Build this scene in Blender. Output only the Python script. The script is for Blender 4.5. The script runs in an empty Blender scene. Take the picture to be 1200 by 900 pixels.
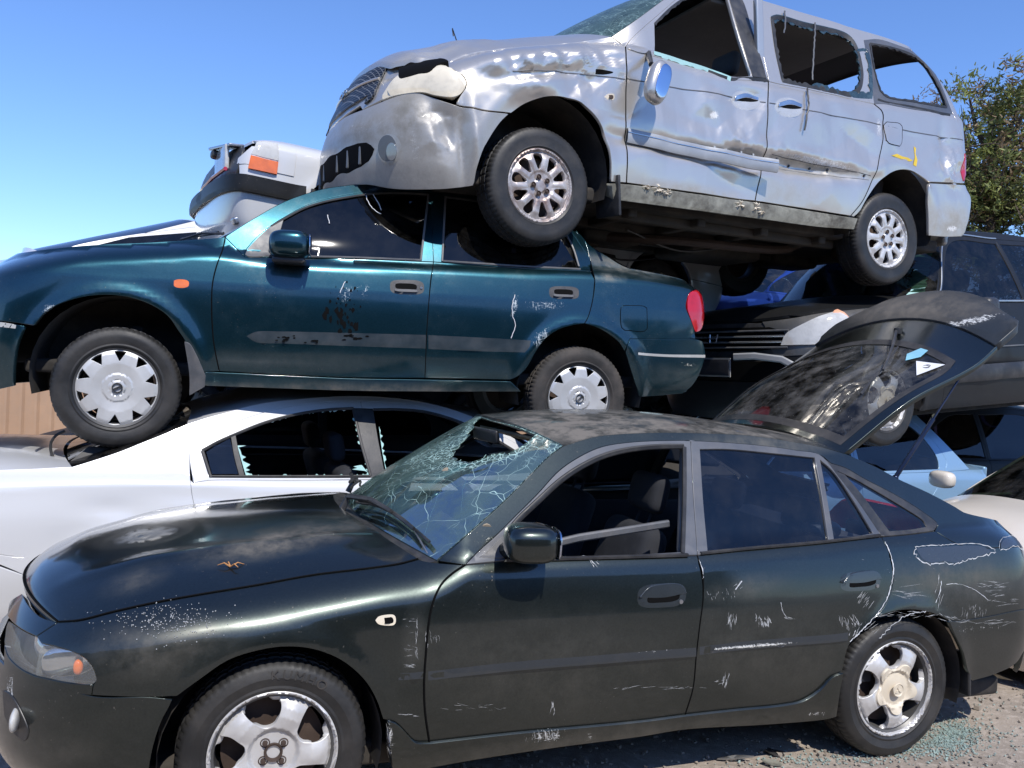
import bpy, math, random
import numpy as np
from mathutils import Vector, Matrix
from mathutils.geometry import delaunay_2d_cdt
random.seed(7)
SC = bpy.context.scene
COL = SC.collection
# ------------------------------------------------------------------ camera
F_PX, CAM_H, CAM_PITCH, CAM_ROLL = 1000.0, 1.644, -0.026, 0.055
def cam_axes():
    cp, sp = math.cos(CAM_PITCH), math.sin(CAM_PITCH)
    f = np.array([0, cp, sp]); u = np.array([0, -sp, cp]); r = np.array([1., 0, 0])
    c, s = math.cos(CAM_ROLL), math.sin(CAM_ROLL)
    return np.array([r * c + u * s, -r * s + u * c, f])
RCAM = cam_axes()
CAMP = np.array([0, 0, CAM_H])
def project(P):
    d = (np.asarray(P, float) - CAMP) @ RCAM.T
    return np.stack([600 + F_PX * d[..., 0] / d[..., 2], 450 - F_PX * d[..., 1] / d[..., 2]], -1)
def px_ray(p):
    p = np.asarray(p, float)
    v = np.stack([(p[..., 0] - 600) / F_PX, (450 - p[..., 1]) / F_PX, np.ones(p.shape[:-1])], -1)
    return v @ RCAM
def at_z(px, py, z):
    d = px_ray([px, py]); t = (z - CAM_H) / d[2]
    return CAMP + d * t
def at_depth(px, py, Y):
    d = px_ray([px, py]); return CAMP + d * (Y / d[1])
def rot(yaw, pit=0, rl=0):
    cy, sy = math.cos(yaw), math.sin(yaw)
    Rz = np.array([[cy, -sy, 0], [sy, cy, 0], [0, 0, 1]])
    c, s = math.cos(pit), math.sin(pit)
    Ry = np.array([[c, 0, -s], [0, 1, 0], [s, 0, c]])
    c, s = math.cos(rl), math.sin(rl)
    Rx = np.array([[1, 0, 0], [0, c, -s], [0, s, c]])
    return Rz @ Ry @ Rx
# ------------------------------------------------------------------ math helpers
class PCH:
    "monotone cubic through (x, y) control points"
    def __init__(s, pts):
        if not hasattr(pts, '__len__'): pts = [(0, pts), (1, pts)]
        s.x = np.array([p[0] for p in pts], float); s.y = np.array([p[1] for p in pts], float)
        h = np.diff(s.x); d = np.diff(s.y) / h; n = len(s.x); m = np.zeros(n)
        if n == 2: m[:] = d[0]
        else:
            for i in range(1, n - 1):
                if d[i - 1] * d[i] > 0:
                    w1 = 2 * h[i] + h[i - 1]; w2 = h[i] + 2 * h[i - 1]
                    m[i] = (w1 + w2) / (w1 / d[i - 1] + w2 / d[i])
            m[0] = d[0]; m[-1] = d[-1]
        s.m = m
    def __call__(s, v):
        v = np.clip(np.asarray(v, float), s.x[0], s.x[-1])
        i = np.clip(np.searchsorted(s.x, v) - 1, 0, len(s.x) - 2)
        h = s.x[i + 1] - s.x[i]; t = (v - s.x[i]) / h
        return ((2*t**3 - 3*t*t + 1) * s.y[i] + (t**3 - 2*t*t + t) * h * s.m[i]
                + (-2*t**3 + 3*t*t) * s.y[i + 1] + (t**3 - t*t) * h * s.m[i + 1])
def spline(pts, step):
    "Catmull-Rom through the points, sampled about every step"
    P = np.array(pts, float)
    if len(P) == 2:
        n = max(1, int(round(np.linalg.norm(P[1] - P[0]) / step)))
        return np.array([P[0] + (P[1] - P[0]) * k / n for k in range(n + 1)])
    E = np.vstack([2 * P[0] - P[1], P, 2 * P[-1] - P[-2]])
    out = [P[0]]
    for i in range(1, len(E) - 2):
        p0, p1, p2, p3 = E[i - 1:i + 3]
        a, b, c = [max(np.linalg.norm(v) ** .5, 1e-6) for v in (p1 - p0, p2 - p1, p3 - p2)]
        m1 = (p2 - p1) + b * b * 0 + b * ((p1 - p0) / a - (p2 - p0) / (a + b)) 
        m2 = (p2 - p1) + b * ((p3 - p2) / c - (p3 - p1) / (b + c))
        n = max(1, int(round(np.linalg.norm(p2 - p1) / step)))
        for k in range(1, n + 1):
            t = k / n
            out.append((2*t**3 - 3*t*t + 1) * p1 + (t**3 - 2*t*t + t) * m1 + (-2*t**3 + 3*t*t) * p2 + (t**3 - t*t) * m2)
    return np.array(out)
def chain(segs, step, close=True):
    "closed outline from a list of smooth pieces; corners where pieces meet"
    out = []
    for i, s in enumerate(segs):
        s = list(s)
        if len(s) == 1: s = s
        d = spline(s, step) if len(s) > 1 else np.array(s, float)
        if out and np.linalg.norm(out[-1] - d[0]) < 1e-6 + step * .2: d = d[1:]
        elif out and np.linalg.norm(out[-1] - d[0]) > step * 1.2:
            out.extend(spline([out[-1], d[0]], step)[1:-1])
        out.extend(list(d))
    if close:
        g = np.linalg.norm(out[-1] - out[0])
        if g < step * .3: out = out[:-1]
        elif g > step * 1.5: out.extend(spline([out[-1], out[0]], step)[1:-1])
    return np.array(out)
def area2(P):
    x, y = P[:, 0], P[:, 1]
    return float(np.sum(x * np.roll(y, -1) - np.roll(x, -1) * y))
def inpoly(pts, poly):
    x, y = pts[:, 0], pts[:, 1]; r = np.zeros(len(pts), bool)
    a = poly; b = np.roll(poly, -1, 0)
    for (x1, y1), (x2, y2) in zip(a, b):
        if y1 == y2: continue
        c = ((y1 > y) != (y2 > y)) & (x < (x2 - x1) * (y - y1) / (y2 - y1) + x1)
        r ^= c
    return r
def polydist(pts, poly):
    a = poly; b = np.roll(poly, -1, 0); best = np.full(len(pts), 1e9)
    for p, q in zip(a, b):
        d = q - p; L = d @ d
        t = np.clip(((pts - p) @ d) / (L + 1e-12), 0, 1)
        best = np.minimum(best, np.linalg.norm(pts - p - t[:, None] * d, axis=1))
    return best
def offset(poly, g):
    "move a closed outline inward (towards its own inside) by g"
    if g == 0: return poly
    s = 1 if area2(poly) > 0 else -1
    d = np.roll(poly, -1, 0) - poly; L = np.linalg.norm(d, axis=1)[:, None] + 1e-9; d = d / L
    n = np.stack([-d[:, 1], d[:, 0]], 1) * s
    m = n + np.roll(n, 1, 0); l = np.linalg.norm(m, axis=1)[:, None] + 1e-6
    m = m / l; c = np.clip((m * n).sum(1)[:, None], .45, 1)
    return poly + m * g / c
def dedup(poly, eps):
    out = [poly[0]]
    for p in poly[1:]:
        if np.linalg.norm(p - out[-1]) > eps: out.append(p)
    if np.linalg.norm(out[0] - out[-1]) < eps: out.pop()
    return np.array(out)
def cdt(poly, holes, res):
    loops = [poly] + list(holes)
    lo, hi = poly.min(0), poly.max(0)
    xs = np.arange(lo[0] + res * .5, hi[0], res); ys = np.arange(lo[1] + res * .43, hi[1], res * .866)
    g = []
    for j, yy in enumerate(ys):
        for xx in xs: g.append((xx + (res * .5 if j % 2 else 0), yy))
    g = np.array(g) if g else np.zeros((0, 2))
    if len(g):
        k = inpoly(g, poly) & (polydist(g, poly) > res * .42)
        for h in holes: k &= ~inpoly(g, h) & (polydist(g, h) > res * .42)
        g = g[k]
    pts = np.vstack(loops + [g]); edges = []; b = 0
    for L in loops:
        n = len(L); edges += [(b + i, b + (i + 1) % n) for i in range(n)]; b += n
    v, e, f, _, _, _ = delaunay_2d_cdt([Vector((float(p[0]), float(p[1]))) for p in pts], edges, [], 0, 1e-6, False)
    V = np.array([[p.x, p.y] for p in v]); Fc = np.array([list(t)[:3] for t in f], int)
    c = V[Fc].mean(1); k = inpoly(c, poly)
    for h in holes: k &= ~inpoly(c, h)
    Fc = Fc[k]
    used = np.unique(Fc); mp = -np.ones(len(V), int); mp[used] = np.arange(len(used))
    V = V[used]; Fc = mp[Fc]
    a = V[Fc]; ar = (a[:, 1, 0] - a[:, 0, 0]) * (a[:, 2, 1] - a[:, 0, 1]) - (a[:, 2, 0] - a[:, 0, 0]) * (a[:, 1, 1] - a[:, 0, 1])
    Fc[ar < 0] = Fc[ar < 0][:, ::-1]
    return V, Fc
def sheet(poly, holes, res, pos, rim=.02, gap=.0015, edge=.0018, bulge=0, bulge_r=.012, off=0., skip=None, ridge=None):
    """fill an outline with triangles, map it by pos(uv)->(P, N) and turn its edges in.
       faces wind counter-clockwise in uv; N must agree with that."""
    eps = min(res * .12, .002)
    poly = dedup(offset(dedup(poly, eps), gap), eps * .5); holes = [dedup(offset(dedup(h, eps), -gap), eps * .5) for h in holes]
    loops_in = []
    V, Fc = cdt(poly, holes, res)
    P, N = pos(V)
    o = np.full(len(V), float(off))
    if bulge:
        d = polydist(V, poly)
        for h in holes: d = np.minimum(d, polydist(V, h))
        t = np.clip(d / bulge_r, 0, 1); o = o + bulge * np.sqrt(np.clip(1 - (1 - t) ** 2, 0, 1))
    P0 = P + N * o[:, None]
    cnt = {}
    for t in Fc:
        for i in range(3):
            a, b = int(t[i]), int(t[(i + 1) % 3]); cnt[(a, b)] = 1
    be = [(a, b) for (a, b) in cnt if (b, a) not in cnt]
    verts = list(P0); nr = list(N); faces = [tuple(int(k) for k in t) for t in Fc]
    if rim > 0 and be:
        if skip is not None: be = [e for e in be if not skip(V[e[0]], V[e[1]])]
        lat = {}
        for a, b in be:
            t = P0[b] - P0[a]; l = np.cross(t, (N[a] + N[b])); l /= (np.linalg.norm(l) + 1e-12)
            for k in (a, b): lat[k] = lat.get(k, 0) + l
        r1 = {}; r2 = {}
        for k, l in lat.items():
            l = l / (np.linalg.norm(l) + 1e-9)
            verts.append(P0[k] + l * edge - N[k] * edge); m = l * .9 + N[k] * .45; nr.append(m / np.linalg.norm(m)); r1[k] = len(verts) - 1
            verts.append(P0[k] + l * edge - N[k] * (rim + o[k])); nr.append(l); r2[k] = len(verts) - 1
        for a, b in be:
            faces.append((b, a, r1[a], r1[b])); faces.append((r1[b], r1[a], r2[a], r2[b]))
    return np.array(verts), faces, np.array(nr), V
# ------------------------------------------------------------------ objects
def tag(o, label=None, cat=None, group=None, kind=None):
    if label: o['label'] = label
    if cat: o['category'] = cat
    if group: o['group'] = group
    if kind: o['kind'] = kind
    return o
def mk(name, verts, faces, mat, parent=None, normals=None, smooth=True, attrs=None, fmat=None):
    me = bpy.data.meshes.new(name)
    me.from_pydata([tuple(map(float, v)) for v in verts], [], [tuple(int(i) for i in f) for f in faces])
    mats = mat if isinstance(mat, (list, tuple)) else [mat]
    for m in mats: me.materials.append(m)
    if smooth: me.polygons.foreach_set('use_smooth', [True] * len(me.polygons))
    if fmat is not None: me.polygons.foreach_set('material_index', [int(i) for i in fmat])
    if attrs:
        for k, v in attrs.items():
            a = me.attributes.new(k, 'FLOAT', 'POINT'); a.data.foreach_set('value', np.asarray(v, float))
    if normals is not None:
        me.normals_split_custom_set_from_vertices([tuple(map(float, n)) for n in normals])
    me.update()
    o = bpy.data.objects.new(name, me); COL.objects.link(o)
    if parent is not None: o.parent = parent
    return o
def flip(verts, faces, normals=None):
    m = np.array([1, -1, 1.]); n = None if normals is None else normals * m
    return np.asarray(verts) * m, [tuple(reversed(f)) for f in faces], n
class MB:
    "collects primitive shapes into one mesh"
    def __init__(s): s.v = []; s.f = []
    def add(s, v, f):
        b = len(s.v); s.v.extend([tuple(map(float, p)) for p in v]); s.f.extend([tuple(b + i for i in q) for q in f]); return s
    def box(s, c, d, R=None, bev=.0, taper=(1, 1)):
        c = np.array(c, float); d = np.array(d, float) / 2
        R = np.eye(3) if R is None else np.asarray(R)
        if bev <= 0:
            v = [np.array([x * d[0] * (taper[0] if z > 0 else 1), y * d[1] * (taper[1] if z > 0 else 1), z * d[2]]) @ R.T + c
                 for z in (-1, 1) for x, y in ((-1, -1), (1, -1), (1, 1), (-1, 1))]
            return s.add(v, [(3, 2, 1, 0), (4, 5, 6, 7), (0, 1, 5, 4), (1, 2, 6, 5), (2, 3, 7, 6), (3, 0, 4, 7)])
        bev = min(bev, d.min() * .98); n = 4
        # rounded box from a subdivided sphere-cube
        k = 2 * n; vs = {}; V = []; Fs = []
        def key(a):
            a = tuple(a)
            if a not in vs:
                p = np.array([(t / n - 1) for t in a], float)
                q = np.sign(p) * 0
                inner = d - bev
                e = np.array([ (1 if t == k else -1 if t == 0 else (t / n - 1)) for t in a], float)
                # corner rounding: use end cells for the curve
                u = np.array([np.clip((abs(x) - .5) * 2, 0, 1) * np.sign(x) for x in p])
                base = np.array([np.clip(abs(x) * 2, 0, 1) * np.sign(x) for x in p]) * inner
                L = np.linalg.norm(u); m = np.abs(u).max()
                uu = u / L * m if L > 1e-9 else u
                w = base + uu * bev
                w = w * np.array([taper[0] if 0 else 1 + (taper[0] - 1) * (w[2] / d[2] + 1) / 2, 1 + (taper[1] - 1) * (w[2] / d[2] + 1) / 2, 1])
                vs[a] = len(V); V.append(w @ R.T + c)
            return vs[a]
        for ax in range(3):
            o = [i for i in range(3) if i != ax]
            for side in (0, k):
                for i in range(k):
                    for j in range(k):
                        q = []
                        for di, dj in ((0, 0), (1, 0), (1, 1), (0, 1)):
                            a = [0, 0, 0]; a[ax] = side; a[o[0]] = i + di; a[o[1]] = j + dj; q.append(key(a))
                        flipq = (side == k) == (ax == 1)
                        Fs.append(tuple(reversed(q)) if flipq else tuple(q))
        return s.add(V, Fs)
    def tube(s, pts, r, n=10, cap=True):
        P = [np.array(p, float) for p in pts]; rr = r if hasattr(r, '__len__') else [r] * len(P)
        V = []; Fs = []; up = None
        for i, p in enumerate(P):
            t = P[min(i + 1, len(P) - 1)] - P[max(i - 1, 0)]; t /= (np.linalg.norm(t) + 1e-12)
            if up is None: up = np.array([0, 0, 1.]) if abs(t[2]) < .9 else np.array([1., 0, 0])
            a = np.cross(t, up); a /= (np.linalg.norm(a) + 1e-12); b = np.cross(a, t); up = b
            for k in range(n):
                w = 2 * math.pi * k / n; V.append(p + (a * math.cos(w) + b * math.sin(w)) * rr[i])
        for i in range(len(P) - 1):
            for k in range(n):
                Fs.append((i * n + k, i * n + (k + 1) % n, (i + 1) * n + (k + 1) % n, (i + 1) * n + k))
        if cap: Fs.append(tuple(range(n - 1, -1, -1))); Fs.append(tuple((len(P) - 1) * n + k for k in range(n)))
        return s.add(V, Fs)
    def lathe(s, prof, c=(0, 0, 0), axis='y', n=48, close=False, a0=0, a1=None):
        "profile of (radius, along-axis)"
        V = []; Fs = []; full = a1 is None; m = n if full else n + 1
        for i in range(m):
            w = 2 * math.pi * i / n if full else a0 + (a1 - a0) * i / n
            for r, h in prof:
                p = (r * math.cos(w), h, r * math.sin(w)) if axis == 'y' else (h, r * math.cos(w), r * math.sin(w)) if axis == 'x' else (r * math.cos(w), r * math.sin(w), h)
                V.append(np.array(p) + np.array(c))
        L = len(prof)
        for i in range(n):
            j = (i + 1) % m
            for k in range(L - 1): Fs.append((i * L + k, i * L + k + 1, j * L + k + 1, j * L + k))
        return s.add(V, Fs)
    def blob(s, c, d, e=2.5, n=16, R=None):
        "superellipsoid"
        R = np.eye(3) if R is None else np.asarray(R); V = []; Fs = []
        sg = lambda t, p: math.copysign(abs(t) ** p, t)
        for i in range(n + 1):
            a = -math.pi / 2 + math.pi * i / n
            for k in range(2 * n):
                b = math.pi * k / n
                V.append(np.array([sg(math.cos(a), 2/e) * sg(math.cos(b), 2/e) * d[0]/2, sg(math.cos(a), 2/e) * sg(math.sin(b), 2/e) * d[1]/2, sg(math.sin(a), 2/e) * d[2]/2]) @ R.T + np.array(c))
        for i in range(n):
            for k in range(2 * n):
                k2 = (k + 1) % (2 * n); Fs.append((i*2*n + k, i*2*n + k2, (i+1)*2*n + k2, (i+1)*2*n + k))
        return s.add(V, Fs)
    def grid(s, rows):
        b = len(rows[0]); V = [p for r in rows for p in r]
        return s.add(V, [(i*b + k, i*b + k + 1, (i+1)*b + k + 1, (i+1)*b + k) for i in range(len(rows) - 1) for k in range(b - 1)])
    def prism(s, poly, y0, y1):
        "outline in (x, z) pushed from y0 to y1"
        n = len(poly); V = [(p[0], y0, p[1]) for p in poly] + [(p[0], y1, p[1]) for p in poly]
        return s.add(V, [tuple(range(n)), tuple(range(2*n - 1, n - 1, -1))] + [(i, i + n, (i + 1) % n + n, (i + 1) % n) for i in range(n)])
    def build(s, name, mat, parent=None, smooth=True, sharp=35):
        o = mk(name, s.v, s.f, mat, parent, smooth=smooth)
        bm_fix(o.data)
        if smooth and sharp: auto_smooth(o.data, sharp)
        return o
def bm_fix(me):
    import bmesh
    bm = bmesh.new(); bm.from_mesh(me); bmesh.ops.remove_doubles(bm, verts=bm.verts, dist=1e-5)
    bmesh.ops.recalc_face_normals(bm, faces=bm.faces); bm.to_mesh(me); bm.free()
def auto_smooth(me, deg):
    import bmesh
    bm = bmesh.new(); bm.from_mesh(me); lim = math.radians(deg)
    for e in bm.edges:
        if len(e.link_faces) == 2 and e.calc_face_angle(0) > lim: e.smooth = False
    bm.to_mesh(me); bm.free()
def facet(x, z, f, seed):
    "piecewise flat noise: straight creases between random heights on a triangular lattice, -1..1"
    u = x * f + .35 * np.sin(z * f * .9 + seed); v = z * f + .35 * np.sin(x * f * .8 + seed * 1.7)
    s_ = (u + v) * .366025; i = np.floor(u + s_); j = np.floor(v + s_); a = u + s_ - i; b = v + s_ - j
    h = lambda p, q: (lambda t: (t - np.floor(t)) * 2 - 1)(np.sin(p * 127.1 + q * 311.7 + seed * 74.7) * 43758.5453)
    h00, h11, h10, h01 = h(i, j), h(i + 1, j + 1), h(i + 1, j), h(i, j + 1)
    return np.where(a > b, h00 * (1 - a) + h10 * (a - b) + h11 * b, h00 * (1 - b) + h01 * (b - a) + h11 * a)
def crumple(seed, x0, z0, sx, sz, amp, scale=9., n=5):
    "sharp-folded dents inside a soft window around (x0, z0)"
    f = scale * .22
    def g(x, z):
        w = np.exp(-(((x - x0) / sx) ** 2 + ((z - z0) / sz) ** 2) ** 1.5)
        return amp * w * (facet(x * .8, z, f, seed) * .75 + facet(z * .7 + 3, x, f * 2.1, seed + 5) * .25)
    return g
def dent(x0, z0, sx, sz, amp, ang=0.):
    c, s_ = math.cos(ang), math.sin(ang)
    def f(x, z):
        a = ((x - x0) * c + (z - z0) * s_) / sx; b = (-(x - x0) * s_ + (z - z0) * c) / sz
        return -amp * np.exp(-(a * a + b * b))
    return f
# ------------------------------------------------------------------ car shell
class Car:
    def __init__(s, name, label, cat, group, pose, prof):
        s.pose = pose; X, Y, Z, yaw, pit, rl = pose
        s.R = rot(yaw, pit, rl); s.T = np.array([X, Y, Z])
        M = Matrix([list(s.R[i]) + [s.T[i]] for i in range(3)] + [[0, 0, 0, 1]])
        s.root = bpy.data.objects.new(name, None); COL.objects.link(s.root)
        s.root.matrix_world = M; s.root.empty_display_size = .2
        tag(s.root, label, cat, group)
        g = lambda k, d: PCH(prof.get(k, d))
        s.xn = g('xn', -.9); s.Ln = prof.get('Ln', .5); s.pn = prof.get('pn', 2.3)
        s.xt = g('xt', 3.6); s.Lt = prof.get('Lt', .35); s.pt = prof.get('pt', 2.6)
        s.wz = g('wz', .85); s.wx = g('wx', 1.0); s.zs = g('zs', .95)
        s.rw = g('rw', .05); s.rz = g('rz', .08); s.lean = g('lean', .42); s.lc = prof.get('lc', .3)
        s.flares = prof.get('flares', []); s.bumps = prof.get('bumps', [])
        s.Lq = prof.get('Lq', .95); s.Lq2 = prof.get('Lq2', .9); s.rexp = prof.get('rexp', 2.2)
    def Y(s, x, z, fine=True):
        x = np.asarray(x, float); z = np.asarray(z, float)
        zs = s.zs(x); zb = np.minimum(z, zs); rz = s.rz(x)
        w = s.wz(zb) * s.wx(x)
        u = np.clip((zb - (zs - rz)) / rz, 0, 1); w = w - s.rw(x) * u ** s.rexp
        h = np.maximum(z - zs, 0); w = w - s.lean(x) * h - s.lc * h * h
        for cx, cz, Rr, hh, sg in s.flares:
            r = np.hypot(x - cx, z - cz); w = w + hh * np.exp(-((r - Rr) / sg) ** 2) * (z < cz + Rr + 3 * sg)
        for b in (s.bumps if fine else ()): w = w + b(x, z)
        xn = s.xn(z); un = np.clip((x - xn) / s.Ln, 0, 1)
        w = w * np.clip(1 - (1 - un) ** s.pn, 0, 1) ** (1 / s.pn)
        xt = s.xt(z); ut = np.clip((xt - x) / s.Lt, 0, 1)
        w = w * np.clip(1 - (1 - ut) ** s.pt, 0, 1) ** (1 / s.pt)
        return w
    def qx(s, q, z):
        "surface coordinate q -> x (q runs from the nose centre to the tail centre)"
        xn = s.xn(z); xt = s.xt(z); q2 = s.Lq + (xt - s.Lt - xn - s.Ln)
        th = np.clip(q / s.Lq, 0, 1) * math.pi / 2
        xa = xn + s.Ln * (1 - np.cos(th) ** (2 / s.pn))
        xb = xn + s.Ln + (q - s.Lq)
        t2 = np.clip((q - q2) / s.Lq2, 0, 1) * math.pi / 2
        xc = xt - s.Lt + s.Lt * np.sin(t2) ** (2 / s.pt)
        return np.where(q < s.Lq, xa, np.where(q < q2, xb, xc))
    def xq(s, x, z):
        xn = s.xn(z); xt = s.xt(z); q2 = s.Lq + (xt - s.Lt - xn - s.Ln)
        un = np.clip((x - xn) / s.Ln, 0, 1); th = np.arccos(np.clip((1 - un) ** (s.pn / 2), 0, 1))
        qa = th / (math.pi / 2) * s.Lq; qb = s.Lq + x - xn - s.Ln
        v = np.clip((x - (xt - s.Lt)) / s.Lt, 0, 1); t2 = np.arcsin(np.clip(v ** (s.pt / 2), 0, 1))
        qc = q2 + t2 / (math.pi / 2) * s.Lq2
        return np.where(x < xn + s.Ln, qa, np.where(x < xt - s.Lt, qb, qc))
    def P(s, V):
        q, z = V[:, 0], V[:, 1]; x = s.qx(q, z); return np.stack([x, -s.Y(x, z), z], 1)
    def pos(s, V):
        e = .004
        qlo = np.maximum(V[:, 0] - e, 0); qhi = V[:, 0] + e
        P = s.P(V)
        du = s.P(np.stack([qhi, V[:, 1]], 1)) - s.P(np.stack([qlo, V[:, 1]], 1))
        dv = s.P(np.stack([V[:, 0], V[:, 1] + e], 1)) - s.P(np.stack([V[:, 0], V[:, 1] - e], 1))
        N = np.cross(du, dv); L = np.linalg.norm(N, axis=1)[:, None]
        bad = (L[:, 0] < 1e-12); N = N / (L + 1e-15); N[bad] = (0, -1, 0)
        c = V[:, 0] < 1e-4
        if c.any(): N[c, 1] = 0; N[c] /= np.linalg.norm(N[c], axis=1)[:, None] + 1e-9
        return P, N
    def to_local(s, W): return (np.asarray(W) - s.T) @ s.R
    def to_world(s, L): return np.asarray(L) @ s.R.T + s.T
    def lray(s, p): return s.to_local(CAMP), px_ray(p) @ s.R
    def cast(s, pts):
        "photo point -> (x, z) where its line of sight meets the side of the shell"
        pts = np.atleast_2d(np.array(pts, float)); o, d = s.lray(pts)
        t0 = (-1.15 - o[1]) / d[:, 1]; t1 = (0.02 - o[1]) / d[:, 1]
        n = 56; best = np.full(len(pts), 1e9); bt = t0.copy(); hit = np.full(len(pts), -1.0); prev = t0.copy(); pg = None
        lo = t0.copy(); hi = t0.copy()
        for i in range(n + 1):
            t = t0 + (t1 - t0) * i / n; Pt = o + d * t[:, None]
            g = -Pt[:, 1] - s.Y(Pt[:, 0], Pt[:, 2], False)
            ins = (Pt[:, 0] < s.xn(Pt[:, 2])) | (Pt[:, 0] > s.xt(Pt[:, 2]))
            g2 = np.where(ins, 1e3, np.abs(g))
            m = g2 < best; best = np.where(m, g2, best); bt = np.where(m, t, bt)
            if pg is not None:
                h = (hit < 0) & (pg > 0) & (g <= 0) & ~ins
                hit = np.where(h, 1, hit); lo = np.where(h, prev, lo); hi = np.where(h, t, hi)
            prev = t; pg = g
        for _ in range(16):
            mid = (lo + hi) / 2; Pt = o + d * mid[:, None]; g = -Pt[:, 1] - s.Y(Pt[:, 0], Pt[:, 2], False)
            lo = np.where(g > 0, mid, lo); hi = np.where(g > 0, hi, mid)
        t = np.where(hit > 0, hi, bt); Pt = o + d * t[:, None]
        return Pt[:, [0, 2]]
    def cast3(s, pts):
        xz = s.cast(pts); V = np.stack([s.xq(xz[:, 0], xz[:, 1]), xz[:, 1]], 1); return s.P(V)
    def onplane(s, p, y):
        o, d = s.lray(p); t = (y - o[1]) / d[1]; return o + d * t
    def uv(s, segs, step=5., space='px'):
        if space == 'mix':
            out = []
            for g in segs:
                if g[0] == 'xz':
                    xz = spline(g[1], .03)
                else: xz = s.cast(spline(g, step))
                u = np.stack([s.xq(xz[:, 0], xz[:, 1]), xz[:, 1]], 1)
                if out and np.linalg.norm(out[-1] - u[0]) < .015: u = u[1:]
                elif out and np.linalg.norm(out[-1] - u[0]) > .05: out.extend(spline([out[-1], u[0]], .03)[1:-1])
                out.extend(list(u))
            if np.linalg.norm(out[-1] - out[0]) < .015: out = out[:-1]
            elif np.linalg.norm(out[-1] - out[0]) > .05: out.extend(spline([out[-1], out[0]], .03)[1:-1])
            return np.array(out)
        if space == 'px':
            L = chain(segs, step); xz = s.cast(L)
        else: xz = chain(segs, step if step < 1 else .03)
        return np.stack([s.xq(xz[:, 0], xz[:, 1]), xz[:, 1]], 1)
    def panel(s, name, mat, segs, parent=None, space='px', step=5., holes=(), hspace=None, res=.04, rim=.02, gap=.0026, edge=.002,
              bulge=0, bulge_r=.012, off=0., mirror=None, paint=None, join=False, center=None, label=None):
        poly = s.uv(segs, step, space); H = [s.uv(h, step, hspace or space) for h in holes]
        if center is not None:   # snap to the centreline
            poly[:, 0] = np.where(poly[:, 0] < center, 0, poly[:, 0])
        skip = (lambda a, b: a[0] < gap * 1.5 and b[0] < gap * 1.5) if join else None
        if area2(poly) < 0: poly = poly[::-1]
        H = [h[::-1] if area2(h) > 0 else h for h in H]
        def pos(V):
            if join: V = V.copy(); V[:, 0] = np.where(V[:, 0] < gap * 1.5, 0, V[:, 0])
            return s.pos(V)
        v, f, n, V = sheet(poly, H, res, pos, rim, gap, edge, bulge, bulge_r, off, skip)
        if join:
            v2, f2, n2 = flip(v, f, n); b = len(v); f = f + [tuple(i + b for i in q) for q in f2]; v = np.vstack([v, v2]); n = np.vstack([n, n2])
        at = s.attrs(v, paint)
        ob = mk(name, v, f, mat, parent or s.root, normals=n, attrs=at)
        if label: ob['label'] = label
        if mirror:
            v2, f2, n2 = flip(v, f, n)
            mk(name, v2, f2, mat, (mirror if not isinstance(mirror, bool) else (parent or s.root)), normals=n2, attrs={k: np.zeros(len(v2)) for k in at})
        return ob
    def attrs(s, v, paint):
        at = {'scuff': np.zeros(len(v)), 'dust': np.zeros(len(v))}
        if paint:
            px = project(s.to_world(v))
            for kind, cx, cy, rx, ry, ang, amt in paint:
                c, sn = math.cos(math.radians(ang)), math.sin(math.radians(ang))
                dx, dy = px[:, 0] - cx, px[:, 1] - cy
                a = (dx * c + dy * sn) / rx; b = (-dx * sn + dy * c) / ry
                at[kind] = np.maximum(at[kind], amt * np.clip(1.4 - (a * a + b * b) ** .5, 0, 1))
        return at
    def ribs(s, name, mat, E, C, parent=None, nu=24, k=2.0, ns=None, mirror_pts=True, bulgefn=None, rim=.015, label=None, paint=None, a=2.0, res=None):
        """surface stretched from the left edge line E over the centre line C to the mirrored right edge"""
        E = resample(E, ns or 30); C = resample(C, ns or 30)
        rows = []
        for e, c in zip(E, C):
            r = []
            for i in range(-nu, nu + 1):
                u = i / nu; r.append([c[0] + (e[0] - c[0]) * abs(u) ** a, -abs(e[1]) * -u * 1.0, c[2] + (e[2] - c[2]) * abs(u) ** k])
            rows.append(r)
        A = np.array(rows)
        if bulgefn is not None: A[..., 2] += bulgefn(A[..., 0], A[..., 1])
        n0, n1 = A.shape[:2]
        V = A.reshape(-1, 3); Fs = [(i*n1 + j, (i+1)*n1 + j, (i+1)*n1 + j + 1, i*n1 + j + 1) for i in range(n0 - 1) for j in range(n1 - 1)]
        p = V[list(Fs[len(Fs)//2])]; nn = np.cross(p[1] - p[0], p[3] - p[0])
        if nn[2] < 0: Fs = [tuple(reversed(f)) for f in Fs]
        if rim > 0:
            loop = [j for j in range(n1)] + [i*n1 + n1 - 1 for i in range(1, n0)] + [(n0-1)*n1 + j for j in range(n1 - 2, -1, -1)] + [i*n1 for i in range(n0 - 2, 0, -1)]
            b = len(V); cen = V.mean(0); ex = []
            for q in loop:
                ex.append(V[q] + np.array([0, 0, -rim]))
            V = np.vstack([V, ex]); L = len(loop); sgn = nn[2] < 0
            for i in range(L):
                q = (loop[i], loop[(i+1) % L], b + (i+1) % L, b + i)
                Fs.append(q)
        at = s.attrs(V, paint)
        o = mk(name, V, Fs, mat, parent or s.root, attrs=at)
        import bmesh
        bm = bmesh.new(); bm.from_mesh(o.data); bm.normal_update()
        lim = math.radians(50)
        for e in bm.edges:
            if len(e.link_faces) == 2 and e.calc_face_angle(0) > lim: e.smooth = False
        bmesh.ops.recalc_face_normals(bm, faces=bm.faces)
        bm.normal_update(); m = [f for f in bm.faces if abs(f.normal.z) > .3]
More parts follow.
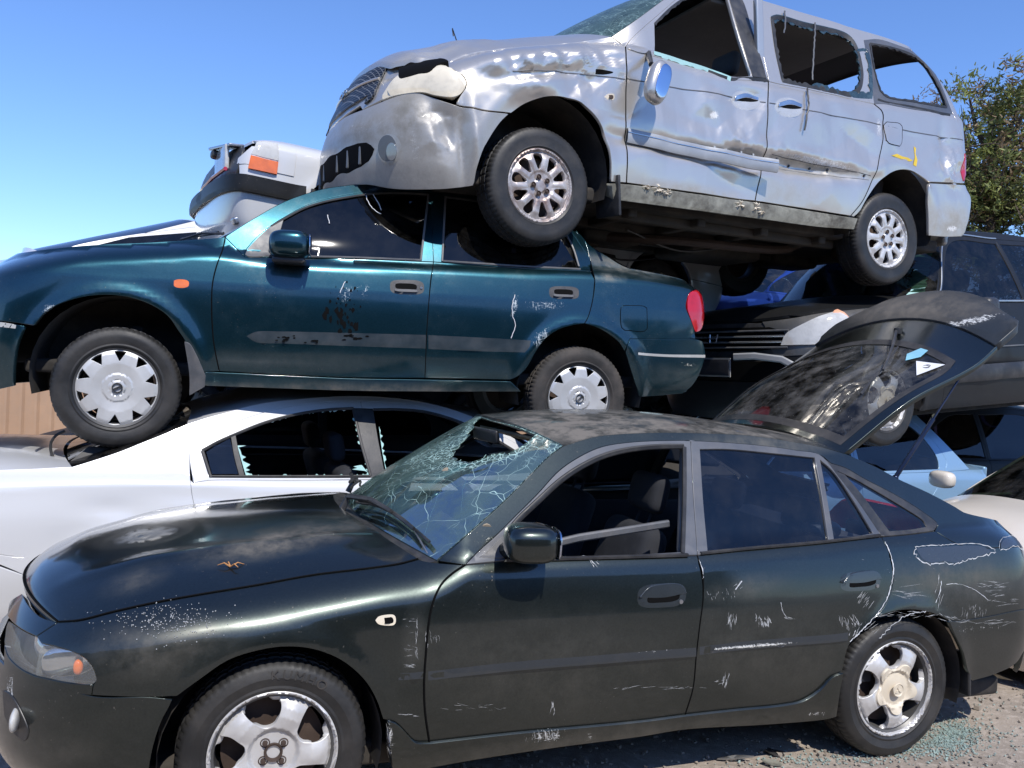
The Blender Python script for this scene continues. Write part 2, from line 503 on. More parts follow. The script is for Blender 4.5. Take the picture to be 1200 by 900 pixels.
        if sum(f.normal.z for f in m) < 0: bmesh.ops.reverse_faces(bm, faces=bm.faces)
        bm.to_mesh(o.data); bm.free()
        if label: o['label'] = label
        return o
def resample(P, n):
    P = np.array(P, float); d = np.r_[0, np.cumsum(np.linalg.norm(np.diff(P, axis=0), axis=1))]
    if len(P) < 8: P = spline(P, d[-1] / 60); d = np.r_[0, np.cumsum(np.linalg.norm(np.diff(P, axis=0), axis=1))]
    t = np.linspace(0, d[-1], n); return np.stack([np.interp(t, d, P[:, i]) for i in range(3)], 1)
# ------------------------------------------------------------------ materials
class NT:
    def __init__(s, name):
        s.m = bpy.data.materials.new(name); s.m.use_nodes = True; s.t = s.m.node_tree; s.t.nodes.clear()
        s.out = s.n('ShaderNodeOutputMaterial'); s.tc = None
    def n(s, t, **k):
        o = s.t.nodes.new(t)
        for a, b in k.items(): setattr(o, a, b)
        return o
    def l(s, a, b): s.t.links.new(a, b)
    def obj(s):
        if s.tc is None: s.tc = s.n('ShaderNodeTexCoord')
        return s.tc.outputs['Object']
    def mapped(s, scale=(1, 1, 1), rot=(0, 0, 0), loc=(0, 0, 0)):
        m = s.n('ShaderNodeMapping'); m.inputs['Scale'].default_value = scale; m.inputs['Rotation'].default_value = rot; m.inputs['Location'].default_value = loc
        s.l(s.obj(), m.inputs[0]); return m.outputs[0]
    def noise(s, scale, detail=4, rough=.55, vec=None, dist=0):
        o = s.n('ShaderNodeTexNoise'); o.inputs['Scale'].default_value = scale; o.inputs['Detail'].default_value = detail
        o.inputs['Roughness'].default_value = rough; o.inputs['Distortion'].default_value = dist
        s.l(vec if vec is not None else s.obj(), o.inputs['Vector']); return o.outputs['Fac']
    def math(s, op, a, b=None, c=None, clamp=False):
        o = s.n('ShaderNodeMath', operation=op); o.use_clamp = clamp
        for i, v in enumerate((a, b, c)):
            if v is None: continue
            if isinstance(v, (int, float)): o.inputs[i].default_value = v
            else: s.l(v, o.inputs[i])
        return o.outputs[0]
    def ramp(s, f, lo, hi, a=0., b=1.):
        o = s.n('ShaderNodeMapRange'); o.interpolation_type = 'SMOOTHSTEP'
        s.l(f, o.inputs[0]); o.inputs[1].default_value = lo; o.inputs[2].default_value = hi; o.inputs[3].default_value = a; o.inputs[4].default_value = b
        return o.outputs[0]
    def mix(s, f, a, b):
        o = s.n('ShaderNodeMix', data_type='RGBA')
        for sk, v in ((o.inputs[0], f), (o.inputs[6], a), (o.inputs[7], b)):
            if isinstance(v, (int, float)): sk.default_value = v
            elif isinstance(v, (tuple, list)): sk.default_value = tuple(v) + ((1,) if len(v) == 3 else ())
            else: s.l(v, sk)
        return o.outputs[2]
    def bump(s, h, strength=.3, dist=.01, prev=None):
        o = s.n('ShaderNodeBump'); o.inputs['Strength'].default_value = strength; o.inputs['Distance'].default_value = dist
        s.l(h, o.inputs['Height'])
        if prev is not None: s.l(prev, o.inputs['Normal'])
        return o.outputs[0]
    def attr(s, name):
        o = s.n('ShaderNodeAttribute'); o.attribute_name = name; return o.outputs['Fac']
    def pbr(s, **k):
        o = s.n('ShaderNodeBsdfPrincipled')
        for a, v in k.items():
            sk = o.inputs[a.replace('_', ' ')]
            if isinstance(v, (int, float)): sk.default_value = v
            elif isinstance(v, (tuple, list)): sk.default_value = tuple(v) + ((1,) if len(v) == 3 and sk.type == 'RGBA' else ())
            else: s.l(v, sk)
        return o.outputs[0]
    def mixs(s, f, a, b):
        o = s.n('ShaderNodeMixShader')
        if isinstance(f, (int, float)): o.inputs[0].default_value = f
        else: s.l(f, o.inputs[0])
        s.l(a, o.inputs[1]); s.l(b, o.inputs[2]); return o.outputs[0]
    def done(s, sh): s.l(sh, s.out.inputs[0]); return s.m
def paint_mat(name, col, metallic=.6, rough=.32, coat=1., crough=.06, dirt=.25, inner=(.012, .012, .013), wave=.0, dustcol=(.19, .165, .135), scuffcol=(.62, .62, .60), rust=False, flake=.15, spec=.5):
    t = NT(name); geo = t.n('ShaderNodeNewGeometry')
    big = t.noise(2.3, 5, .6); fine = t.noise(140, 2, .6); mid = t.noise(14, 6, .65)
    str1 = t.noise(30, 5, .7, t.mapped((1, 1, 9)))
    scr = t.noise(24, 7, .72, t.mapped((7, 1, 1.2), (0, .45, 0)))
    scr2 = t.noise(40, 6, .75, t.mapped((1, 1, 6), (0, .1, 0), (3, 0, 1)))
    sc = t.attr('scuff'); du = t.attr('dust')
    scn = t.math('MAXIMUM', scr, scr2)
    smask = t.ramp(t.math('ADD', scn, t.math('MULTIPLY', sc, .30)), .80, .86)
    smask = t.math('MULTIPLY', smask, t.ramp(sc, .02, .1))
    # stray hairline scratches everywhere
    v = t.n('ShaderNodeTexWave', wave_type='BANDS'); v.inputs['Scale'].default_value = 2.1; v.inputs['Distortion'].default_value = 14; v.inputs['Detail'].default_value = 3
    t.l(t.mapped((1, 1, 3), (0, .3, 0)), v.inputs['Vector'])
    hair = t.math('MULTIPLY', t.ramp(v.outputs['Fac'], .9992, .99999), 0.)
    dm = t.math('MULTIPLY', t.ramp(big, .42, .72, 0, dirt), t.ramp(mid, .35, .65))
    zs = t.n('ShaderNodeSeparateXYZ'); t.l(t.obj(), zs.inputs[0])
    low = t.ramp(zs.outputs[2], .55, .18, 0, dirt * 1.3)
    dust = t.math('MAXIMUM', t.math('ADD', t.math('MULTIPLY', dm, mid), t.math('MULTIPLY', low, mid)), t.math('MULTIPLY', du, t.ramp(t.noise(9, 8, .72), .25, .75, .15, 1)), clamp=False)
    dust = t.math('MINIMUM', dust, .92)
    spots = t.ramp(t.noise(95, 2, .5), .71, .75, 0, .55)
    spots = t.math('MULTIPLY', spots, t.ramp(big, .45, .6))
    dust = t.math('MAXIMUM', dust, spots)
    c = t.mix(t.math('MULTIPLY', fine, flake), col, tuple(min(1, x * 2.2 + .02) for x in col))
    c = t.mix(dust, c, dustcol)
    c = t.mix(t.math('MAXIMUM', smask, t.math('MULTIPLY', hair, .6)), c, scuffcol)
    sm2 = t.math('MAXIMUM', smask, dust)
    r = t.math('ADD', rough, t.math('MULTIPLY', sm2, .5), clamp=True)
    me = t.math('MULTIPLY', t.math('SUBTRACT', 1., sm2, clamp=True), metallic)
    ct = t.math('MULTIPLY', t.math('SUBTRACT', 1., t.math('MULTIPLY', sm2, 1.25), clamp=True), coat)
    cr = t.ramp(t.noise(5, 5, .6), .3, .8, crough, crough + .12)
    b1 = t.bump(t.noise(420, 1, .5), .015, .002)
    b2 = t.bump(t.noise(3.1, 2, .5), .12 + wave, .012, b1)
    b3 = t.bump(t.math('ADD', smask, hair), -.3, .001, b2)
    sh = t.pbr(Base_Color=c, Metallic=me, Roughness=r, Specular_IOR_Level=spec, Coat_Weight=ct, Coat_Roughness=cr, Normal=b3)
    s_ = t.t.nodes[-1]
    t.l(b2, [n for n in t.t.nodes if n.type == 'BSDF_PRINCIPLED'][-1].inputs['Coat Normal'])
    back = t.pbr(Base_Color=inner, Roughness=.85)
    return t.done(t.mixs(geo.outputs['Backfacing'], sh, back))
def plain(name, col, rough=.5, metallic=0., var=.25, bump=.1, scale=30, spec=.5, coat=0., dustc=None, dust=0.):
    t = NT(name); n = t.noise(scale, 5, .6); n2 = t.noise(scale * .13, 4, .6)
    c = t.mix(t.math('MULTIPLY', n, var), col, tuple(x * .45 for x in col))
    c = t.mix(t.math('MULTIPLY', t.ramp(n2, .4, .75), var), c, tuple(min(1, x * 1.5 + .015) for x in col))
    if dust: c = t.mix(t.ramp(t.noise(7, 6, .65), .35, .75, 0, dust), c, dustc or (.2, .17, .14))
    r = t.ramp(n2, .3, .8, max(.02, rough - .08), min(1, rough + .12))
    return t.done(t.pbr(Base_Color=c, Roughness=r, Metallic=metallic, Specular_IOR_Level=spec, Coat_Weight=coat, Normal=t.bump(n, bump, .003)))
def glass_mat(name, tint=(.55, .62, .6), refl=1., dirt=.08, rough=.02, wav=.0, fres=1.0):
    t = NT(name)
    tr = t.n('ShaderNodeBsdfTransparent'); tr.inputs[0].default_value = tuple(tint) + (1,)
    gl = t.n('ShaderNodeBsdfGlossy'); gl.inputs['Roughness'].default_value = rough; gl.inputs['Color'].default_value = (refl, refl, refl, 1)
    b = t.bump(t.noise(2.2, 2, .5), .05 + wav, .01); t.l(b, gl.inputs['Normal'])
    fr = t.n('ShaderNodeFresnel'); fr.inputs['IOR'].default_value = 1.55
    fac = t.math('ADD', t.math('MULTIPLY', fr.outputs[0], fres), .01, clamp=True)
    s1 = t.mixs(fac, tr.outputs[0], gl.outputs[0])
    d = t.n('ShaderNodeBsdfDiffuse'); d.inputs[0].default_value = (.42, .40, .37, 1)
    dm = t.math('MULTIPLY', t.ramp(t.noise(8, 7, .68), .35, .8), dirt)
    dm = t.math('MAXIMUM', dm, t.math('MULTIPLY', t.ramp(t.noise(120, 2), .72, .76), min(1, dirt * 4)))
    return t.done(t.mixs(dm, s1, d.outputs[0]))
def cracked_mat(name):
    t = NT(name); obj = t.obj()
    nz = t.n('ShaderNodeTexNoise'); nz.inputs['Scale'].default_value = 3.5; nz.inputs['Detail'].default_value = 3; t.l(obj, nz.inputs['Vector'])
    vm = t.n('ShaderNodeMix', data_type='VECTOR'); vm.inputs[0].default_value = .13; t.l(obj, vm.inputs[4]); t.l(nz.outputs['Color'], vm.inputs[5])
    def cr(scale, lo, hi, vec):
        v = t.n('ShaderNodeTexVoronoi', feature='DISTANCE_TO_EDGE'); v.inputs['Scale'].default_value = scale; t.l(vec, v.inputs['Vector'])
        return t.ramp(v.outputs['Distance'], lo, hi, 1, 0)
    a = t.attr('scuff')
    c1 = cr(3.4, .0, .0035, vm.outputs[1]); c2 = cr(12, .0, .011, vm.outputs[1]); c3 = cr(46, .0, .10, vm.outputs[1])
    m = t.math('MULTIPLY', c1, t.ramp(a, .1, .3))
    m = t.math('MAXIMUM', m, t.math('MULTIPLY', c2, t.ramp(t.math('ADD', a, t.math('MULTIPLY', t.noise(4, 5, .7), .8)), .66, .9)))
    m = t.math('MULTIPLY', m, t.ramp(t.noise(11, 3, .6), .38, .60, .12, 1))
    m = t.math('MAXIMUM', m, t.math('MULTIPLY', c3, t.ramp(t.math('ADD', a, t.math('MULTIPLY', t.noise(7, 5, .7), .9)), 1.15, 1.5)))
    tr = t.n('ShaderNodeBsdfTransparent'); tr.inputs[0].default_value = (.60, .71, .67, 1)
    gl = t.n('ShaderNodeBsdfGlossy'); gl.inputs['Roughness'].default_value = .03
    fr = t.n('ShaderNodeFresnel'); fr.inputs['IOR'].default_value = 1.5
    cells = t.n('ShaderNodeTexVoronoi'); cells.inputs['Scale'].default_value = 13; t.l(vm.outputs[1], cells.inputs['Vector'])
    sp = t.n('ShaderNodeSeparateXYZ'); t.l(cells.outputs['Color'], sp.inputs[0])
    hgt = t.math('MULTIPLY', sp.outputs[0], t.ramp(a, .35, .8))
    b = t.bump(t.math('ADD', hgt, t.noise(2.5, 2)), .35, .006); t.l(b, gl.inputs['Normal']); t.l(b, fr.inputs['Normal'])
    s1 = t.mixs(t.math('ADD', t.math('MULTIPLY', fr.outputs[0], .62), .01, clamp=True), tr.outputs[0], gl.outputs[0])
    milky = t.pbr(Base_Color=(.52, .74, .67), Roughness=.25, Alpha=1.)
    film = t.math('MULTIPLY', t.ramp(t.math('ADD', t.noise(6, 6, .7), t.math('MULTIPLY', a, .25)), .35, .75), .62)
    s2 = t.mixs(film, s1, t.pbr(Base_Color=(.075, .125, .11), Roughness=.35))
    return t.done(t.mixs(t.math('MULTIPLY', m, .85), s2, milky))
def lens_mat(name, col, rough=.08, pat=90, alpha=.35):
    t = NT(name)
    w = t.n('ShaderNodeTexWave', wave_type='BANDS'); w.inputs['Scale'].default_value = pat * .3; t.l(t.mapped((1, 1, .15)), w.inputs['Vector'])
    b = t.bump(w.outputs['Fac'], .08, .002)
    sh = t.pbr(Base_Color=t.mix(t.ramp(t.noise(18, 5), .4, .7, 0, .35), col, tuple(x * .5 for x in col)), Roughness=rough, Coat_Weight=1., Coat_Roughness=.04, Normal=b)
    tr = t.n('ShaderNodeBsdfTransparent'); tr.inputs[0].default_value = tuple(min(1, x + .2) for x in col) + (1,)
    return t.done(t.mixs(alpha, sh, tr.outputs[0]))
M = {}
M['green'] = paint_mat('dark_green_metallic_paint', (.022, .0285, .0255), .9, .34, 1., .04, .06, flake=.45, dustcol=(.17, .15, .125))
M['teal'] = paint_mat('teal_metallic_paint', (.0055, .037, .050), .9, .30, 1., .05, .16, flake=.5, scuffcol=(.5, .56, .58))
M['silver'] = paint_mat('silver_paint', (.54, .505, .455), .62, .28, .5, .12, .08, flake=.06, scuffcol=(.78, .78, .76), dustcol=(.25, .24, .2), inner=(.05, .05, .05))
M['silver_bumper'] = paint_mat('scraped_silver_bumper_paint', (.34, .325, .30), .35, .36, .5, .16, .5, flake=.2, scuffcol=(.70, .70, .67), dustcol=(.16, .155, .14), inner=(.02, .02, .02))
M['white'] = paint_mat('white_paint', (.60, .605, .61), 0, .30, 1., .06, .06, flake=0, scuffcol=(.3, .3, .3), dustcol=(.5, .48, .44), inner=(.03, .03, .03))
M['cream'] = paint_mat('cream_paint', (.72, .66, .57), 0, .34, .8, .1, .1, flake=0, inner=(.03, .03, .03))
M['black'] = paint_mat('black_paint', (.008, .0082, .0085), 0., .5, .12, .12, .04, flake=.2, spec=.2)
M['blue'] = paint_mat('bright_blue_paint', (.012, .045, .26), .5, .3, 1., .06, .1)
M['light_blue'] = paint_mat('pale_blue_paint', (.22, .36, .52), .3, .34, .8, .1, .12)
M['rubber'] = plain('tyre_rubber', (.014, .014, .014), .55, 0, .4, .25, 60, dustc=(.09, .08, .07), dust=.3)
M['rubber_old'] = plain('dusty_tyre_rubber', (.030, .028, .026), .8, 0, .5, .25, 60, dustc=(.12, .10, .085), dust=.5)
M['seal'] = plain('black_rubber_seal', (.016, .016, .017), .55, 0, .4, .1, 40, dustc=(.12, .11, .1), dust=.35)
M['trim'] = plain('black_plastic', (.022, .023, .025), .42, 0, .4, .15, 120, dustc=(.15, .135, .12), dust=.3)
M['frame'] = plain('grey_door_frame', (.085, .092, .105), .42, .2, .3, .08, 25, coat=.3, dustc=(.2, .18, .16), dust=.3)
M['grey_trim'] = plain('faded_grey_plastic', (.085, .09, .098), .5, 0, .35, .2, 90, dustc=(.25, .22, .19), dust=.35)
M['pale_strip'] = plain('pale_trim_strip', (.55, .54, .50), .4, .3, .3, .1, 60)
M['under'] = plain('underbody', (.022, .020, .018), .9, 0, .5, .4, 14, dustc=(.09, .075, .06), dust=.6)
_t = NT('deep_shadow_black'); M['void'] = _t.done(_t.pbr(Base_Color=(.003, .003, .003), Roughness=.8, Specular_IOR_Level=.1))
M['cloth'] = plain('dark_seat_cloth', (.020, .022, .028), .9, 0, .3, .3, 200)
M['greycloth'] = plain('grey_seat_cloth', (.07, .07, .075), .9, 0, .3, .3, 200)
M['dash'] = plain('dashboard_plastic', (.035, .04, .042), .6, 0, .3, .2, 120, dustc=(.2, .19, .17), dust=.4)
M['beige'] = plain('torn_beige_trim', (.33, .27, .19), .7, 0, .5, .4, 18)
M['alloy'] = plain('silver_alloy', (.64, .63, .615), .40, .35, .2, .03, 25, dustc=(.28, .24, .2), dust=.35)
M['cap_cream'] = plain('yellowed_wheel_cap', (.68, .60, .47), .5, 0, .3, .1, 40)
M['hubcap'] = plain('silver_plastic_hubcap', (.60, .60, .59), .38, .35, .25, .05, 30, dustc=(.45, .40, .33), dust=.25)
M['rusty_alloy'] = plain('brake_dusted_alloy', (.56, .52, .49), .42, .5, .5, .12, 22, dustc=(.20, .115, .085), dust=.95)
M['barrel'] = plain('wheel_barrel', (.10, .098, .095), .5, .3, .3, .1, 30)
M['iron'] = plain('rusty_brake_iron', (.075, .05, .038), .8, .3, .7, .4, 30)
M['chrome'] = plain('chrome', (.62, .61, .59), .14, .95, .2, .05, 60)
M['steel'] = plain('bare_steel', (.42, .43, .44), .35, .9, .3, .1, 50)
M['amber'] = lens_mat('amber_lens', (.95, .20, .015), alpha=.1)
M['red'] = lens_mat('red_lens', (.50, .008, .015), alpha=.05, pat=140)
M['clear'] = lens_mat('clear_lens', (.72, .73, .72), alpha=.86)
M['clear_solid'] = lens_mat('hazy_headlight_lens', (.72, .71, .67), alpha=.25)
M['yellowed'] = lens_mat('yellowed_headlight_lens', (.74, .66, .50), rough=.25, alpha=.0, pat=10)
M['glass'] = glass_mat('window_glass', (.50, .56, .56), 1., .06)
M['tint'] = glass_mat('dark_tinted_window', (.020, .022, .055), 1., .02, fres=.8)
M['dark_glass'] = glass_mat('dark_glass', (.05, .055, .07), 1., .03, fres=.5)
M['tint2'] = glass_mat('smoked_window', (.36, .40, .46), 1., .02)
M['greenglass'] = glass_mat('green_windscreen', (.22, .30, .25), 1., .08, fres=.7)
M['screen'] = glass_mat('dusty_windscreen', (.30, .35, .31), 1., .10)
M['teal_rear'] = glass_mat('blue_rear_screen', (.05, .10, .18), 1., .1)
M['cracked'] = cracked_mat('shattered_laminated_glass')
M['shard'] = plain('crumbled_safety_glass', (.42, .66, .60), .12, 0, .3, .2, 30, coat=1.)
M['mirror'] = plain('mirror_face', (.55, .60, .72), .05, 1., .2, .04, 8)
M['sticker_white'] = plain('white_sticker', (.75, .75, .75), .5, 0, .1, .05, 30)
M['sticker_blue'] = plain('pale_blue_sticker', (.25, .55, .68), .4, 0, .4, .05, 60)
M['yellow_paint'] = plain('yellow_spray_paint', (.65, .45, .03), .5, 0, .3, .05, 40)
M['bone'] = plain('dirty_sill_paint', (.33, .32, .26), .6, .1, .8, .5, 28, dustc=(.07, .06, .045), dust=1.)
# ------------------------------------------------------------------ wheels
def tyre_mesh(R, rr, w, n=216):
    prof = [(rr - .012, .020), (rr + .004, .010), (rr + .012, .004), (rr + .02, .006), (R * .5 + rr * .5, -.003), (R - .034, .000), (R - .026, .004), (R - .020, .006), (R - .010, .014), (R - .003, .026),
            (R, .034), (R + .001, .052), (R - .008, .054), (R - .008, .062), (R + .002, .064), (R + .003, w * .5 - .006), (R - .006, w * .5 - .004), (R - .006, w * .5 + .004), (R + .003, w * .5 + .006),
            (R + .002, w - .064), (R - .008, w - .062), (R - .008, w - .054), (R + .001, w - .052), (R, w - .034), (R - .010, w - .014), (R - .03, w), (rr, w - .01)]
    V = []; L = len(prof)
    for i in range(n):
        a = 2 * math.pi * i / n
        for k, (r, y) in enumerate(prof):
            da = 0
            if i % 3 == 0 and (k in (9, 10, 11, 22, 23)): r -= .0045
            if i % 3 == 0 and k in (8, 24): r -= .003
            if i % 5 == 0 and 14 <= k <= 19 and k not in (16, 17): r -= .005
            V.append((r * math.cos(a + da), y, r * math.sin(a + da)))
    Fs = [(i*L + k, i*L + k + 1, ((i+1) % n)*L + k + 1, ((i+1) % n)*L + k) for i in range(n) for k in range(L - 1)]
    return V, Fs
def circ(r, n, c=(0, 0), a0=0): return np.array([(c[0] + r * math.cos(a0 + 2*math.pi*i/n), c[1] + r * math.sin(a0 + 2*math.pi*i/n)) for i in range(n)])
def polar(pts):
    return np.array([(r * math.cos(math.radians(a)), r * math.sin(math.radians(a))) for r, a in pts])
def disc(outer, holes, depth, res=.011, rim=.03, gap=0, edge=.002):
    """a wheel face: outline and openings in (x, z), y = depth(r, angle) (negative = outwards)"""
    outer = np.array(outer)
    if area2(outer) < 0: outer = outer[::-1]
    hs = [h[::-1] if area2(h) > 0 else h for h in holes]
    def pos(V):
        f = lambda A: np.stack([A[:, 0], depth(np.hypot(A[:, 0], A[:, 1]), np.arctan2(A[:, 1], A[:, 0])), A[:, 1]], 1)
        e = .002; P = f(V); N = np.cross(f(V + [e, 0]) - f(V - [e, 0]), f(V + [0, e]) - f(V - [0, e]))
        N /= np.linalg.norm(N, axis=1)[:, None] + 1e-12; return P, N
    return sheet(outer, hs, res, pos, rim, gap, edge)
def rim_five(Rr):
    "five broad swirling spokes"
    hs = []
    for k in range(5):
        a = k * 72 + 18
        ring = [(Rr*.89, a - 17), (Rr*.905, a), (Rr*.905, a + 15), (Rr*.88, a + 23), (Rr*.74, a + 23), (Rr*.58, a + 19), (Rr*.46, a + 12), (Rr*.42, a), (Rr*.46, a - 13), (Rr*.58, a - 18), (Rr*.74, a - 20)]
        hs.append(dedup(spline([*map(tuple, polar(ring)), tuple(polar(ring)[0])], .008), .003))
    def depth(r, a):
        t = r / Rr
        d = np.interp(t, [0, .12, .34, .40, .60, .85, .90, .93, .97, 1.0], [.026, .026, .026, .010, .006, .018, .030, .022, -.004, .004])
        sp = np.cos(5 * (a - math.radians(18 + 36))) ; return d - .010 * np.clip(sp, 0, 1) * np.clip((t - .35) * 4, 0, 1) * np.clip((.9 - t) * 6, 0, 1)
    return hs, depth
def rim_ten(Rr):
    hs = []
    for k in range(10):
        a = k * 36 + 18; w = 10.5
        ring = [(Rr*.865, a - w*.75), (Rr*.885, a), (Rr*.865, a + w*.75), (Rr*.80, a + w), (Rr*.62, a + w*.85), (Rr*.47, a + w*.55), (Rr*.43, a), (Rr*.47, a - w*.55), (Rr*.62, a - w*.85), (Rr*.80, a - w)]
        p = polar(ring); hs.append(dedup(spline([*map(tuple, p), tuple(p[0])], .006), .0025))
    def depth(r, a):
        t = r / Rr
        d = np.interp(t, [0, .16, .20, .36, .42, .75, .88, .92, .96, 1.0], [.004, .006, .014, .012, .006, .006, .016, .020, .000, .006])
        return d - .006 * np.clip(np.cos(10 * (a - math.radians(0))), 0, 1) * np.clip((t - .3) * 4, 0, 1) * np.clip((.88 - t) * 6, 0, 1)
    return hs, depth
def cover_ten(Rr):
    hs = []
    for k in range(10):
        a = k * 36 + 9
        p = polar([(Rr*.92, a - 9.5), (Rr*.935, a), (Rr*.92, a + 9.5), (Rr*.79, a + 5), (Rr*.665, a + 1.2), (Rr*.655, a), (Rr*.665, a - 1.2), (Rr*.79, a - 5)])
        hs.append(dedup(chain([[tuple(q) for q in p[[0, 1, 2]]], [tuple(p[2]), tuple(p[4])], [tuple(q) for q in p[[4, 5, 6]]], [tuple(p[6]), tuple(p[0])]], .008), .002))
    def depth(r, a):
        t = r / Rr
        d = np.interp(t, [0, .17, .19, .21, .33, .36, .60, .85, .97, 1.0], [-.002, -.002, .004, .001, .001, .006, .002, .006, .018, .030])
        return d
    return hs, depth
def wheel(car, c, R, rr, w, style, side=-1, steer=0, camber=0, detail=True, rubber='rubber', spin=0, label=None, tyre_text=None):
    c = np.array(c, float); cy, sy = math.cos(steer), math.sin(steer)
    cc, cs = math.cos(camber), math.sin(camber)
    A = np.array([[cy, -sy, 0], [sy, cy, 0], [0, 0, 1]]) @ np.array([[1, 0, 0], [0, cc, -cs], [0, cs, cc]])
    S = np.array([[math.cos(spin), 0, -math.sin(spin)], [0, 1, 0], [math.sin(spin), 0, math.cos(spin)]])
    def place(V, N=None, F=None):
        V = np.asarray(V) @ S.T
        if side > 0: V = V * [1, -1, 1]
        V = V @ A.T + c
        if N is not None:
            N = np.asarray(N) @ S.T
            if side > 0: N = N * [1, -1, 1]
            N = N @ A.T
        if F is not None and side > 0: F = [tuple(reversed(f)) for f in F]
        return V, N, F
    fin = {'five': 'alloy', 'fivecap': 'alloy', 'ten': 'rusty_alloy', 'ten2': 'alloy', 'cover': 'hubcap', 'plain': 'beige'}[style]
    hs, depth = {'five': rim_five, 'fivecap': rim_five, 'ten': rim_ten, 'ten2': rim_ten, 'cover': cover_ten, 'plain': rim_five}[style](rr)
    if not detail: hs = hs if style != 'cover' else hs
    v, f, n, _ = disc(circ(rr, 72 if detail else 40), hs, depth, .0085 if detail else .016, .022 if style != 'cover' else .006)
    v, n, f = place(v + [0, .004, 0], n, f)
    hub = mk('wheel', v, f, M[fin], car.root, normals=n)
    if label: hub['label'] = label
    v, f = tyre_mesh(R, rr, w, 216 if detail else 60); v, _, f = place(v, None, f)
    ty = mk('tyre', v, f, M[rubber], hub); bm_fix(ty.data); auto_smooth(ty.data, 28)
    b = MB(); b.lathe([(rr - .002, .008), (rr - .022, .028), (rr - .03, w - .02), (rr + .0, w - .01)], n=64); b.v = [tuple(p) for p in place(b.v)[0]]; b.build('barrel', M['barrel'], hub); b = MB()
    b.lathe([(.012, .07), (rr * .36, .07), (rr * .38, .10), (.02, .12)], n=32); b.lathe([(rr * .3, .085), (rr * .80, .085), (rr * .80, .105), (rr * .3, .105)], n=40)
    b.v = [tuple(p) for p in place(b.v)[0]]; o = b.build('brake_disc', M['iron'], hub)
    if style in ('five', 'ten', 'ten2'):
        for k in range(5 if style != 'five' else 4):
            b = MB()
            a = 2*math.pi*k/(5 if style != 'five' else 4) + .5; r0 = rr * (.235 if style != 'five' else .20); x, z = r0 * math.cos(a), r0 * math.sin(a)
            b.lathe([(0, .002 if style != 'five' else .016), (.008, .004 if style != 'five' else .018), (.010, .012 if style != 'five' else .035)], (x, 0, z), n=8)
            b.lathe([(.0165, .0035 if style != 'five' else .0295), (.0135, .0025 if style != 'five' else .028), (.0105, .012 if style != 'five' else .034)], (x, 0, z), n=16)
            b.v = [tuple(p) for p in place(b.v)[0]]; b.build('wheel_nut', M['iron'], hub)
            if not detail: break
    if style == 'five':
        b = MB().lathe([(0, .035), (.020, .034), (.024, .022), (.030, .020), (.031, .032)], n=24); b.v = [tuple(p) for p in place(b.v)[0]]; b.build('hub_bore', M['iron'], hub)
    if style == 'fivecap':
        pts = []
        for k in range(5):
            a = k * 72 + 54
            pts += [(rr*.50, a - 13), (rr*.53, a), (rr*.50, a + 13), (rr*.40, a + 24), (rr*.36, a + 36), (rr*.40, a + 48)]
        p = polar(pts); o2 = dedup(spline([*map(tuple, p), tuple(p[0])], .008), .003)
        dp = lambda r, a: depth(r, a) - .006 - .012 * np.clip(1 - r / (rr*.42), 0, 1) ** .5
        v, f, n, _ = disc(o2, [], dp, .009, .012); v, n, f = place(v, n, f); cp = mk('centre_cap', v, f, M['cap_cream'], hub, normals=n)
        b = MB().lathe([(0, .004), (.024, .004), (.027, .001), (.029, .006)], n=28)
        # three diamonds meeting at the middle
        for k in range(3):
            a = math.radians(90 + 120 * k); u = np.array([math.cos(a), math.sin(a)]); q = np.array([-u[1], u[0]])
            P = [u * .001, u * .0105 + q * .0055, u * .020, u * .0105 - q * .0055]
            b.add([(x, .0005, z) for x, z in P] + [(x, .004, z) for x, z in P], [(0, 1, 2, 3)] + [(i, i + 4, (i+1) % 4 + 4, (i+1) % 4) for i in range(4)])
        b.v = [tuple(p) for p in np.array(place(np.array(b.v) - [0, .012, 0])[0])]; b.build('emblem', M['cap_cream'], hub)
    if style == 'cover':
        b = MB()
        ringp = lambda r0, r1: b.lathe([(r0, .001), (r0, -.005), (r1, -.005), (r1, .001)], n=36)
        ringp(.020, .026); b.box((0, -.004, 0), (.052, .006, .0095), rot(0, .35), .0)
        b.v = [tuple(p) for p in place(np.array(b.v))[0]]; b.build('emblem', M['chrome'], hub)
    if tyre_text:
        arc_text(tyre_text, hub, place, (R + rr) / 2 + .012, 62)
    return hub
def text_mesh(ch, size, depth=.001):
    cu = bpy.data.curves.new('glyph', 'FONT'); cu.body = ch; cu.size = size; cu.align_x = 'CENTER'; cu.extrude = depth
    o = bpy.data.objects.new('glyph', cu); COL.objects.link(o)
    me = bpy.data.meshes.new_from_object(o.evaluated_get(bpy.context.evaluated_depsgraph_get()))
    V = np.array([tuple(v.co) for v in me.vertices]) if len(me.vertices) else np.zeros((0, 3)); Fs = [tuple(p.vertices) for p in me.polygons]
    bpy.data.objects.remove(o); bpy.data.curves.remove(cu); bpy.data.meshes.remove(me)
    return V, Fs
def arc_text(txt, parent, place, r, a_mid, size=.045):
    b = MB(); n = len(txt)
    for i, ch in enumerate(txt):
        V, Fs = text_mesh(ch, size, .0006)
        if not len(V): continue
        a = math.radians(a_mid - (i - (n - 1) / 2) * 8.5)
        rr = r + V[:, 1] - size * .35; t = a - V[:, 0] / r
        P = np.stack([rr * np.cos(t), -.0035 - V[:, 2] * 1.2, rr * np.sin(t)], 1)
        P = place(P)[0]; b.add(P, Fs)
    b.build('sidewall_lettering', M['rubber_old'], parent, smooth=False)
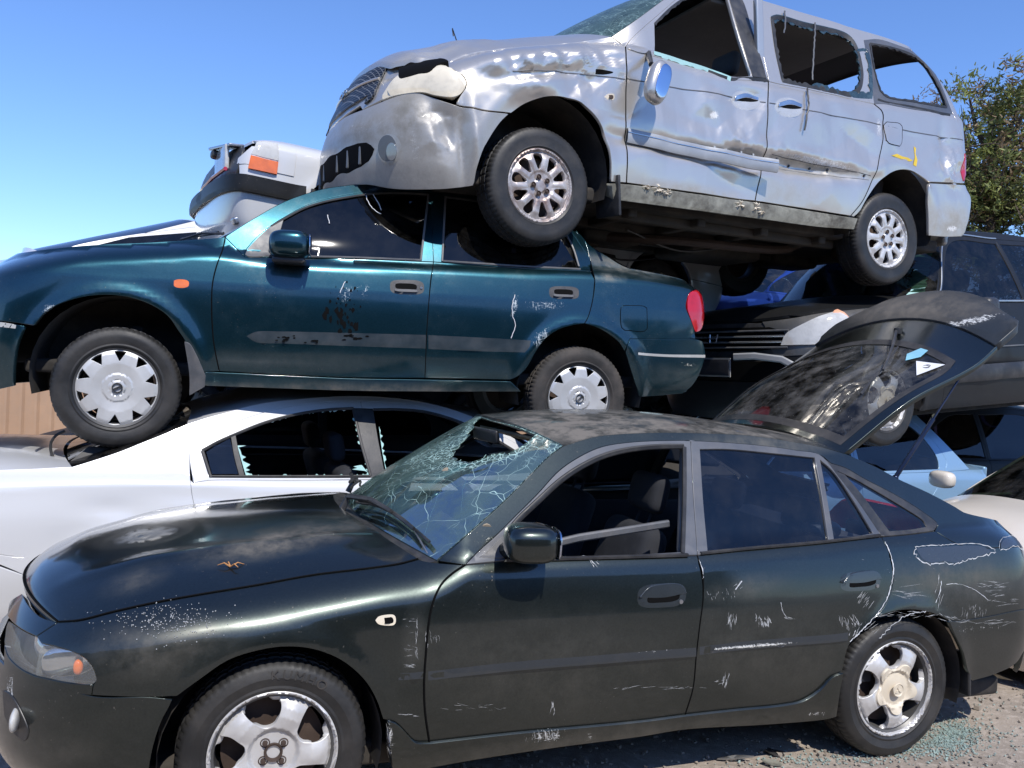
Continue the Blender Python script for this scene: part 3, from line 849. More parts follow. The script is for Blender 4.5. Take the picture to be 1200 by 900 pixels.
# ------------------------------------------------------------------ shared car pieces
def seat(car, x, y, h=.28, mat='cloth', parent=None, rec=.32, back=.62, hr=True):
    b = MB(); b.box((x, y, h), (.50, .48, .16), rot(0, .12), .07)
    c, s_ = math.cos(rec), math.sin(rec); R = rot(0, -rec)
    b.box((x + .26 + s_ * back / 2, y, h + .04 + c * back / 2), (.13, .47, back), rot(0, -rec + 0), .06, taper=(1, .86))
    o = b.build('seat', M[mat], parent or car.root)
    if hr:
        k = back + .12; hb = MB().box((x + .26 + s_ * k, y, h + .04 + c * k + .02), (.09, .25, .17), rot(0, -rec * .6), .042)
        for d in (-.05, .05): hb.tube([(x + .26 + s_ * (back - .05), y + d, h + c * (back - .05)), (x + .26 + s_ * k, y + d, h + c * k)], .006, 6)
        hb.build('headrest', M[mat], o)
    return o
def bench(car, x, hw, h=.30, mat='cloth', back=.55, rec=.42):
    b = MB().box((x, 0, h), (.48, hw * 2, .18), None, .07)
    c, s_ = math.cos(rec), math.sin(rec)
    b.box((x + .26 + s_ * back / 2, 0, h + .05 + c * back / 2), (.14, hw * 2, back), rot(0, -rec), .06)
    o = b.build('rear_seat', M[mat], car.root)
    for y in (-hw * .55, hw * .55): MB().box((x + .26 + s_ * (back + .08), y, h + .05 + c * (back + .08)), (.09, .26, .16), rot(0, -rec * .6), .042).build('headrest', M[mat], o)
    return o
def dash(car, x, zt, hw, mat='dash', wheel_side=1, wheel_tilt=.9):
    prof = [(x - .42, zt - .02), (x - .2, zt + .005), (x - .02, zt), (x + .05, zt - .05), (x + .03, zt - .16), (x - .06, zt - .32), (x - .3, zt - .4), (x - .42, zt - .3)]
    b = MB().prism(prof, -hw, hw); o = b.build('dashboard', M[mat], car.root, sharp=50)
    b = MB(); y = wheel_side * .36; cx, cz = x + .22, zt - .04; n = 32; t = wheel_tilt
    ring = [(cx + .185 * math.sin(a) * math.cos(t), y + .185 * math.cos(a), cz + .185 * math.sin(a) * math.sin(t)) for a in [2*math.pi*i/n for i in range(n + 1)]]
    b.tube(ring, .015, 8, False); b.blob((cx - .02, y, cz), (.09, .15, .12), 2.5, 8)
    for a in (0.1, math.pi - .1, -math.pi / 2): b.tube([(cx, y, cz), (cx + .18 * math.sin(a) * math.cos(t), y + .18 * math.cos(a), cz + .18 * math.sin(a) * math.sin(t))], .013, 6)
    b.tube([(cx, y, cz), (cx - .25, y, cz - .15)], .03, 8); b.build('steering_wheel', M['trim'], car.root)
def underbody(car, x0, x1, hw, z0, z1, axles, R, yin=None, arch_dx=0, eng=True):
    b = MB().box(((x0 + x1) / 2, 0, (z0 + z1) / 2), (x1 - x0, hw * 2, z1 - z0), None, .02)
    for ax in axles:
        b.tube([(ax, -hw, z0 + .10), (ax, hw, z0 + .10)], .035, 8)
        for sd in (-1, 1): b.tube([(ax + .05, sd * (hw - .12), z0 + .10), (ax + .06, sd * (hw - .16), .62)], .035, 8)
    b.tube([(x0 + .5, .18, z0 - .03), (x1 - .9, .2, z0 - .03), (x1 - .3, .35, z0 - .02)], .03, 8)
    b.box((x1 - .55, .3, z0 - .02), (.5, .32, .13), None, .05)
    o = b.build('underbody', M['under'], car.root)
    yi = yin or hw - .30
    for ax in axles:
        for sd in (-1, 1):
            l = MB(); n = 20; rows = []
            for i in range(n + 1):
                a = math.radians(-15 + 210 * i / n); rows.append([(ax + arch_dx + R * math.cos(a), sd * yy, axz(car, ax) + R * math.sin(a)) for yy in (hw + .13, yi)])
            l.grid(rows); c = [(ax + arch_dx, sd * yi, axz(car, ax))]
            rim_ = [r[1] for r in rows]; l.add(c + rim_, [(0, i + 1, i + 2) for i in range(n)])
            l.build('wheel_arch_liner', M['under'], car.root)
    return o
def axz(car, ax): return getattr(car, 'axz', {}).get(round(ax, 3), .32)
def seam(car, P, r=.0028, parent=None, lift=-.0005, name='panel_gap'):
    P = np.array(P) + [0, lift, 0]; return MB().tube(list(P), r, 5).build(name, M['void'], parent or car.root)
def strip3(car, name, mat, P, wdt, hgt, parent=None, out=np.array([0, -1., 0]), up=None):
    "a raised band following 3-D points"
    P = [np.array(p, float) for p in P]; rows = []
    for i, p in enumerate(P):
        t = P[min(i + 1, len(P) - 1)] - P[max(i - 1, 0)]; t /= np.linalg.norm(t) + 1e-12
        s_ = np.cross(t, out); s_ /= np.linalg.norm(s_) + 1e-12
        rows.append([p + s_ * wdt / 2 - out * .004, p + s_ * wdt / 2 + out * hgt * .6, p + s_ * wdt * .3 + out * hgt, p - s_ * wdt * .3 + out * hgt, p - s_ * wdt / 2 + out * hgt * .6, p - s_ * wdt / 2 - out * .004])
    b = MB().grid(rows); return b.build(name, M[mat] if isinstance(mat, str) else mat, parent or car.root)
def mirror_housing(car, c, d, yaw, mat, parent, face='mirror', stalk=None, e=3.2, name='door_mirror'):
    R = rot(yaw); b = MB().blob(c, d, e, 14, R)
    if stalk: b.tube(stalk, [.035, .03], 10)
    o = b.build(name, M[mat] if isinstance(mat, str) else mat, parent)
    q = np.array(c) + R @ np.array([d[0] / 2 - .004, 0, 0]); f = MB().blob(q, (.012, d[1] * .86, d[2] * .8), 3.5, 10, R); f.build('mirror_glass', M[face], o)
    return o
# ================================================================== dark green hatchback (front)
def build_green():
    c = Car('hatchback_car', 'dark green hatchback with shattered windscreen and raised tailgate, on the ground at the front', 'car', None,
        (-1.005, 3.554, 0, .355, 0, 0), dict(
        xn=[(.12, -.86), (.22, -.93), (.34, -.96), (.45, -.96), (.56, -.945), (.66, -.91), (.74, -.86), (.80, -.80), (.9, -.6)], Ln=.62, pn=2.25,
        xt=[(.2, 3.62), (.35, 3.70), (.6, 3.73), (.85, 3.68), (1.0, 3.60), (1.3, 3.4)], Lt=.45, pt=2.6,
        wz=[(.1, .77), (.2, .80), (.3, .832), (.42, .852), (.56, .862), (.68, .858), (.80, .842), (.90, .818), (1.0, .785)],
        wx=[(-1, .985), (0, .995), (1.2, 1.0), (2.6, 1.0), (3.7, .95)],
        zs=[(-.96, .70), (-.80, .745), (-.62, .785), (-.45, .815), (-.2, .845), (.1, .885), (.4, .925), (.62, .935), (1.0, .935), (1.6, .932), (2.2, .955), (2.6, .985), (3.0, 1.0), (3.35, .985), (3.75, .93)],
        rw=[(-.9, .16), (.2, .15), (.45, .13), (.66, .03), (2.3, .025), (2.8, .05), (3.7, .08)], rz=[(-.9, .12), (.2, .15), (.5, .15), (.7, .06), (2.4, .06), (3.7, .1)],
        lean=[(0, .42), (.6, .40), (2.4, .40), (2.8, .44), (3.3, .5), (3.7, .6)], lc=.30,
        flares=[(0, .31, .375, .010, .05), (2.635, .31, .355, .010, .05)]))
    c.axz = {0.0: .31, 2.635: .31}; g = M['green']
    # ---- shared lines (photo points)
    HE = [(26, 695), (32, 707), (47, 722), (68, 729)]; HE2 = [(68, 729), (93, 727), (133, 717), (183, 706), (233, 697), (300, 686), (367, 674), (433, 666), (467, 661), (490, 655)]
    cowl_c = (512, 658); doorF = [(545, 662), (530, 672), (517, 685), (507, 707), (502, 733), (499, 767), (497, 800), (498, 833), (503, 869)]
    belt1 = [(545, 662), (600, 657), (650, 654), (750, 652), (817, 651)]
    skirtF = [(454, 843), (463, 846), (474, 856), (486, 868), (503, 869)]; doorBot = [(503, 869), (600, 858), (750, 844), (803, 837)]
    doorBot2 = [(803, 837), (867, 830), (917, 825), (940, 820), (960, 807), (973, 793), (987, 787)]
    B = [(817, 651), (823, 673), (824, 700), (820, 733), (816, 767), (812, 807), (803, 837)]
    arcF = [(207, 816), (233, 797), (267, 774), (300, 763), (333, 758), (367, 761), (400, 774), (427, 797), (441, 820), (449, 843)]
    rdr = [(1033, 629), (1042, 648), (1047, 670), (1044, 695), (1036, 712), (1018, 730), (1003, 744)]
    arcR1 = [(1003, 744), (994, 758), (987, 787)]; belt2 = [(817, 651), (880, 644), (960, 637), (1033, 629)]
    sc = lambda *a: list(a)
    pf = [('dust', 180, 760, 90, 34, -5, .45), ('dust', 486, 750, 14, 40, 4, .3)]
    fender = c.panel('fender', g, [HE2, [(490, 655), (503, 658), (545, 662)], doorF, [(503, 869), (486, 868), (474, 856), (463, 846), (449, 843)], arcF[::-1], [(207, 816), (160, 817), (107, 815)],
                     [(107, 815), (109, 804)], [(113, 797), (108, 782), (95, 769), (70, 759), (48, 754)], [(48, 754), (42, 746)], [(42, 746), (68, 729)]], res=.028, step=5, mirror=True, paint=pf)
    # front bumper with its number recess, joined across the centre
    bz = lambda x, z: (x, z)
    c.panel('front_bumper', g, [[(-.995, .565), (-.93, .56), (-.80, .56), (-.62, .56)], [(-.62, .56), (-.55, .545), (-.40, .545), (-.318, .535)], [(-.318, .535), (-.352, .45), (-.372, .36), (-.385, .20)], [(-.385, .20), (-.6, .185), (-.9, .165), (-.995, .16)]],
            space='xz', step=.03, res=.035, join=True, center=.05, paint=[('scuff', 12, 810, 8, 40, 0, .9), ('dust', 60, 880, 60, 20, 0, .3)],
            holes=[[[(-.949, .445), (-.94, .45), (-.90, .445), (-.845, .42), (-.825, .38), (-.85, .345), (-.91, .335), (-.949, .335)]]] if False else ())
    # upper nose strip between bonnet and lamps
    c.panel('nose_panel', g, [[(26, 695), (32, 707), (47, 722), (68, 729)], [(68, 729), (42, 746)], [(42, 746), (26, 738), (14, 729), (8, 722)], [(8, 722), (12, 705), (26, 695)]], res=.02, step=3, rim=.03)
    lamp = c.panel('headlight', M['clear'], [[(42, 746), (48, 754), (44, 772), (41, 792)], [(41, 792), (25, 784), (10, 770), (5, 755)], [(5, 755), (7, 735), (10, 727)], [(10, 727), (26, 738), (42, 746)]], res=.02, step=4, rim=.05, bulge=.008, bulge_r=.02, mirror=True)
    ind = c.panel('indicator_lens', M['clear'], [[(48, 754), (70, 759), (95, 769), (108, 782), (113, 797)], [(113, 797), (109, 802), (80, 800), (41, 792)], [(41, 792), (44, 772), (48, 754)]], res=.016, step=4, rim=.04, bulge=.01, bulge_r=.02, mirror=True)
    P = c.cast3([(86, 786)])[0]; MB().blob(P + [.01, .03, 0], (.03, .03, .05), 2.2, 10).build('amber_bulb', M['amber'], ind)
    MB().blob(c.cast3([(70, 782)])[0] + [.02, .055, 0], (.16, .04, .10), 2.4, 10).build('reflector', M['chrome'], ind)
    MB().blob(c.cast3([(26, 762)])[0] + [.10, .12, 0], (.16, .30, .12), 2.6, 12).build('reflector', M['chrome'], lamp)
    c.panel('lamp_trim', g, [[(5, 755), (10, 770), (25, 784), (41, 792)], [(41, 792), (80, 800), (109, 802)], [(109, 802), (107, 815)], [(107, 815), (70, 811), (30, 800), (4, 786)]], res=.02, step=4, rim=.02)
    # lower grille / fog recess
    c.panel('fog_lamp_recess', M['trim'], [[(4, 808), (12, 812), (26, 835), (34, 858), (30, 868), (16, 858), (6, 838)]], res=.02, step=4, off=.004, rim=.01, mirror=True)
    MB().blob(c.cast3([(20, 842)])[0] + [-.004, 0, 0], (.03, .13, .07), 2.2, 10).build('fog_lamp', M['clear_solid'], c.root)
    # bonnet
    E = c.cast3(chain([HE2], 6, False)); e0 = E[0]
    Cb = [(-.865, 0, .760), (-.82, 0, .805), (-.70, 0, .862), (-.5, 0, .915), (-.25, 0, .955), (0, 0, .978), (.2, 0, .99), (.30, 0, .992)]
    pb = [('dust', 330, 634, 100, 16, -12, .85), ('dust', 160, 680, 40, 14, -20, .42), ('dust', 420, 600, 60, 10, -8, .3), ('dust', 250, 635, 40, 12, -20, .4)]
    ridge = lambda x, y: .012 * np.exp(-((np.abs(y) - .47 - .04 * x) / .035) ** 2) * np.clip((x + .75) * 3, 0, 1) * np.clip((.45 - x) * 4, 0, 1) + .006 * np.exp(-((x - .05) / .1) ** 2 - ((y + .35) / .15) ** 2) * -1
    seam(c, E + [0, 0, .0015], .0034, name='bonnet_gap'); seam(c, c.cast3(chain([doorF], 5, False)), .0042, name='door_gap'); seam(c, c.cast3(chain([B], 5, False)), .0026, name='door_gap')
    F0 = np.array([[Cb0 + (E[0][0] - Cb0) * u * u, E[0][1] * u, .760 + (E[0][2] - .760) * abs(u) ** 2.4 + .0015] for Cb0 in (-.865,) for u in np.linspace(-1, 1, 41)]); seam(c, F0 + [-.001, 0, 0], .0036, name='bonnet_gap')
    c.ribs('bonnet', g, E, Cb, nu=30, k=2.4, ns=48, bulgefn=ridge, rim=.025, paint=pb)
    # twig and leaf litter lying on the bonnet is separate
    # cowl
    wsb = [(403, 578), (411, 595), (425, 611), (443, 624), (467, 638), (490, 650), (512, 657)]
    Lw = c.cast3([(512, 657)])[0]
    base_E = np.array([Lw[0], Lw[1], Lw[2]])
    c.A0 = base_E
    # windscreen and roof lines
    wsE = [(512, 657), (547, 627), (587, 591), (621, 557), (643, 535), (659, 523)]
    rfE = [(659, 523), (680, 516), (700, 511), (730, 508), (780, 506.5), (830, 507.5), (880, 510), (933, 518), (960, 523), (992, 532)]
    Ew = c.cast3(chain([wsE], 6, False)); Er = c.cast3(chain([rfE], 6, False))
    print('ws edge', Ew[0].round(3), Ew[-1].round(3), 'roof', Er[0].round(3), Er[-1].round(3), 'bonnet end', E[-1].round(3))
    cw0 = np.array([.36, 0, .975]); hw0 = np.array([Ew[-1][0] - .10, 0, 1.385])
    Cw = [cw0, (.36 * .66 + hw0[0] * .34, 0, cw0[2] + .34 * (hw0[2] - cw0[2]) + .018), (.36 * .33 + hw0[0] * .67, 0, cw0[2] + .67 * (hw0[2] - cw0[2]) + .018), hw0]
    Cr = [hw0, (hw0[0] + .3, 0, 1.418), (1.6, 0, 1.432), (2.0, 0, 1.42), (Er[-1][0] - .05, 0, 1.372)]
    # cracked windscreen with a hole torn through at the top
    ws_patch(c, Ew, Cw, [(690, 0)])
    c.ribs('roof', g, Er, Cr, nu=24, k=2.6, ns=50, rim=.02, paint=[('dust', 700, 500, 170, 26, 0, 1.25), ('dust', 610, 505, 60, 22, 0, 1.3), ('dust', 860, 506, 120, 16, 4, 1.1)])
    # black scuttle below the glass
    Eb = np.array([E[-1], E[-1] + (Ew[0] - E[-1]) * .5 + [0, 0, -.01], Ew[0]]); Cbk = [(.30, 0, .985), (.33, 0, .972), (.362, 0, .976)]
    c.ribs('scuttle_panel', M['trim'], Eb, Cbk, nu=24, k=2.2, ns=6, rim=.02)
    # wipers
    def on_ws(u, s):   # u -1..1 across, s 0..1 up
        e = resample(Ew, 21); cc = resample(Cw, 21); i = s * 20; k = min(int(i), 19); f_ = i - k; ee = e[k] * (1 - f_) + e[k+1] * f_; c_ = cc[k] * (1 - f_) + cc[k+1] * f_
        return np.array([c_[0] + (ee[0] - c_[0]) * u * u, abs(ee[1]) * u, c_[2] + (ee[2] - c_[2]) * abs(u) ** 2.2])
    c.on_ws = on_ws
    up = np.array([-.35, 0, .25]) / 4
    for (u0, u1, n_) in ((-.10, -.92, 'a'), (.92, .45, 'b')):
        w = MB(); pts = [on_ws(u0 + (u1 - u0) * t, .03 + .05 * math.sin(t * 3) + (.02 if t < .2 else .03)) + up * .25 for t in np.linspace(0, 1, 9)]
        w.tube(pts, .006, 6); w.tube([p + up * .22 for p in pts[1:-1]], .008, 6); w.tube([pts[0] + np.array([-.06, 0, -.03]), pts[0] + up * .4, pts[3] + up * .55, pts[5] + up * .4], [.016, .013, .010, .008], 8)
        w.build('wiper', M['trim'], c.root)
    w = MB().tube([c.cast3([(512, 657)])[0] + [-.02, .06, .012], on_ws(-.75, .10) + up * .3], .004, 5); w.build('wiper_arm', M['steel'], c.root)
    # A pillar and roof rail
    frame_out = [(545, 662), (562, 645), (580, 629), (605, 604), (630, 579), (655, 552), (680, 535), (705, 524), (735, 519), (767, 517), (802, 516.5), (815, 517), (853, 519), (907, 524), (933, 528), (960, 533), (981, 557), (1003, 585), (1021, 611), (1033, 629)]
    c.panel('windscreen_pillar', g, [wsE, rfE, [(992, 532), (1027, 547), (1053, 561), (1088, 577), (1120, 594), (1130, 600), (1167, 609), (1193, 616), (1215, 621)],
            [(1215, 621), (1215, 640)], [(1215, 640), (1130, 640), (1095, 622)], [(1095, 622), (1099, 615), (1083, 601), (1053, 582), (1013, 561), (990, 548), (974, 543)], [(974, 543), (966, 536), (960, 533)],
            frame_out[:17][::-1], [(545, 662), (512, 657)]], res=.03, step=6, mirror=True, paint=[('dust', 900, 520, 80, 10, 3, .5)])
    c.panel('rear_quarter_panel', g, [[(1033, 629), (1067, 626), (1095, 622)], [(1095, 622), (1130, 640), (1215, 640)], [(1215, 640), (1230, 680), (1232, 712)], [(1232, 712), (1200, 714), (1160, 722), (1123, 728)], [(1123, 728), (1112, 727)],
            [(1112, 727), (1100, 721), (1077, 715), (1050, 716), (1023, 726), (1003, 744)], rdr[::-1], ], res=.028, step=5, mirror=True,
            paint=[('scuff', 1090, 700, 60, 20, 0, .45), ('scuff', 1060, 722, 60, 6, 3, .8), ('scuff', 1160, 695, 40, 20, 0, .5), ('dust', 1120, 680, 80, 30, 0, .5)])
    c.panel('C_pillar_frame' if False else 'quarter_window_surround', M['trim'], [[(960, 533), (974, 543)], [(974, 543), (990, 548), (1013, 561), (1053, 582), (1083, 601), (1099, 615), (1095, 622)], [(1095, 622), (1067, 626), (1033, 629)], [(1033, 629), (1021, 611), (1003, 585), (981, 557), (960, 533)]],
            holes=[[[(978, 551), (1000, 561), (1030, 578), (1060, 596), (1082, 611), (1085, 617)], [(1085, 617), (1067, 620), (1042, 622)], [(1042, 622), (1030, 606), (1008, 577), (990, 556)], [(990, 556), (978, 551)]]], res=.03, step=5, off=.002, mirror=True)
    c.panel('quarter_window', M['tint2'], [[(974, 546), (1000, 557), (1030, 574), (1060, 592), (1088, 610), (1090, 620)], [(1090, 620), (1067, 624), (1038, 626)], [(1038, 626), (1026, 608), (1004, 579), (986, 556)], [(986, 556), (974, 546)]], res=.05, off=-.004, rim=0, mirror=True)
    # doors
    winF = [[(592, 652), (593, 627)], [(593, 627), (605, 611), (630, 587), (655, 564), (680, 547), (705, 535), (730, 528), (767, 523.5), (800, 523)], [(800, 523), (799, 580), (797, 647)], [(797, 647), (700, 652), (640, 654), (592, 656)]]
    d1 = c.panel('front_door', g, [belt1, B, doorBot[::-1], doorF[::-1]], res=.03, step=5, mirror=True,
        paint=[('dust', 640, 780, 160, 60, 0, .25)])
    seal_y = .0
    fr = c.panel('window_frame', M['frame'], [frame_out[:12], [(809, 517), (812, 580), (817, 651)], belt1[::-1]], holes=[winF], res=.04, step=6, off=.004, rim=.03, parent=d1, mirror=True)
    c.panel('sail_trim', M['grey_trim'], [[(560, 655), (575, 641), (592, 626), (592, 654), (575, 656)]], res=.03, off=.009, rim=.02, parent=d1, mirror=True)
    # rubber lips round the opening
    L = c.cast3(chain([winF[1]], 6, False)); strip3(c, 'window_seal', 'seal', L + [0, -.004, 0], .022, .008, d1)
    L = c.cast3(chain([[(801, 523), (801, 580), (799, 647)]], 8, False)); strip3(c, 'window_seal', 'seal', L + [0, -.004, 0], .018, .010, d1)
    L = c.cast3(chain([[(592, 656), (700, 653), (805, 650)]], 8, False)); strip3(c, 'window_seal', 'seal', L + [0, -.004, 0], .014, .010, d1)
    # loose window channel hanging across the opening
    A = c.cast3([(657, 641)])[0] + [0, .06, 0]; Bp = c.cast3([(792, 617)])[0] + [0, .06, 0]
    strip3(c, 'loose_window_channel', 'grey_trim', [A, (A * .8 + Bp * .2) + [0, 0, .006], Bp], .03, .012, d1)
    winR = [[(820, 527), (853, 527), (907, 532), (954, 537)], [(954, 537), (962, 580), (970, 634)], [(970, 634), (900, 641), (829, 645)], [(829, 645), (824, 590), (820, 527)]]
    winR2 = [[(961, 540), (975, 552), (1000, 588), (1022, 625)], [(1022, 625), (1000, 629), (977, 632)], [(977, 632), (970, 590), (961, 540)]]
    d2 = c.panel('rear_door', g, [belt2, rdr, arcR1, doorBot2[::-1], B[::-1]], res=.03, step=5, mirror=True,
        paint=[('dust', 870, 690, 50, 14, -10, .4), ('scuff', 1000, 730, 30, 22, -30, .5), ('dust', 900, 760, 120, 50, 0, .25)])
    c.panel('window_frame', M['frame'], [[(809, 517), (815, 517), (853, 519), (907, 524), (933, 528), (960, 533), (981, 557), (1003, 585), (1021, 611), (1033, 629)], belt2[::-1], [(817, 651), (812, 580), (809, 517)]], holes=[winR, winR2], res=.04, step=6, off=.004, rim=.03, parent=d2, mirror=True)
    c.panel('window', M['tint2'], [[(818, 524), (853, 524), (907, 529), (957, 534)], [(957, 534), (966, 580), (973, 636)], [(973, 636), (900, 643), (827, 647)], [(827, 647), (818, 524)]], res=.06, off=-.006, rim=0, parent=d2, mirror=True)
    c.panel('window', M['tint2'], [[(958, 536), (978, 552), (1003, 588), (1025, 627)], [(1025, 627), (975, 635)], [(975, 635), (958, 536)]], res=.06, off=-.006, rim=0, parent=d2, mirror=True)
    L = c.cast3(chain([[(820, 648), (880, 642), (960, 635), (1030, 627)]], 8, False)); strip3(c, 'window_seal', 'seal', L + [0, -.004, 0], .012, .009, d2)
    # side mouldings
    def mould(pts, hpx, parent):
        top = pts; bot = [(x, y + hpx) for x, y in pts][::-1]
        c.panel('side_moulding', M['mould'], [top, [top[-1], bot[0]], bot, [bot[-1], top[0]]], res=.02, step=6, bulge=.020, bulge_r=.014, rim=.01, parent=parent, gap=0, mirror=False, paint=[('scuff', 880, 757, 80, 3, -5, 1.2), ('scuff', 760, 765, 60, 3, -5, 1.0)])
    mould([(467, 789), (480, 788.5), (497, 787)], 8, fender); mould([(502, 787), (600, 776), (700, 768), (760, 763), (816, 759)], 10.5, d1)
    mould([(820, 758), (870, 752), (930, 747), (980, 743), (994, 741)], 9.5, d2)
    # door handles
    def handle(cx, cy, w, h, parent, ang):
        el = lambda k, sx=1: [(cx + w * k * math.cos(a) * sx + 0, cy + h * k * math.sin(a) + ang * w * k * math.cos(a) * sx) for a in [2 * math.pi * i / 28 for i in range(28)]]
        sup = lambda kx, ky, dy=0: [(cx + w * kx * math.copysign(abs(math.cos(a)) ** .62, math.cos(a)), cy + dy + h * ky * math.copysign(abs(math.sin(a)) ** .62, math.sin(a)) + ang * w * math.cos(a)) for a in [2 * math.pi * i / 32 for i in range(33)]]
        o = c.panel('door_handle', M['handle'], [sup(1, 1)], res=.012, step=2, bulge=.013, bulge_r=.014, rim=.004, gap=0, parent=parent)
        c.panel('grip_shade', M['void'], [sup(.66, .36, h * .16)], res=.012, step=2, off=.0138, rim=.002, gap=0, parent=o)  # flat black patch painted for the shade inside the grip
        top = [(cx - w * .95, cy - h * .05 - ang * w), (cx - w * .6, cy - h * .75 - ang * w * .6), (cx, cy - h * .95), (cx + w * .7, cy - h * .8 + ang * w * .7), (cx + w * .95, cy - h * .1 + ang * w)]
        c.panel('handle_flap', M['handle'], [top, [(cx + w * .95, cy - h * .1 + ang * w), (cx, cy + h * .12), (cx - w * .95, cy - h * .05 - ang * w)]], res=.01, step=2, off=.014, bulge=.010, bulge_r=.012, rim=.006, gap=0, parent=o)
        lk = c.cast3([(cx + w * .72, cy + h * .55 + ang * w * .7)])[0]; MB().lathe([(0, -.004), (.008, -.004), (.009, 0), (.009, .01)], lk - [0, .012, 0], n=14).build('lock', M['steel'], o)
    handle(775.5, 698, 28.5, 14, d1, -.08); handle(1008.5, 681, 23.5, 11.5, d2, -.10)
    # side repeater hole
    c.panel('repeater_socket', M['cap_cream'], [[(440, 727), (443, 723), (452, 720.5), (462, 721), (464, 727), (462, 732), (452, 733), (443, 731), (440, 727)]], res=.01, step=2, bulge=.006, bulge_r=.008, rim=.003, gap=0, parent=fender)
    c.panel('repeater_hole', M['void'], [[(450, 724), (459, 724), (460, 729), (451, 730)]], res=.01, step=2, off=.007, rim=.002, gap=0, parent=fender)
    # sill skirt
    c.panel('side_skirt', g, [skirtF, doorBot, doorBot2, [(987, 787), (983, 805), (978, 838)], [(978, 838), (967, 841), (900, 847), (800, 853), (750, 861), (650, 874), (550, 889), (490, 900), (461, 904)], [(461, 904), (457, 880), (454, 843)]], res=.03, step=6, off=.012, rim=.05, bulge=.012, bulge_r=.02, mirror=True,
            paint=[('scuff', 455, 870, 6, 40, 0, 1.0), ('scuff', 640, 862, 30, 12, -5, .95), ('scuff', 960, 838, 20, 4, 0, 1.1), ('scuff', 690, 862, 10, 10, 0, .9), ('dust', 700, 870, 250, 16, -8, .5)])
    # rear bumper
    c.panel('rear_bumper', g, [[(1123, 728), (1160, 722), (1200, 714), (1232, 712)], [(1232, 712), (1262, 716)], [(1262, 716), (1262, 740), (1240, 752), (1200, 763)], [(1200, 763), (1190, 778), (1167, 790), (1140, 798)], [(1140, 798), (1134, 785), (1129, 765), (1118, 742), (1112, 727)]], res=.03, mirror=True, paint=[('scuff', 1150, 735, 50, 8, -8, .7)])
    tl = [(3.30, .70), (3.45, .71), (3.60, .72)]
    c.panel('tail_bumper', g, [[(3.42, .62), (3.70, .60), (3.76, .60)], [(3.76, .60), (3.74, .3)], [(3.74, .3), (3.42, .30)]], space='xz', step=.04, res=.05, mirror=True)
    c.panel('tail_light', M['red'], [[(3.52, .72), (3.72, .70)], [(3.72, .70), (3.69, .92)], [(3.69, .92), (3.56, .93)], [(3.56, .93), (3.52, .72)]], space='xz', step=.04, res=.04, mirror=True)
    MB().box((3.60, 0, .60), (.06, 1.2, .36), None, .03).build('rear_valance', g, c.root)
    # mud flap
    fl = MB(); a = c.cast3([(1131, 770)])[0]; b_ = c.cast3([(1137, 800)])[0]
    fl.box((a + b_) / 2 + [.015, .08, -.03], (.02, .15, .20), rot(.15, .1), .008); fl.build('mud_flap', M['trim'], c.root)
    # wheels
    wheel(c, (0, -.832, .307), .307, .210, .19, 'five', steer=-.04, spin=.22, tyre_text='KUMHO')
    wheel(c, (2.635, -.826, .307), .307, .210, .19, 'fivecap', spin=.1, tyre_text=None)
    for x in (0, 2.635): wheel(c, (x, .83, .307), .307, .210, .19, 'five', side=1, detail=False)
    underbody(c, -.5, 3.4, .70, .17, .26, (0, 2.635), .36, .46)
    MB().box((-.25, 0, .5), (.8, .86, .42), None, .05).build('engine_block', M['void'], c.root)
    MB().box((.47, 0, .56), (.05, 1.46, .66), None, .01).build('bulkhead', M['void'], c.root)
    # cabin
    seat(c, 1.12, -.36, .34); seat(c, 1.12, .36, .34, back=.66)
    bench(c, 1.98, .58, .36); dash(c, .88, .90, .66)
    pc = MB(); pc.box((2.62, 0, .86), (.42, 1.1, .03), rot(0, .03), .01); pc.build('parcel_shelf', M['greycloth'], c.root)
    MB().blob((2.52, -.42, .93), (.20, .12, .09), 2.5, 12).build('speaker_pod', M['grey_trim'], c.root)
    # far/near inner door trims
    for sd in (-1, 1):
        MB().box((1.55, sd * .755, .60), (2.0, .03, .55), None, .012).build('door_trim', M['cloth'], c.root)
    # rear-view mirror, torn pillar trim and the loose roof lining seen through the hole
    p = on_ws(.02, .86); MB().box(p + [.07, 0, -.03], (.02, .22, .06), rot(.2, .2), .009).build('rear_view_mirror', M['trim'], c.root)
    def ws_at(px_):
        g_ = [(u, s_) for u in np.linspace(-1, 1, 81) for s_ in np.linspace(0, 1, 41)]; Q_ = np.array([on_ws(u, s_) for u, s_ in g_]); k = np.argmin(np.hypot(*(project(c.to_world(Q_)) - px_).T)); return Q_[k]
    a = ws_at((517, 549)) + [.02, 0, -.02]; b2 = ws_at((561, 612)) + [.025, 0, -.025]
    pts = [a, a * .7 + b2 * .3 + [.02, 0, .012], a * .35 + b2 * .65 + [.02, 0, .008], b2]
    MB().tube(spline(pts, .03), .024, 12).build('torn_pillar_trim', M['beige'], c.root)
    h = on_ws(-.35, .93); MB().box(h + [.22, .12, -.06], (.22, .8, .012), rot(.1, -.25), .004).build('hanging_roof_lining', M['beige'], c.root)
    # door mirror
    mp = c.cast3([(600, 648)])[0]
    q = c.onplane((622, 636), mp[1] - .13)
    mirror_housing(c, q, (.19, .18, .135), -.15, g, d1, stalk=[mp + [-.03, .03, .0], q + [0, .03, -.02]])
    # scratch lines: peeled lacquer outlines on the rear quarter
    rr = random.Random(4)
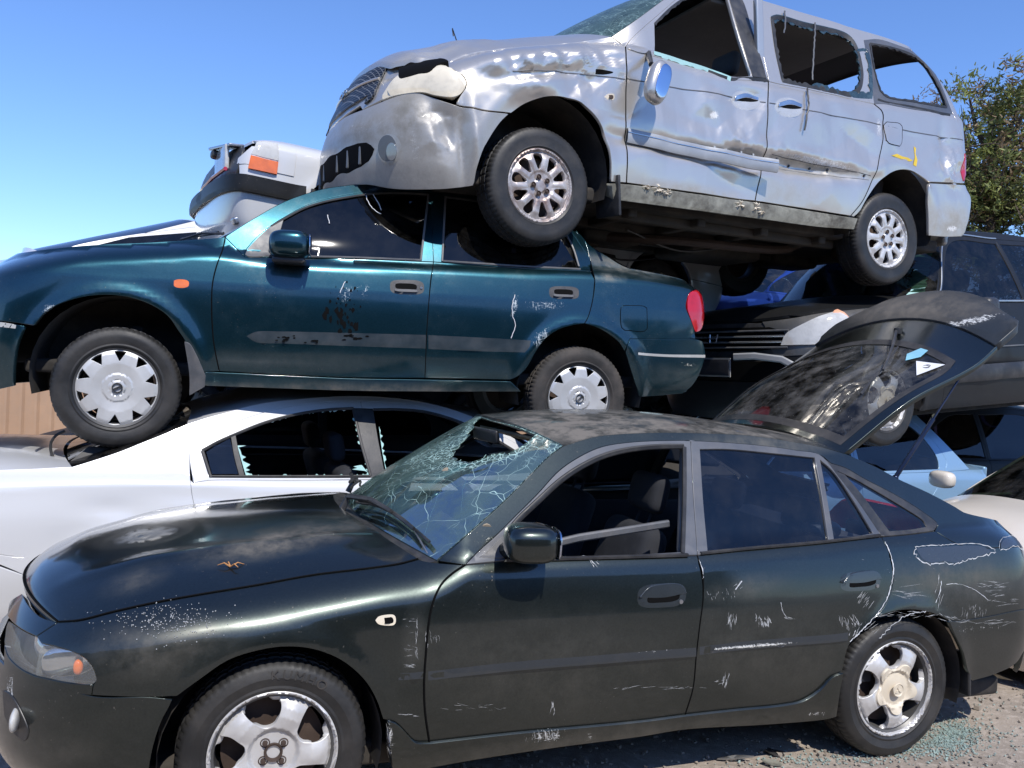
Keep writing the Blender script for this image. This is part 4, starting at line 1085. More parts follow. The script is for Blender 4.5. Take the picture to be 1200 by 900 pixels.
    def peel(pts, parent, w=.8, jit=1.2, mat='peel', closed=False):
        d = spline(pts, 2.2); d = d + np.array([[rr.uniform(-jit, jit), rr.uniform(-jit, jit)] for _ in d])
        P = c.cast3(d); b = MB(); rows = []
        for i, p in enumerate(P):
            t = P[min(i+1, len(P)-1)] - P[max(i-1, 0)]; n_ = np.array([-t[2], 0, t[0]]); n_ /= np.linalg.norm(n_) + 1e-9; ww = w * .0022 * rr.uniform(.3, 1.3)
            rows.append([p + n_ * ww + [0, -.0012, 0], p - n_ * ww + [0, -.0012, 0]])
        b.grid(rows); return b
    st = MB(); SK = []
    def strokes(cx, cy, rx, ry, n, ang, ln, w_, spread=9):
        n = int(n * .75); w_ *= .62
        for _ in range(n):
            a = rr.uniform(0, 6.28); q_ = rr.random() ** .5; x, y = cx + rx * q_ * math.cos(a), cy + ry * q_ * math.sin(a); t = math.radians(ang + rr.gauss(0, spread)); L_ = ln * rr.uniform(.3, 1.2) / 2
            dx, dy = math.cos(t), math.sin(t); m = max(3, int(L_)); top_ = []; bot_ = []
            for k in range(m + 1):
                u = -1 + 2 * k / m; ww = w_ * rr.uniform(.1, 1.1) * (1 - u * u * .8); jx = rr.uniform(-.4, .4)
                top_.append((x + dx * L_ * u - dy * ww + jx, y + dy * L_ * u + dx * ww)); bot_.append((x + dx * L_ * u + dy * ww + jx, y + dy * L_ * u - dx * ww))
            SK.append((top_, bot_))
    for a_ in ((480, 727, 9, 3, 6, 0, 8, .35), (480, 779, 9, 3, 8, 5, 10, .5), (488, 750, 1.2, 24, 16, 88, 12, .35), (480, 750, 7, 20, 14, 0, 8, .18), (508, 750, 8, 11, 16, 85, 7, .22), (500, 750, 1.5, 22, 18, 88, 9, .5), (648, 832, 2.5, 9, 8, 95, 15, .7), (645, 864, 6, 6, 8, 100, 9, .8), (690, 862, 8, 4, 5, 105, 10, .6),
               (560, 829, 44, 5, 16, 0, 12, .3), (762, 806, 46, 2, 16, -7, 18, .35), (478, 838, 16, 2, 9, -2, 10, .5), (858, 727, 5, 7, 20, 92, 11, .6), (897, 728, 9, 5, 26, 70, 8, 1.0), (890, 727, 7, 5, 8, 100, 8, .8), (922, 724, 6, 2, 5, 5, 8, .6), (865, 686, 12, 4, 6, -45, 8, .5), (845, 697, 20, 6, 26, 80, 4, .35),
               (851, 797, 4, 6, 14, 100, 9, .9), (845, 799, 6, 3, 6, 150, 9, .7), (1014, 704, 12, 10, 26, -60, 12, .5), (1002, 728, 5, 6, 18, 70, 9, .6), (988, 730, 7, 8, 22, 80, 9, .45), (1000, 742, 5, 8, 10, -60, 10, .8), (1022, 735, 20, 6, 14, -42, 14, .5), (1066, 694, 16, 8, 18, 2, 22, .3), (1100, 690, 5, 18, 10, -75, 14, .5),
               (1140, 716, 16, 6, 30, 95, 8, .35), (1165, 685, 26, 4, 18, 5, 18, .4), (1170, 700, 26, 10, 20, -8, 14, .35), (1135, 728, 12, 1.5, 8, 2, 12, .4), (1170, 728, 40, 4, 16, -6, 16, .35), (1060, 720, 40, 4, 26, -3, 14, .4), (1110, 722, 12, 5, 12, 25, 10, .5), (700, 658, 9, 4, 6, 40, 10, .8), (720, 652, 60, 1.2, 40, -1, 6, .5), (880, 757, 44, 1.2, 26, -5, 8, .4), (935, 840, 14, 1.5, 8, 0, 10, .8), (455, 866, 2, 20, 14, 88, 12, .6), (805, 806, 20, 2, 6, -5, 8, .3),
               (1050, 665, 60, 30, 12, 0, 2.5, .2)): strokes(*a_)
    allp = c.cast3([q_ for a_, b_ in SK for q_ in a_ + b_]) + [0, -.0009, 0]; k_ = 0
    for a_, b_ in SK:
        m_ = len(a_); st.grid([list(allp[k_:k_ + m_]), list(allp[k_ + m_:k_ + 2 * m_])]); k_ += 2 * m_
    sx_ = st.build('paint_scratches', M['chalk'], c.root, smooth=False)
    # dried droplets on the wing
    dr_ = MB()
    for P_ in c.cast3([(rr.gauss(200, 34), rr.gauss(728, 11)) for _ in range(330)]):
        dr_.blob(P_ + [0, -.001, .001], (.004 * rr.uniform(.4, 1.2),) * 3, 2, 3)
    dr_.build('dried_droplets', M['chalk'], c.root)
    pb_ = MB()
    for pts, j, w_ in ([[(1072, 641), (1080, 640), (1100, 639), (1125, 637), (1150, 638), (1165, 644), (1166, 648)], .7, .7], [[(1166, 648), (1150, 652), (1135, 656), (1118, 661), (1105, 659), (1090, 661), (1078, 656), (1073, 650), (1072, 641)], 1.6, 1.0],
                   [[(1171, 644), (1172, 634), (1178, 629), (1190, 628), (1202, 634)], .6, .7], [[(1171, 644), (1180, 644), (1190, 640), (1202, 645)], 1.3, .8],
                   [[(1037, 635), (1043, 648), (1047, 668), (1043, 690), (1036, 708), (1020, 728), (996, 752)], .5, 1.1], [[(1103, 680), (1102, 690), (1096, 706)], .6, .9], [[(1109, 685), (1120, 684), (1140, 690), (1158, 703)], .3, .5],
                   [[(818, 655), (823, 668), (824, 678)], .8, .8], [[(862, 691), (869, 681)], .3, 1.2], [[(915, 706), (917, 716), (922, 724)], .2, .4], [[(1030, 748), (1060, 722), (1085, 716)], 1., .8]):
        g2 = peel(pts, None, w_, j); pb_.add(g2.v, g2.f)
    c.panel('faded_lacquer_patch', M['patch'], [[(1073, 642), (1085, 640.5), (1105, 640), (1130, 638.5), (1150, 639.5), (1162, 645)], [(1162, 647), (1148, 652), (1135, 655), (1118, 660), (1105, 658), (1090, 660), (1079, 655), (1073, 642)]], res=.02, step=3, off=.0008, rim=0)
    c.panel('faded_lacquer_patch', M['patch'], [[(1172, 643), (1173, 635), (1179, 630), (1190, 629), (1200, 633)], [(1200, 643), (1190, 640), (1180, 643), (1172, 643)]], res=.02, step=3, off=.0008, rim=0)
    pb_.build('peeled_lacquer_edges', M['peel'], c.root, smooth=False)
    build_tailgate(c, Er)
    GREEN.append(c)
    return c
def ws_patch(c, E, C, _):
    "laminated windscreen in photo-independent (u, s) space with a ragged hole"
    E = resample(E, 41); C = resample(C, 41)
    def f(V):
        u, s_ = V[:, 0], np.clip(V[:, 1], 0, 1) * 40; k = np.clip(s_.astype(int), 0, 39); t = (s_ - k)[:, None]
        e = E[k] * (1 - t) + E[k+1] * t; cc = C[k] * (1 - t) + C[k+1] * t
        sag = -.035 * np.exp(-((u + .05) / .4) ** 2 - ((V[:, 1] - .72) / .25) ** 2)
        return np.stack([cc[:, 0] + (e[:, 0] - cc[:, 0]) * u * u - sag * .5, np.abs(e[:, 1]) * u, cc[:, 2] + (e[:, 2] - cc[:, 2]) * np.abs(u) ** 2.2 + sag], 1)
    def pos(V):
        e = .004; P = f(V); N = np.cross(f(V + [e, 0]) - f(V - [e, 0]), f(V + [0, e]) - f(V - [0, e])); N /= np.linalg.norm(N, axis=1)[:, None] + 1e-12
        return P, N
    poly = chain([[(-1, 0), (1, 0)], [(1, 0), (1, 1)], [(1, 1), (-1, 1)], [(-1, 1), (-1, 0)]], .05)
    r = random.Random(11); hole = []
    ctrl = [(-.74, .985), (-.76, .84), (-.60, .70), (-.44, .60), (-.22, .62), (-.06, .70), (.02, .80), (.20, .92), (.26, .985), (-.2, .99)]
    hp = spline(ctrl + [ctrl[0]], .035)
    hp = np.array([p + [r.uniform(-.018, .018), (r.uniform(-.02, .02) if p[1] < .95 else 0)] for p in hp])
    hp[:, 1] = np.clip(hp[:, 1], 0, .985)
    if area2(hp) > 0: hp = hp[::-1]
    v, fc, n, V = sheet(poly, [hp], .035, pos, .006, 0, .001)
    uv = np.full((len(v), 2), 9.); uv[:len(V)] = V
    d = polydist(uv, hp); d2 = np.hypot(uv[:, 0] + .05, (uv[:, 1] - .60) * 1.5)
    sc = np.maximum(1.1 * np.exp(-(d / .16) ** 2), 1.0 * np.exp(-(d2 / .75) ** 2)); sc = np.maximum(sc, .2)
    sc = np.maximum(sc, .95 * np.exp(-((uv[:, 1] - .97) / .12) ** 2))
    sc = np.maximum(sc, .8 * np.exp(-((uv[:, 0] + .9) / .16) ** 2) * np.clip(uv[:, 1] * 1.6, 0, 1))
    sc[len(V):] = 1.1
    mk('windscreen', v, fc, M['cracked'], c.root, normals=n, attrs={'scuff': sc})
    # long single cracks
    b = MB()
    for a in ([(-.35, .12), (-.05, .42), (.15, .60)], [(-.80, .10), (-.55, .42), (-.38, .62)], [(.45, .12), (.10, .50), (-.1, .66)], [(-.86, .30), (-.62, .55), (-.55, .72)], [(-.6, .05), (.0, .30), (.5, .42)]):
        d = spline(a, .04); d = d + np.array([[r.uniform(-.006, .006), r.uniform(-.006, .006)] for _ in d])
        P, N = pos(d); b.tube(P + N * .001, .0011, 5)
    b.build('glass_cracks', M['shard'], c.root)
def build_tailgate(c, Er):
    "open tailgate, hinged at the back edge of the roof"
    H = Er[-1] + np.array([0, 0, .01])
    def solve(P0, y, target):
        "length and angle of a straight piece of the near edge that ends on the given sight line"
        best = (1e9, 0, 0)
        o, d = c.lray(np.array(target, float)); t = (y - o[1]) / d[1]; q = o + d * t
        return q
    K = solve(H, H[1] - .05, (1146, 425)); T_ = solve(K, H[1] + .02, (1192, 370))
    prof = np.array([H[[0, 2]], K[[0, 2]], T_[[0, 2]]]); print('tailgate profile', prof.round(3))
    mid = (prof[0] + prof[1]) / 2; dd = prof[1] - prof[0]; nn = np.array([-dd[1], dd[0]]) / np.linalg.norm(dd)
    prof = np.array([prof[0], mid + nn * .035, prof[1], prof[2]])
    sp_ = spline(prof, .01); dl = np.r_[0, np.cumsum(np.linalg.norm(np.diff(sp_, axis=0), axis=1))]; L = dl[-1]; tK = np.linalg.norm(dd) / L
    al = math.atan2(dd[1], dd[0]); ca, sa = math.cos(al), math.sin(al); yE = abs(H[1])
    def f(V):
        u, t = V[:, 0], V[:, 1] / L
        hw = np.interp(t, [0, tK, .93, 1], [yE - .01, yE + .05, yE + .03, yE - .03])
        lon = V[:, 1] - .06 * u * u * np.clip(t * 1.4, .25, 1) + .05 * np.clip(t * 1.4, 0, 1)
        lc = np.clip(lon, 0, L); x = np.interp(lc, dl, sp_[:, 0]); z = np.interp(lc, dl, sp_[:, 1])
        e = .02; tx = np.interp(np.clip(lc + e, 0, L), dl, sp_[:, 0]) - np.interp(np.clip(lc - e, 0, L), dl, sp_[:, 0]); tz = np.interp(np.clip(lc + e, 0, L), dl, sp_[:, 1]) - np.interp(np.clip(lc - e, 0, L), dl, sp_[:, 1])
        l_ = np.hypot(tx, tz); tx /= l_; tz /= l_; ex = lon - lc
        n = .085 * (1 - np.abs(u) ** 2.2)
        return np.stack([x + tx * ex - tz * n, -hw * u, z + tz * ex + tx * n], 1)
    def pos(V, s=1):
        e = .004; P = f(V); N = np.cross(f(V + [e, 0]) - f(V - [e, 0]), f(V + [0, e]) - f(V - [0, e])); N /= np.linalg.norm(N, axis=1)[:, None] + 1e-12
        return P, N
    T = L
    def uvpoly(seg): return chain(seg, .04)
    def arcline(t, amp=.05): return [(u, T * (t - amp * (1 - 0) * u * u * 0)) for u in np.linspace(-1, 1, 9)]
    out = uvpoly([[(-1, 0), (1, 0)], [(1, 0), (1, .98 * T)], [(u, T * 1.0) for u in (1, .5, 0, -.5, -1)], [(-1, .98 * T), (-1, 0)]])
    glass_hole = uvpoly([[(-.92, .03 * T), (.92, .03 * T)], [(.92, .03 * T), (.92, (tK - .12) * T), (.86, (tK - .03) * T)], [(.86, (tK - .03) * T), (.5, (tK + .01) * T), (0, (tK + .025) * T), (-.5, (tK + .01) * T), (-.86, (tK - .03) * T)], [(-.86, (tK - .03) * T), (-.92, (tK - .12) * T), (-.92, .03 * T)]])
    if area2(out) < 0: out = out[::-1]
    if area2(glass_hole) > 0: glass_hole = glass_hole[::-1]
    v, fc, n, V = sheet(out, [glass_hole], .04, pos, .03, 0, .003)
    px = project(c.to_world(v))
    lid = mk('tailgate', v, fc, M['green'], c.root, normals=n, attrs=c.attrs(v, [('scuff', 1150, 372, 45, 8, -10, .9), ('dust', 1040, 365, 120, 14, 0, .5)]))
    gl = glass_hole[::-1]; v, fc, n, V = sheet(offset(gl, -.012), [], .06, pos, 0, 0, 0, off=-.004); mk('rear_window', v, fc, M['smoked'], lid, normals=n)
    # black print round the glass
    inner = offset(gl, .045)
    v, fc, n, V = sheet(offset(gl, -.004), [inner[::-1]], .04, pos, 0, 0, 0, off=.001); mk('glass_border', v, fc, M['seal'], lid, normals=n)
    # spoiler: separate raised plate along the free edge
    sp = uvpoly([[(-1.0, .80 * T), (-.5, .845 * T), (0, .86 * T), (.5, .845 * T), (1.0, .80 * T)], [(1.0, .80 * T), (1.03, .97 * T)], [(1.03, .97 * T), (.6, 1.045 * T), (0, 1.07 * T), (-.6, 1.045 * T), (-1.03, .97 * T)], [(-1.03, .97 * T), (-1.0, .80 * T)]])
    if area2(sp) < 0: sp = sp[::-1]
    v, fc, n, V = sheet(sp, [], .035, pos, .03, 0, .004, bulge=.022, bulge_r=.10, off=.012)
    mk('spoiler', v, fc, M['green_matt'], lid, normals=n, attrs=c.attrs(v, [('scuff', 1130, 378, 60, 6, -12, 1.1), ('dust', 1060, 360, 100, 20, 0, .8)]))
    F1 = lambda u, t, o=.0: (lambda pn: pn[0][0] + pn[1][0] * o)(pos(np.array([[-u, t * T]])))
    # wiper
    w = MB(); w.lathe([(0, 0), (.022, 0), (.022, .03), (0, .035)], (0, 0, 0), 'z', 14)
    Nn = pos(np.array([[0., .73 * T]]))[1][0]; B0 = F1(-.12, .745)
    w.v = [tuple(np.array(p) * 1 + B0) for p in w.v]
    w.tube([B0 + Nn * .02, F1(-.32, .60, .03), F1(-.58, .42, .025)], [.010, .008, .006], 8); w.tube([F1(-.34, .62, .02), F1(-.46, .50, .014), F1(-.66, .27, .012)], .006, 6)
    w.build('rear_wiper', M['trim'], lid)
    # stickers
    for nm, mt, pts in (('triangle_sticker', 'sticker_white', [(-.62, .565), (-.80, .475), (-.84, .60)]), ('round_sticker', 'sticker_blue', [(-.46, .60), (-.54, .55), (-.60, .60), (-.58, .655), (-.50, .66)])):
        P = [F1(u, t, .003) for u, t in pts]; o = mk(nm, P, [tuple(range(len(P)))], M[mt], lid, smooth=False)
    cc = F1(-.755, .548, .005); b = MB(); b.tube([cc + np.array([.014 * math.cos(a) * ca, .02 * math.sin(a), .014 * math.cos(a) * sa]) for a in np.linspace(0, 6.28, 13)], .002, 4, False); b.build('sticker_ring_mark', M['seal'], lid)
    # inner frame ribs (lining side)
    b = MB()
    for u in (-.94, .94): b.tube([F1(u, t, -.035) for t in (.02, .3, .6, .9)], .016, 6)
    b.tube([F1(u, .80, -.04) for u in np.linspace(-.9, .9, 9)], .03, 6); b.build('inner_frame', M['trim'], lid)
    # gas strut
    top = F1(-.97, .62, -.02)
    foot = c.onplane((1049, 560), -.60)
    st = MB().tube([foot, foot * .45 + top * .55], .011, 10); st.tube([foot * .47 + top * .53, top], .0055, 8); st.blob(foot, (.03, .03, .03), 2, 8); st.blob(top, (.025, .025, .025), 2, 8)
    o = st.build('gas_strut', M['strut'], c.root)
    print('strut top px', project(c.to_world(top)), 'spoiler tip', project(c.to_world(F1(-1.03, .97))), 'far tip', project(c.to_world(F1(1.03, .97))), 'mid', project(c.to_world(F1(0, 1.07))), 'far hinge', project(c.to_world(F1(1., 0))))
# ================================================================== teal sedan (on top of the white sedan)
def build_teal():
    c = Car('sedan_car', 'teal sedan with silver wheel covers stacked on top of the white sedan', 'car', None,
        (-2.2467, 5.1182, 1.0949, .3085, .0183, -.0016), dict(
        xn=[(.15, -.84), (.3, -.88), (.5, -.885), (.7, -.86), (.85, -.80), (1.0, -.62)], Ln=.55, pn=2.3,
        xt=[(.25, 3.44), (.35, 3.51), (.55, 3.56), (.68, 3.55), (.72, 3.48), (.9, 3.48), (1.08, 3.44), (1.2, 3.32)], Lt=.26, pt=3.0,
        wz=[(.2, .79), (.3, .812), (.42, .836), (.58, .850), (.74, .852), (.86, .846), (.88, .842), (1.0, .812), (1.1, .78)],
        wx=[(-1, .98), (0, .995), (1.2, 1.0), (2.5, .995), (3.5, .955)],
        zs=[(-.88, .80), (-.7, .90), (-.57, .945), (-.33, .995), (0, 1.045), (.3, 1.075), (.5, 1.06), (.8, 1.035), (1.7, 1.055), (2.4, 1.078), (2.7, 1.11), (2.95, 1.105), (3.25, 1.075), (3.5, 1.04)],
        rw=[(-.9, .13), (.2, .12), (.5, .05), (2.4, .035), (2.8, .10), (3.5, .13)], rz=[(-.9, .12), (.2, .12), (.5, .08), (2.4, .07), (2.9, .1), (3.5, .1)],
        lean=[(0, .36), (.5, .36), (2.4, .38), (2.8, .55), (3.2, .9)], lc=.30,
        flares=[(-.02, .365, .42, .016, .045), (2.53, .35, .40, .016, .045)]))
    c.axz = {0.0: .37, 2.535: .36}; g = M['teal']
    HE = [(-60, 318), (-30, 307), (0, 300), (25, 296), (62, 291), (93, 288), (124, 286), (174, 284), (215, 281.5), (262, 278)]
    doorF = [(264, 278), (261, 292), (254, 311), (249, 333), (248, 361), (249, 385), (251, 405), (257, 435)]
    arcF = [(25, 450), (27, 415), (37, 385), (56, 363), (81, 352), (112, 346), (143, 347), (174, 356), (196, 370), (209, 388), (218, 402), (224, 432)]
    sillT = [(224, 434), (257, 435.5), (320, 438), (410, 442), (498, 443), (598, 445)]
    B = [(508, 307), (505, 328), (503, 349), (501, 375), (500, 391), (498, 443)]
    belt1 = [(264, 278), (287, 301), (330, 302), (400, 303), (508, 307)]; belt2 = [(508, 307), (560, 311), (619, 315), (692, 318)]
    rdr = [(692, 305), (694, 315), (697, 328), (695, 349), (689, 372), (685, 379)]
    arcR = [(685, 379), (672, 381), (655, 386), (640, 396), (628, 412), (618, 430), (607, 441), (598, 445)]
    fender = c.panel('fender', g, [HE, doorF, [(257, 435), (240, 436), (226, 434)], [(224, 430), (218, 402), (209, 388), (196, 370), (174, 356), (143, 347), (112, 346), (81, 352), (56, 363), (40, 381)], [(40, 381), (0, 376), (-60, 372)], [(-60, 372), (-75, 350), (-60, 318)]], res=.028, step=5, mirror=True,
        paint=[('scuff', 57, 362, 12, 9, -40, 1.0), ('scuff', 90, 300, 90, 3, -3, .6)])
    c.panel('front_bumper', g, [[(-.95, .62), (-.8, .62), (-.6, .62), (-.42, .60)], [(-.42, .60), (-.455, .5), (-.47, .4), (-.475, .30)], [(-.475, .30), (-.6, .27), (-.95, .24)]], space='xz', step=.03, res=.035, join=True, center=.05)
    c.panel('bumper_strip', M['pale_strip'], [[(-40, 377), (0, 378), (19, 381)], [(19, 381), (18, 385)], [(18, 385), (0, 383), (-40, 381)]], res=.02, bulge=.005, bulge_r=.006, rim=.004, gap=0)
    seam(c, c.cast3(chain([doorF], 5, False)), .0034, name='door_gap'); seam(c, c.cast3(chain([B], 5, False)), .0028, name='door_gap'); seam(c, c.cast3(chain([rdr], 5, False)), .0026, name='door_gap')
    E = c.cast3(chain([HE], 6, False)); print('teal bonnet', E[0].round(3), E[-1].round(3))
    E[:, 2] = c.zs(E[:, 0]) - .004; E[:, 1] = -c.Y(E[:, 0], E[:, 2]); E = np.vstack([[[-.80, -.42, .86]], E[2:]])
    Cb = [(-.86, 0, .80), (-.78, 0, .89), (-.5, 0, .985), (-.2, 0, 1.04), (.1, 0, 1.085), (.30, 0, 1.105)]
    c.ribs('bonnet', M['black'] if False else g, E, Cb, nu=24, k=2.6, ns=40, rim=.02, paint=[('dust', 80, 288, 160, 10, 0, .5)])
    c.panel('headlight', M['clear_solid'], [[(-.92, .64), (-.8, .64), (-.66, .66)], [(-.66, .66), (-.60, .72), (-.62, .80)], [(-.62, .80), (-.74, .80), (-.92, .76)]], space='xz', step=.03, res=.03, bulge=.01, mirror=True)
    c.panel('grille', M['trim'], [[(-.99, .62), (-.90, .62)], [(-.90, .62), (-.90, .78)], [(-.90, .78), (-.99, .80)]], space='xz', step=.03, res=.04, join=True, center=.05, off=-.01)
    wsE = [(266, 276), (296, 257), (334, 236), (376, 222), (404, 217.5), (428, 215)]
    rfE = [(428, 215), (455, 213.5), (500, 216), (550, 223), (600, 235), (640, 251), (670, 270)]
    Ew = c.cast3(chain([wsE], 6, False)); Er = c.cast3(chain([rfE], 6, False)); print('teal ws', Ew[0].round(3), Ew[-1].round(3), Er[-1].round(3))
    c0 = np.array([.32, 0, 1.09]); h0 = np.array([Ew[-1][0] - .08, 0, Ew[-1][2] + .045])
    Cw = [c0, c0 * .67 + h0 * .33 + [0, 0, .02], c0 * .33 + h0 * .67 + [0, 0, .022], h0]
    c.ribs('windscreen', M['screen'], Ew, Cw, nu=16, k=2.2, ns=20, rim=0)
    c.ribs('roof', g, Er, [h0, (1.6, 0, h0[2] + .035), (2.0, 0, h0[2] + .02), (Er[-1][0] - .1, 0, Er[-1][2] + .05)], nu=20, k=2.6, ns=30, rim=.02)
    Es = np.array([E[-1], Ew[0]]); c.ribs('scuttle_panel', M['trim'], np.array([E[-1], (E[-1] + Ew[0]) / 2, Ew[0]]), [(.29, 0, 1.095), (.31, 0, 1.085), (.33, 0, 1.09)], nu=16, k=2.2, ns=4, rim=.02)
    w = MB(); a = c.onplane((212, 281), -.35); b_ = c.onplane((262, 274), -.60)
    w.tube([a, (a + b_) / 2 + [0, 0, .02], b_], .007, 6); a2 = c.onplane((225, 278), -.1); b2 = c.onplane((256, 272), -.45); w.tube([a2, b2], .008, 6); w.tube([a + [0, .1, .02], b_ + [0, .05, .012]], .005, 6); w.build('wiper', M['trim'], c.root)
    frame_out = [(286, 300), (287, 295), (300, 279), (318, 264), (334, 254), (357, 241.5), (379, 234), (407, 228), (440, 223.5), (475, 223), (505, 225)]
    fo2 = [(505, 225), (560, 231), (610, 242), (645, 256), (668, 271), (682, 290), (692, 305)]
    c.panel('windscreen_pillar', g, [wsE, rfE, [(670, 270), (676, 272)], [(676, 272), (684, 280), (692, 305)], fo2[::-1], frame_out[::-1], [(286, 300), (264, 278)]], res=.03, step=5, mirror=True)
    c.panel('rear_quarter_panel', g, [[(676, 272), (692, 288), (711, 300), (728, 310.5), (739, 315)], [(739, 315), (767, 320), (794, 326), (808, 331), (815, 338)], [(815, 338), (808, 343), (805, 361), (811, 378), (814, 388)], [(814, 388), (815, 397)],
            [(815, 397), (780, 397.5), (738, 397)], [(732, 412), (725, 401), (706, 387), (695, 382), (685, 379)], rdr[::-1], [(692, 305), (684, 280), (676, 272)]], res=.028, step=5, mirror=True, paint=[('dust', 730, 312, 60, 10, 10, .8), ('dust', 715, 325, 18, 5, 0, .9)])
    c.panel('door_surround', M['seal'], [fo2, [(692, 305), (694, 318)], [(694, 318), (692, 318)]] if False else [[(505, 225), (505, 223)], [(505, 223), (560, 229)], [(560, 229), (560, 231), (505, 225)]], res=.05)
    d1 = c.panel('front_door', g, [[(264, 278), (287, 301)], belt1[1:], B, [(498, 443), (410, 442), (320, 438), (257, 435)], doorF[::-1]], res=.03, step=5, mirror=True,
        paint=[('scuff', 405, 345, 14, 20, 20, .75), ('scuff', 428, 340, 8, 18, 20, .8), ('scuff', 380, 375, 40, 20, 0, .35), ('dust', 300, 424, 90, 6, 2, .35), ('dust', 380, 425, 120, 12, 0, .15)])
    d2 = c.panel('rear_door', g, [belt2, [(692, 318), (697, 328)], rdr[2:], arcR, [(598, 445), (498, 443)], B[::-1]], res=.03, step=5, mirror=True,
        paint=[('scuff', 602, 360, 4, 26, 8, 1.1), ('scuff', 640, 358, 34, 10, 0, .8), ('scuff', 636, 396, 12, 20, 40, .9)])
    g1 = [[(318, 265), (334, 256), (357, 244), (379, 237), (407, 231.5), (440, 227), (475, 226.5), (502, 228)], [(502, 228), (498, 265), (493, 304)], [(493, 304), (400, 300), (310, 299)], [(310, 299), (318, 265)]]
    g2 = [[(523, 231), (560, 236), (605, 246), (640, 259), (662, 273)], [(662, 273), (671, 290), (678, 312)], [(678, 314), (619, 311), (519, 304.5)], [(519, 304), (523, 231)]]
    c.panel('window_frame', g, [frame_out, [(505, 225), (508, 307)], belt1[1:][::-1], [(287, 301), (286, 300)]], holes=[g1], res=.04, off=.002, rim=.02, parent=d1, mirror=True)
    c.panel('window_frame', g, [fo2, [(692, 305), (692, 318)], belt2[::-1], [(508, 307), (505, 225)]], holes=[g2], res=.04, off=.002, rim=.02, parent=d2, mirror=True)
    c.panel('window', M['tint'], [[(316, 263), (334, 253), (357, 242), (379, 235), (407, 229), (440, 225), (475, 224), (504, 226)], [(504, 226), (496, 306)], [(496, 306), (308, 301)], [(308, 301), (316, 263)]], res=.06, off=-.004, rim=0, parent=d1, mirror=True)
    c.panel('window', M['tint'], [[(521, 229), (560, 234), (607, 244), (642, 257), (665, 272)], [(665, 272), (673, 290), (681, 316)], [(681, 316), (517, 307)], [(517, 307), (521, 229)]], res=.06, off=-.004, rim=0, parent=d2, mirror=True)
    c.panel('sail_trim', M['grey_trim'], [[(287, 299), (289, 294), (300, 281), (318, 265), (333, 256)], [(333, 256), (326, 280), (320, 301)], [(320, 301), (290, 301), (287, 299)]], res=.03, off=.006, rim=.012, parent=d1, mirror=True)
    for L, pr in ((g1[0], d1), ([(310, 300), (400, 301.5), (494, 305)], d1), ([(519, 306), (619, 312.5), (680, 315.5)], d2), (g2[0], d2), ([(502, 228), (493, 305)], d1), ([(522, 230), (518, 306)], d2), (g2[1], d2)):
        P = c.cast3(chain([L], 6, False)); strip3(c, 'window_seal', 'seal' if L in (g1[0], g2[0]) else 'grey_trim', P + [0, -.003, 0], .012, .006, pr)
    pm = [('scuff', 330, 395, 18, 3, -6, .0)]
    c.panel('side_moulding', M['teal_mould'], [[(289, 394), (299, 389), (330, 388.5), (420, 390.5), (499, 392.5)], [(499, 392.5), (499, 408.5)], [(499, 408.5), (410, 405.5), (330, 402.5), (300, 401), (289, 394)]], res=.02, step=5, bulge=.016, bulge_r=.02, rim=.008, gap=0, parent=d1)
    c.panel('side_moulding', M['teal_mould'], [[(502, 392.7), (560, 395.5), (622, 399)], [(622, 399), (621, 406), (615, 413)], [(615, 413), (560, 411.5), (502, 409)], [(502, 409), (502, 392.7)]], res=.02, step=5, bulge=.016, bulge_r=.02, rim=.008, gap=0, parent=d2)
    for x0, x1, y0, y1, pr in ((457, 497, 328, 345, d1), (643.5, 678.5, 335.5, 350.5, d2)):
        cx, cy, w, h = (x0 + x1) / 2, (y0 + y1) / 2, (x1 - x0) / 2, (y1 - y0) / 2
        sup = lambda kx, ky, dx=0, dy=0: [(cx + dx + w * kx * math.copysign(abs(math.cos(a)) ** .55, math.cos(a)), cy + dy + h * ky * math.copysign(abs(math.sin(a)) ** .6, math.sin(a)) + .04 * w * math.cos(a)) for a in [2 * math.pi * i / 32 for i in range(33)]]
        o = c.panel('door_handle', M['trim'], [sup(1, 1)], res=.012, step=2, bulge=.012, bulge_r=.014, rim=.004, gap=0, parent=pr)
        c.panel('grip_shade', M['void'], [sup(.62, .40, -w * .08, 0)], res=.012, step=2, off=.0135, rim=.002, gap=0, parent=o)  # black patch on the handle face, painted as the grip's shade
        c.panel('handle_edge', M['grey_trim'], [sup(.66, .16, -w * .08, h * .55)], res=.012, step=2, off=.014, bulge=.003, rim=.002, gap=0, parent=o)
        if pr is d1: lk = c.cast3([(cx + w * .8, cy + 1)])[0]; MB().lathe([(0, 0), (.007, 0), (.008, .01)], lk - [0, .018, 0], n=12).build('lock', M['steel'], o)
    c.panel('indicator_lens', M['amber'], [[(204, 329), (208, 327.5), (217, 328), (221, 330), (221, 335), (217, 337), (208, 337), (204, 335), (204, 329)]], res=.01, step=2, bulge=.012, bulge_r=.015, rim=.004, gap=0, parent=fender)
    c.panel('sill', g, [[(240, 436), (257, 436.5), (320, 439.5), (410, 443.5), (498, 445), (598, 447)], [(598, 447), (611, 459)], [(611, 459), (520, 459), (410, 458), (320, 455), (239, 452)], [(239, 452), (240, 436)]], res=.03, off=.002, rim=.06, bulge=.010, bulge_r=.02, mirror=True, paint=[('dust', 400, 455, 220, 6, 1, 1.0)])
    c.panel('mud_guard', M['grey_trim'], [[(216, 400), (222, 402), (230, 415), (241, 440)], [(241, 440), (240, 453)], [(240, 453), (222, 464)], [(222, 464), (222, 440), (216, 400)]], res=.02, step=4, off=.006, rim=.03)
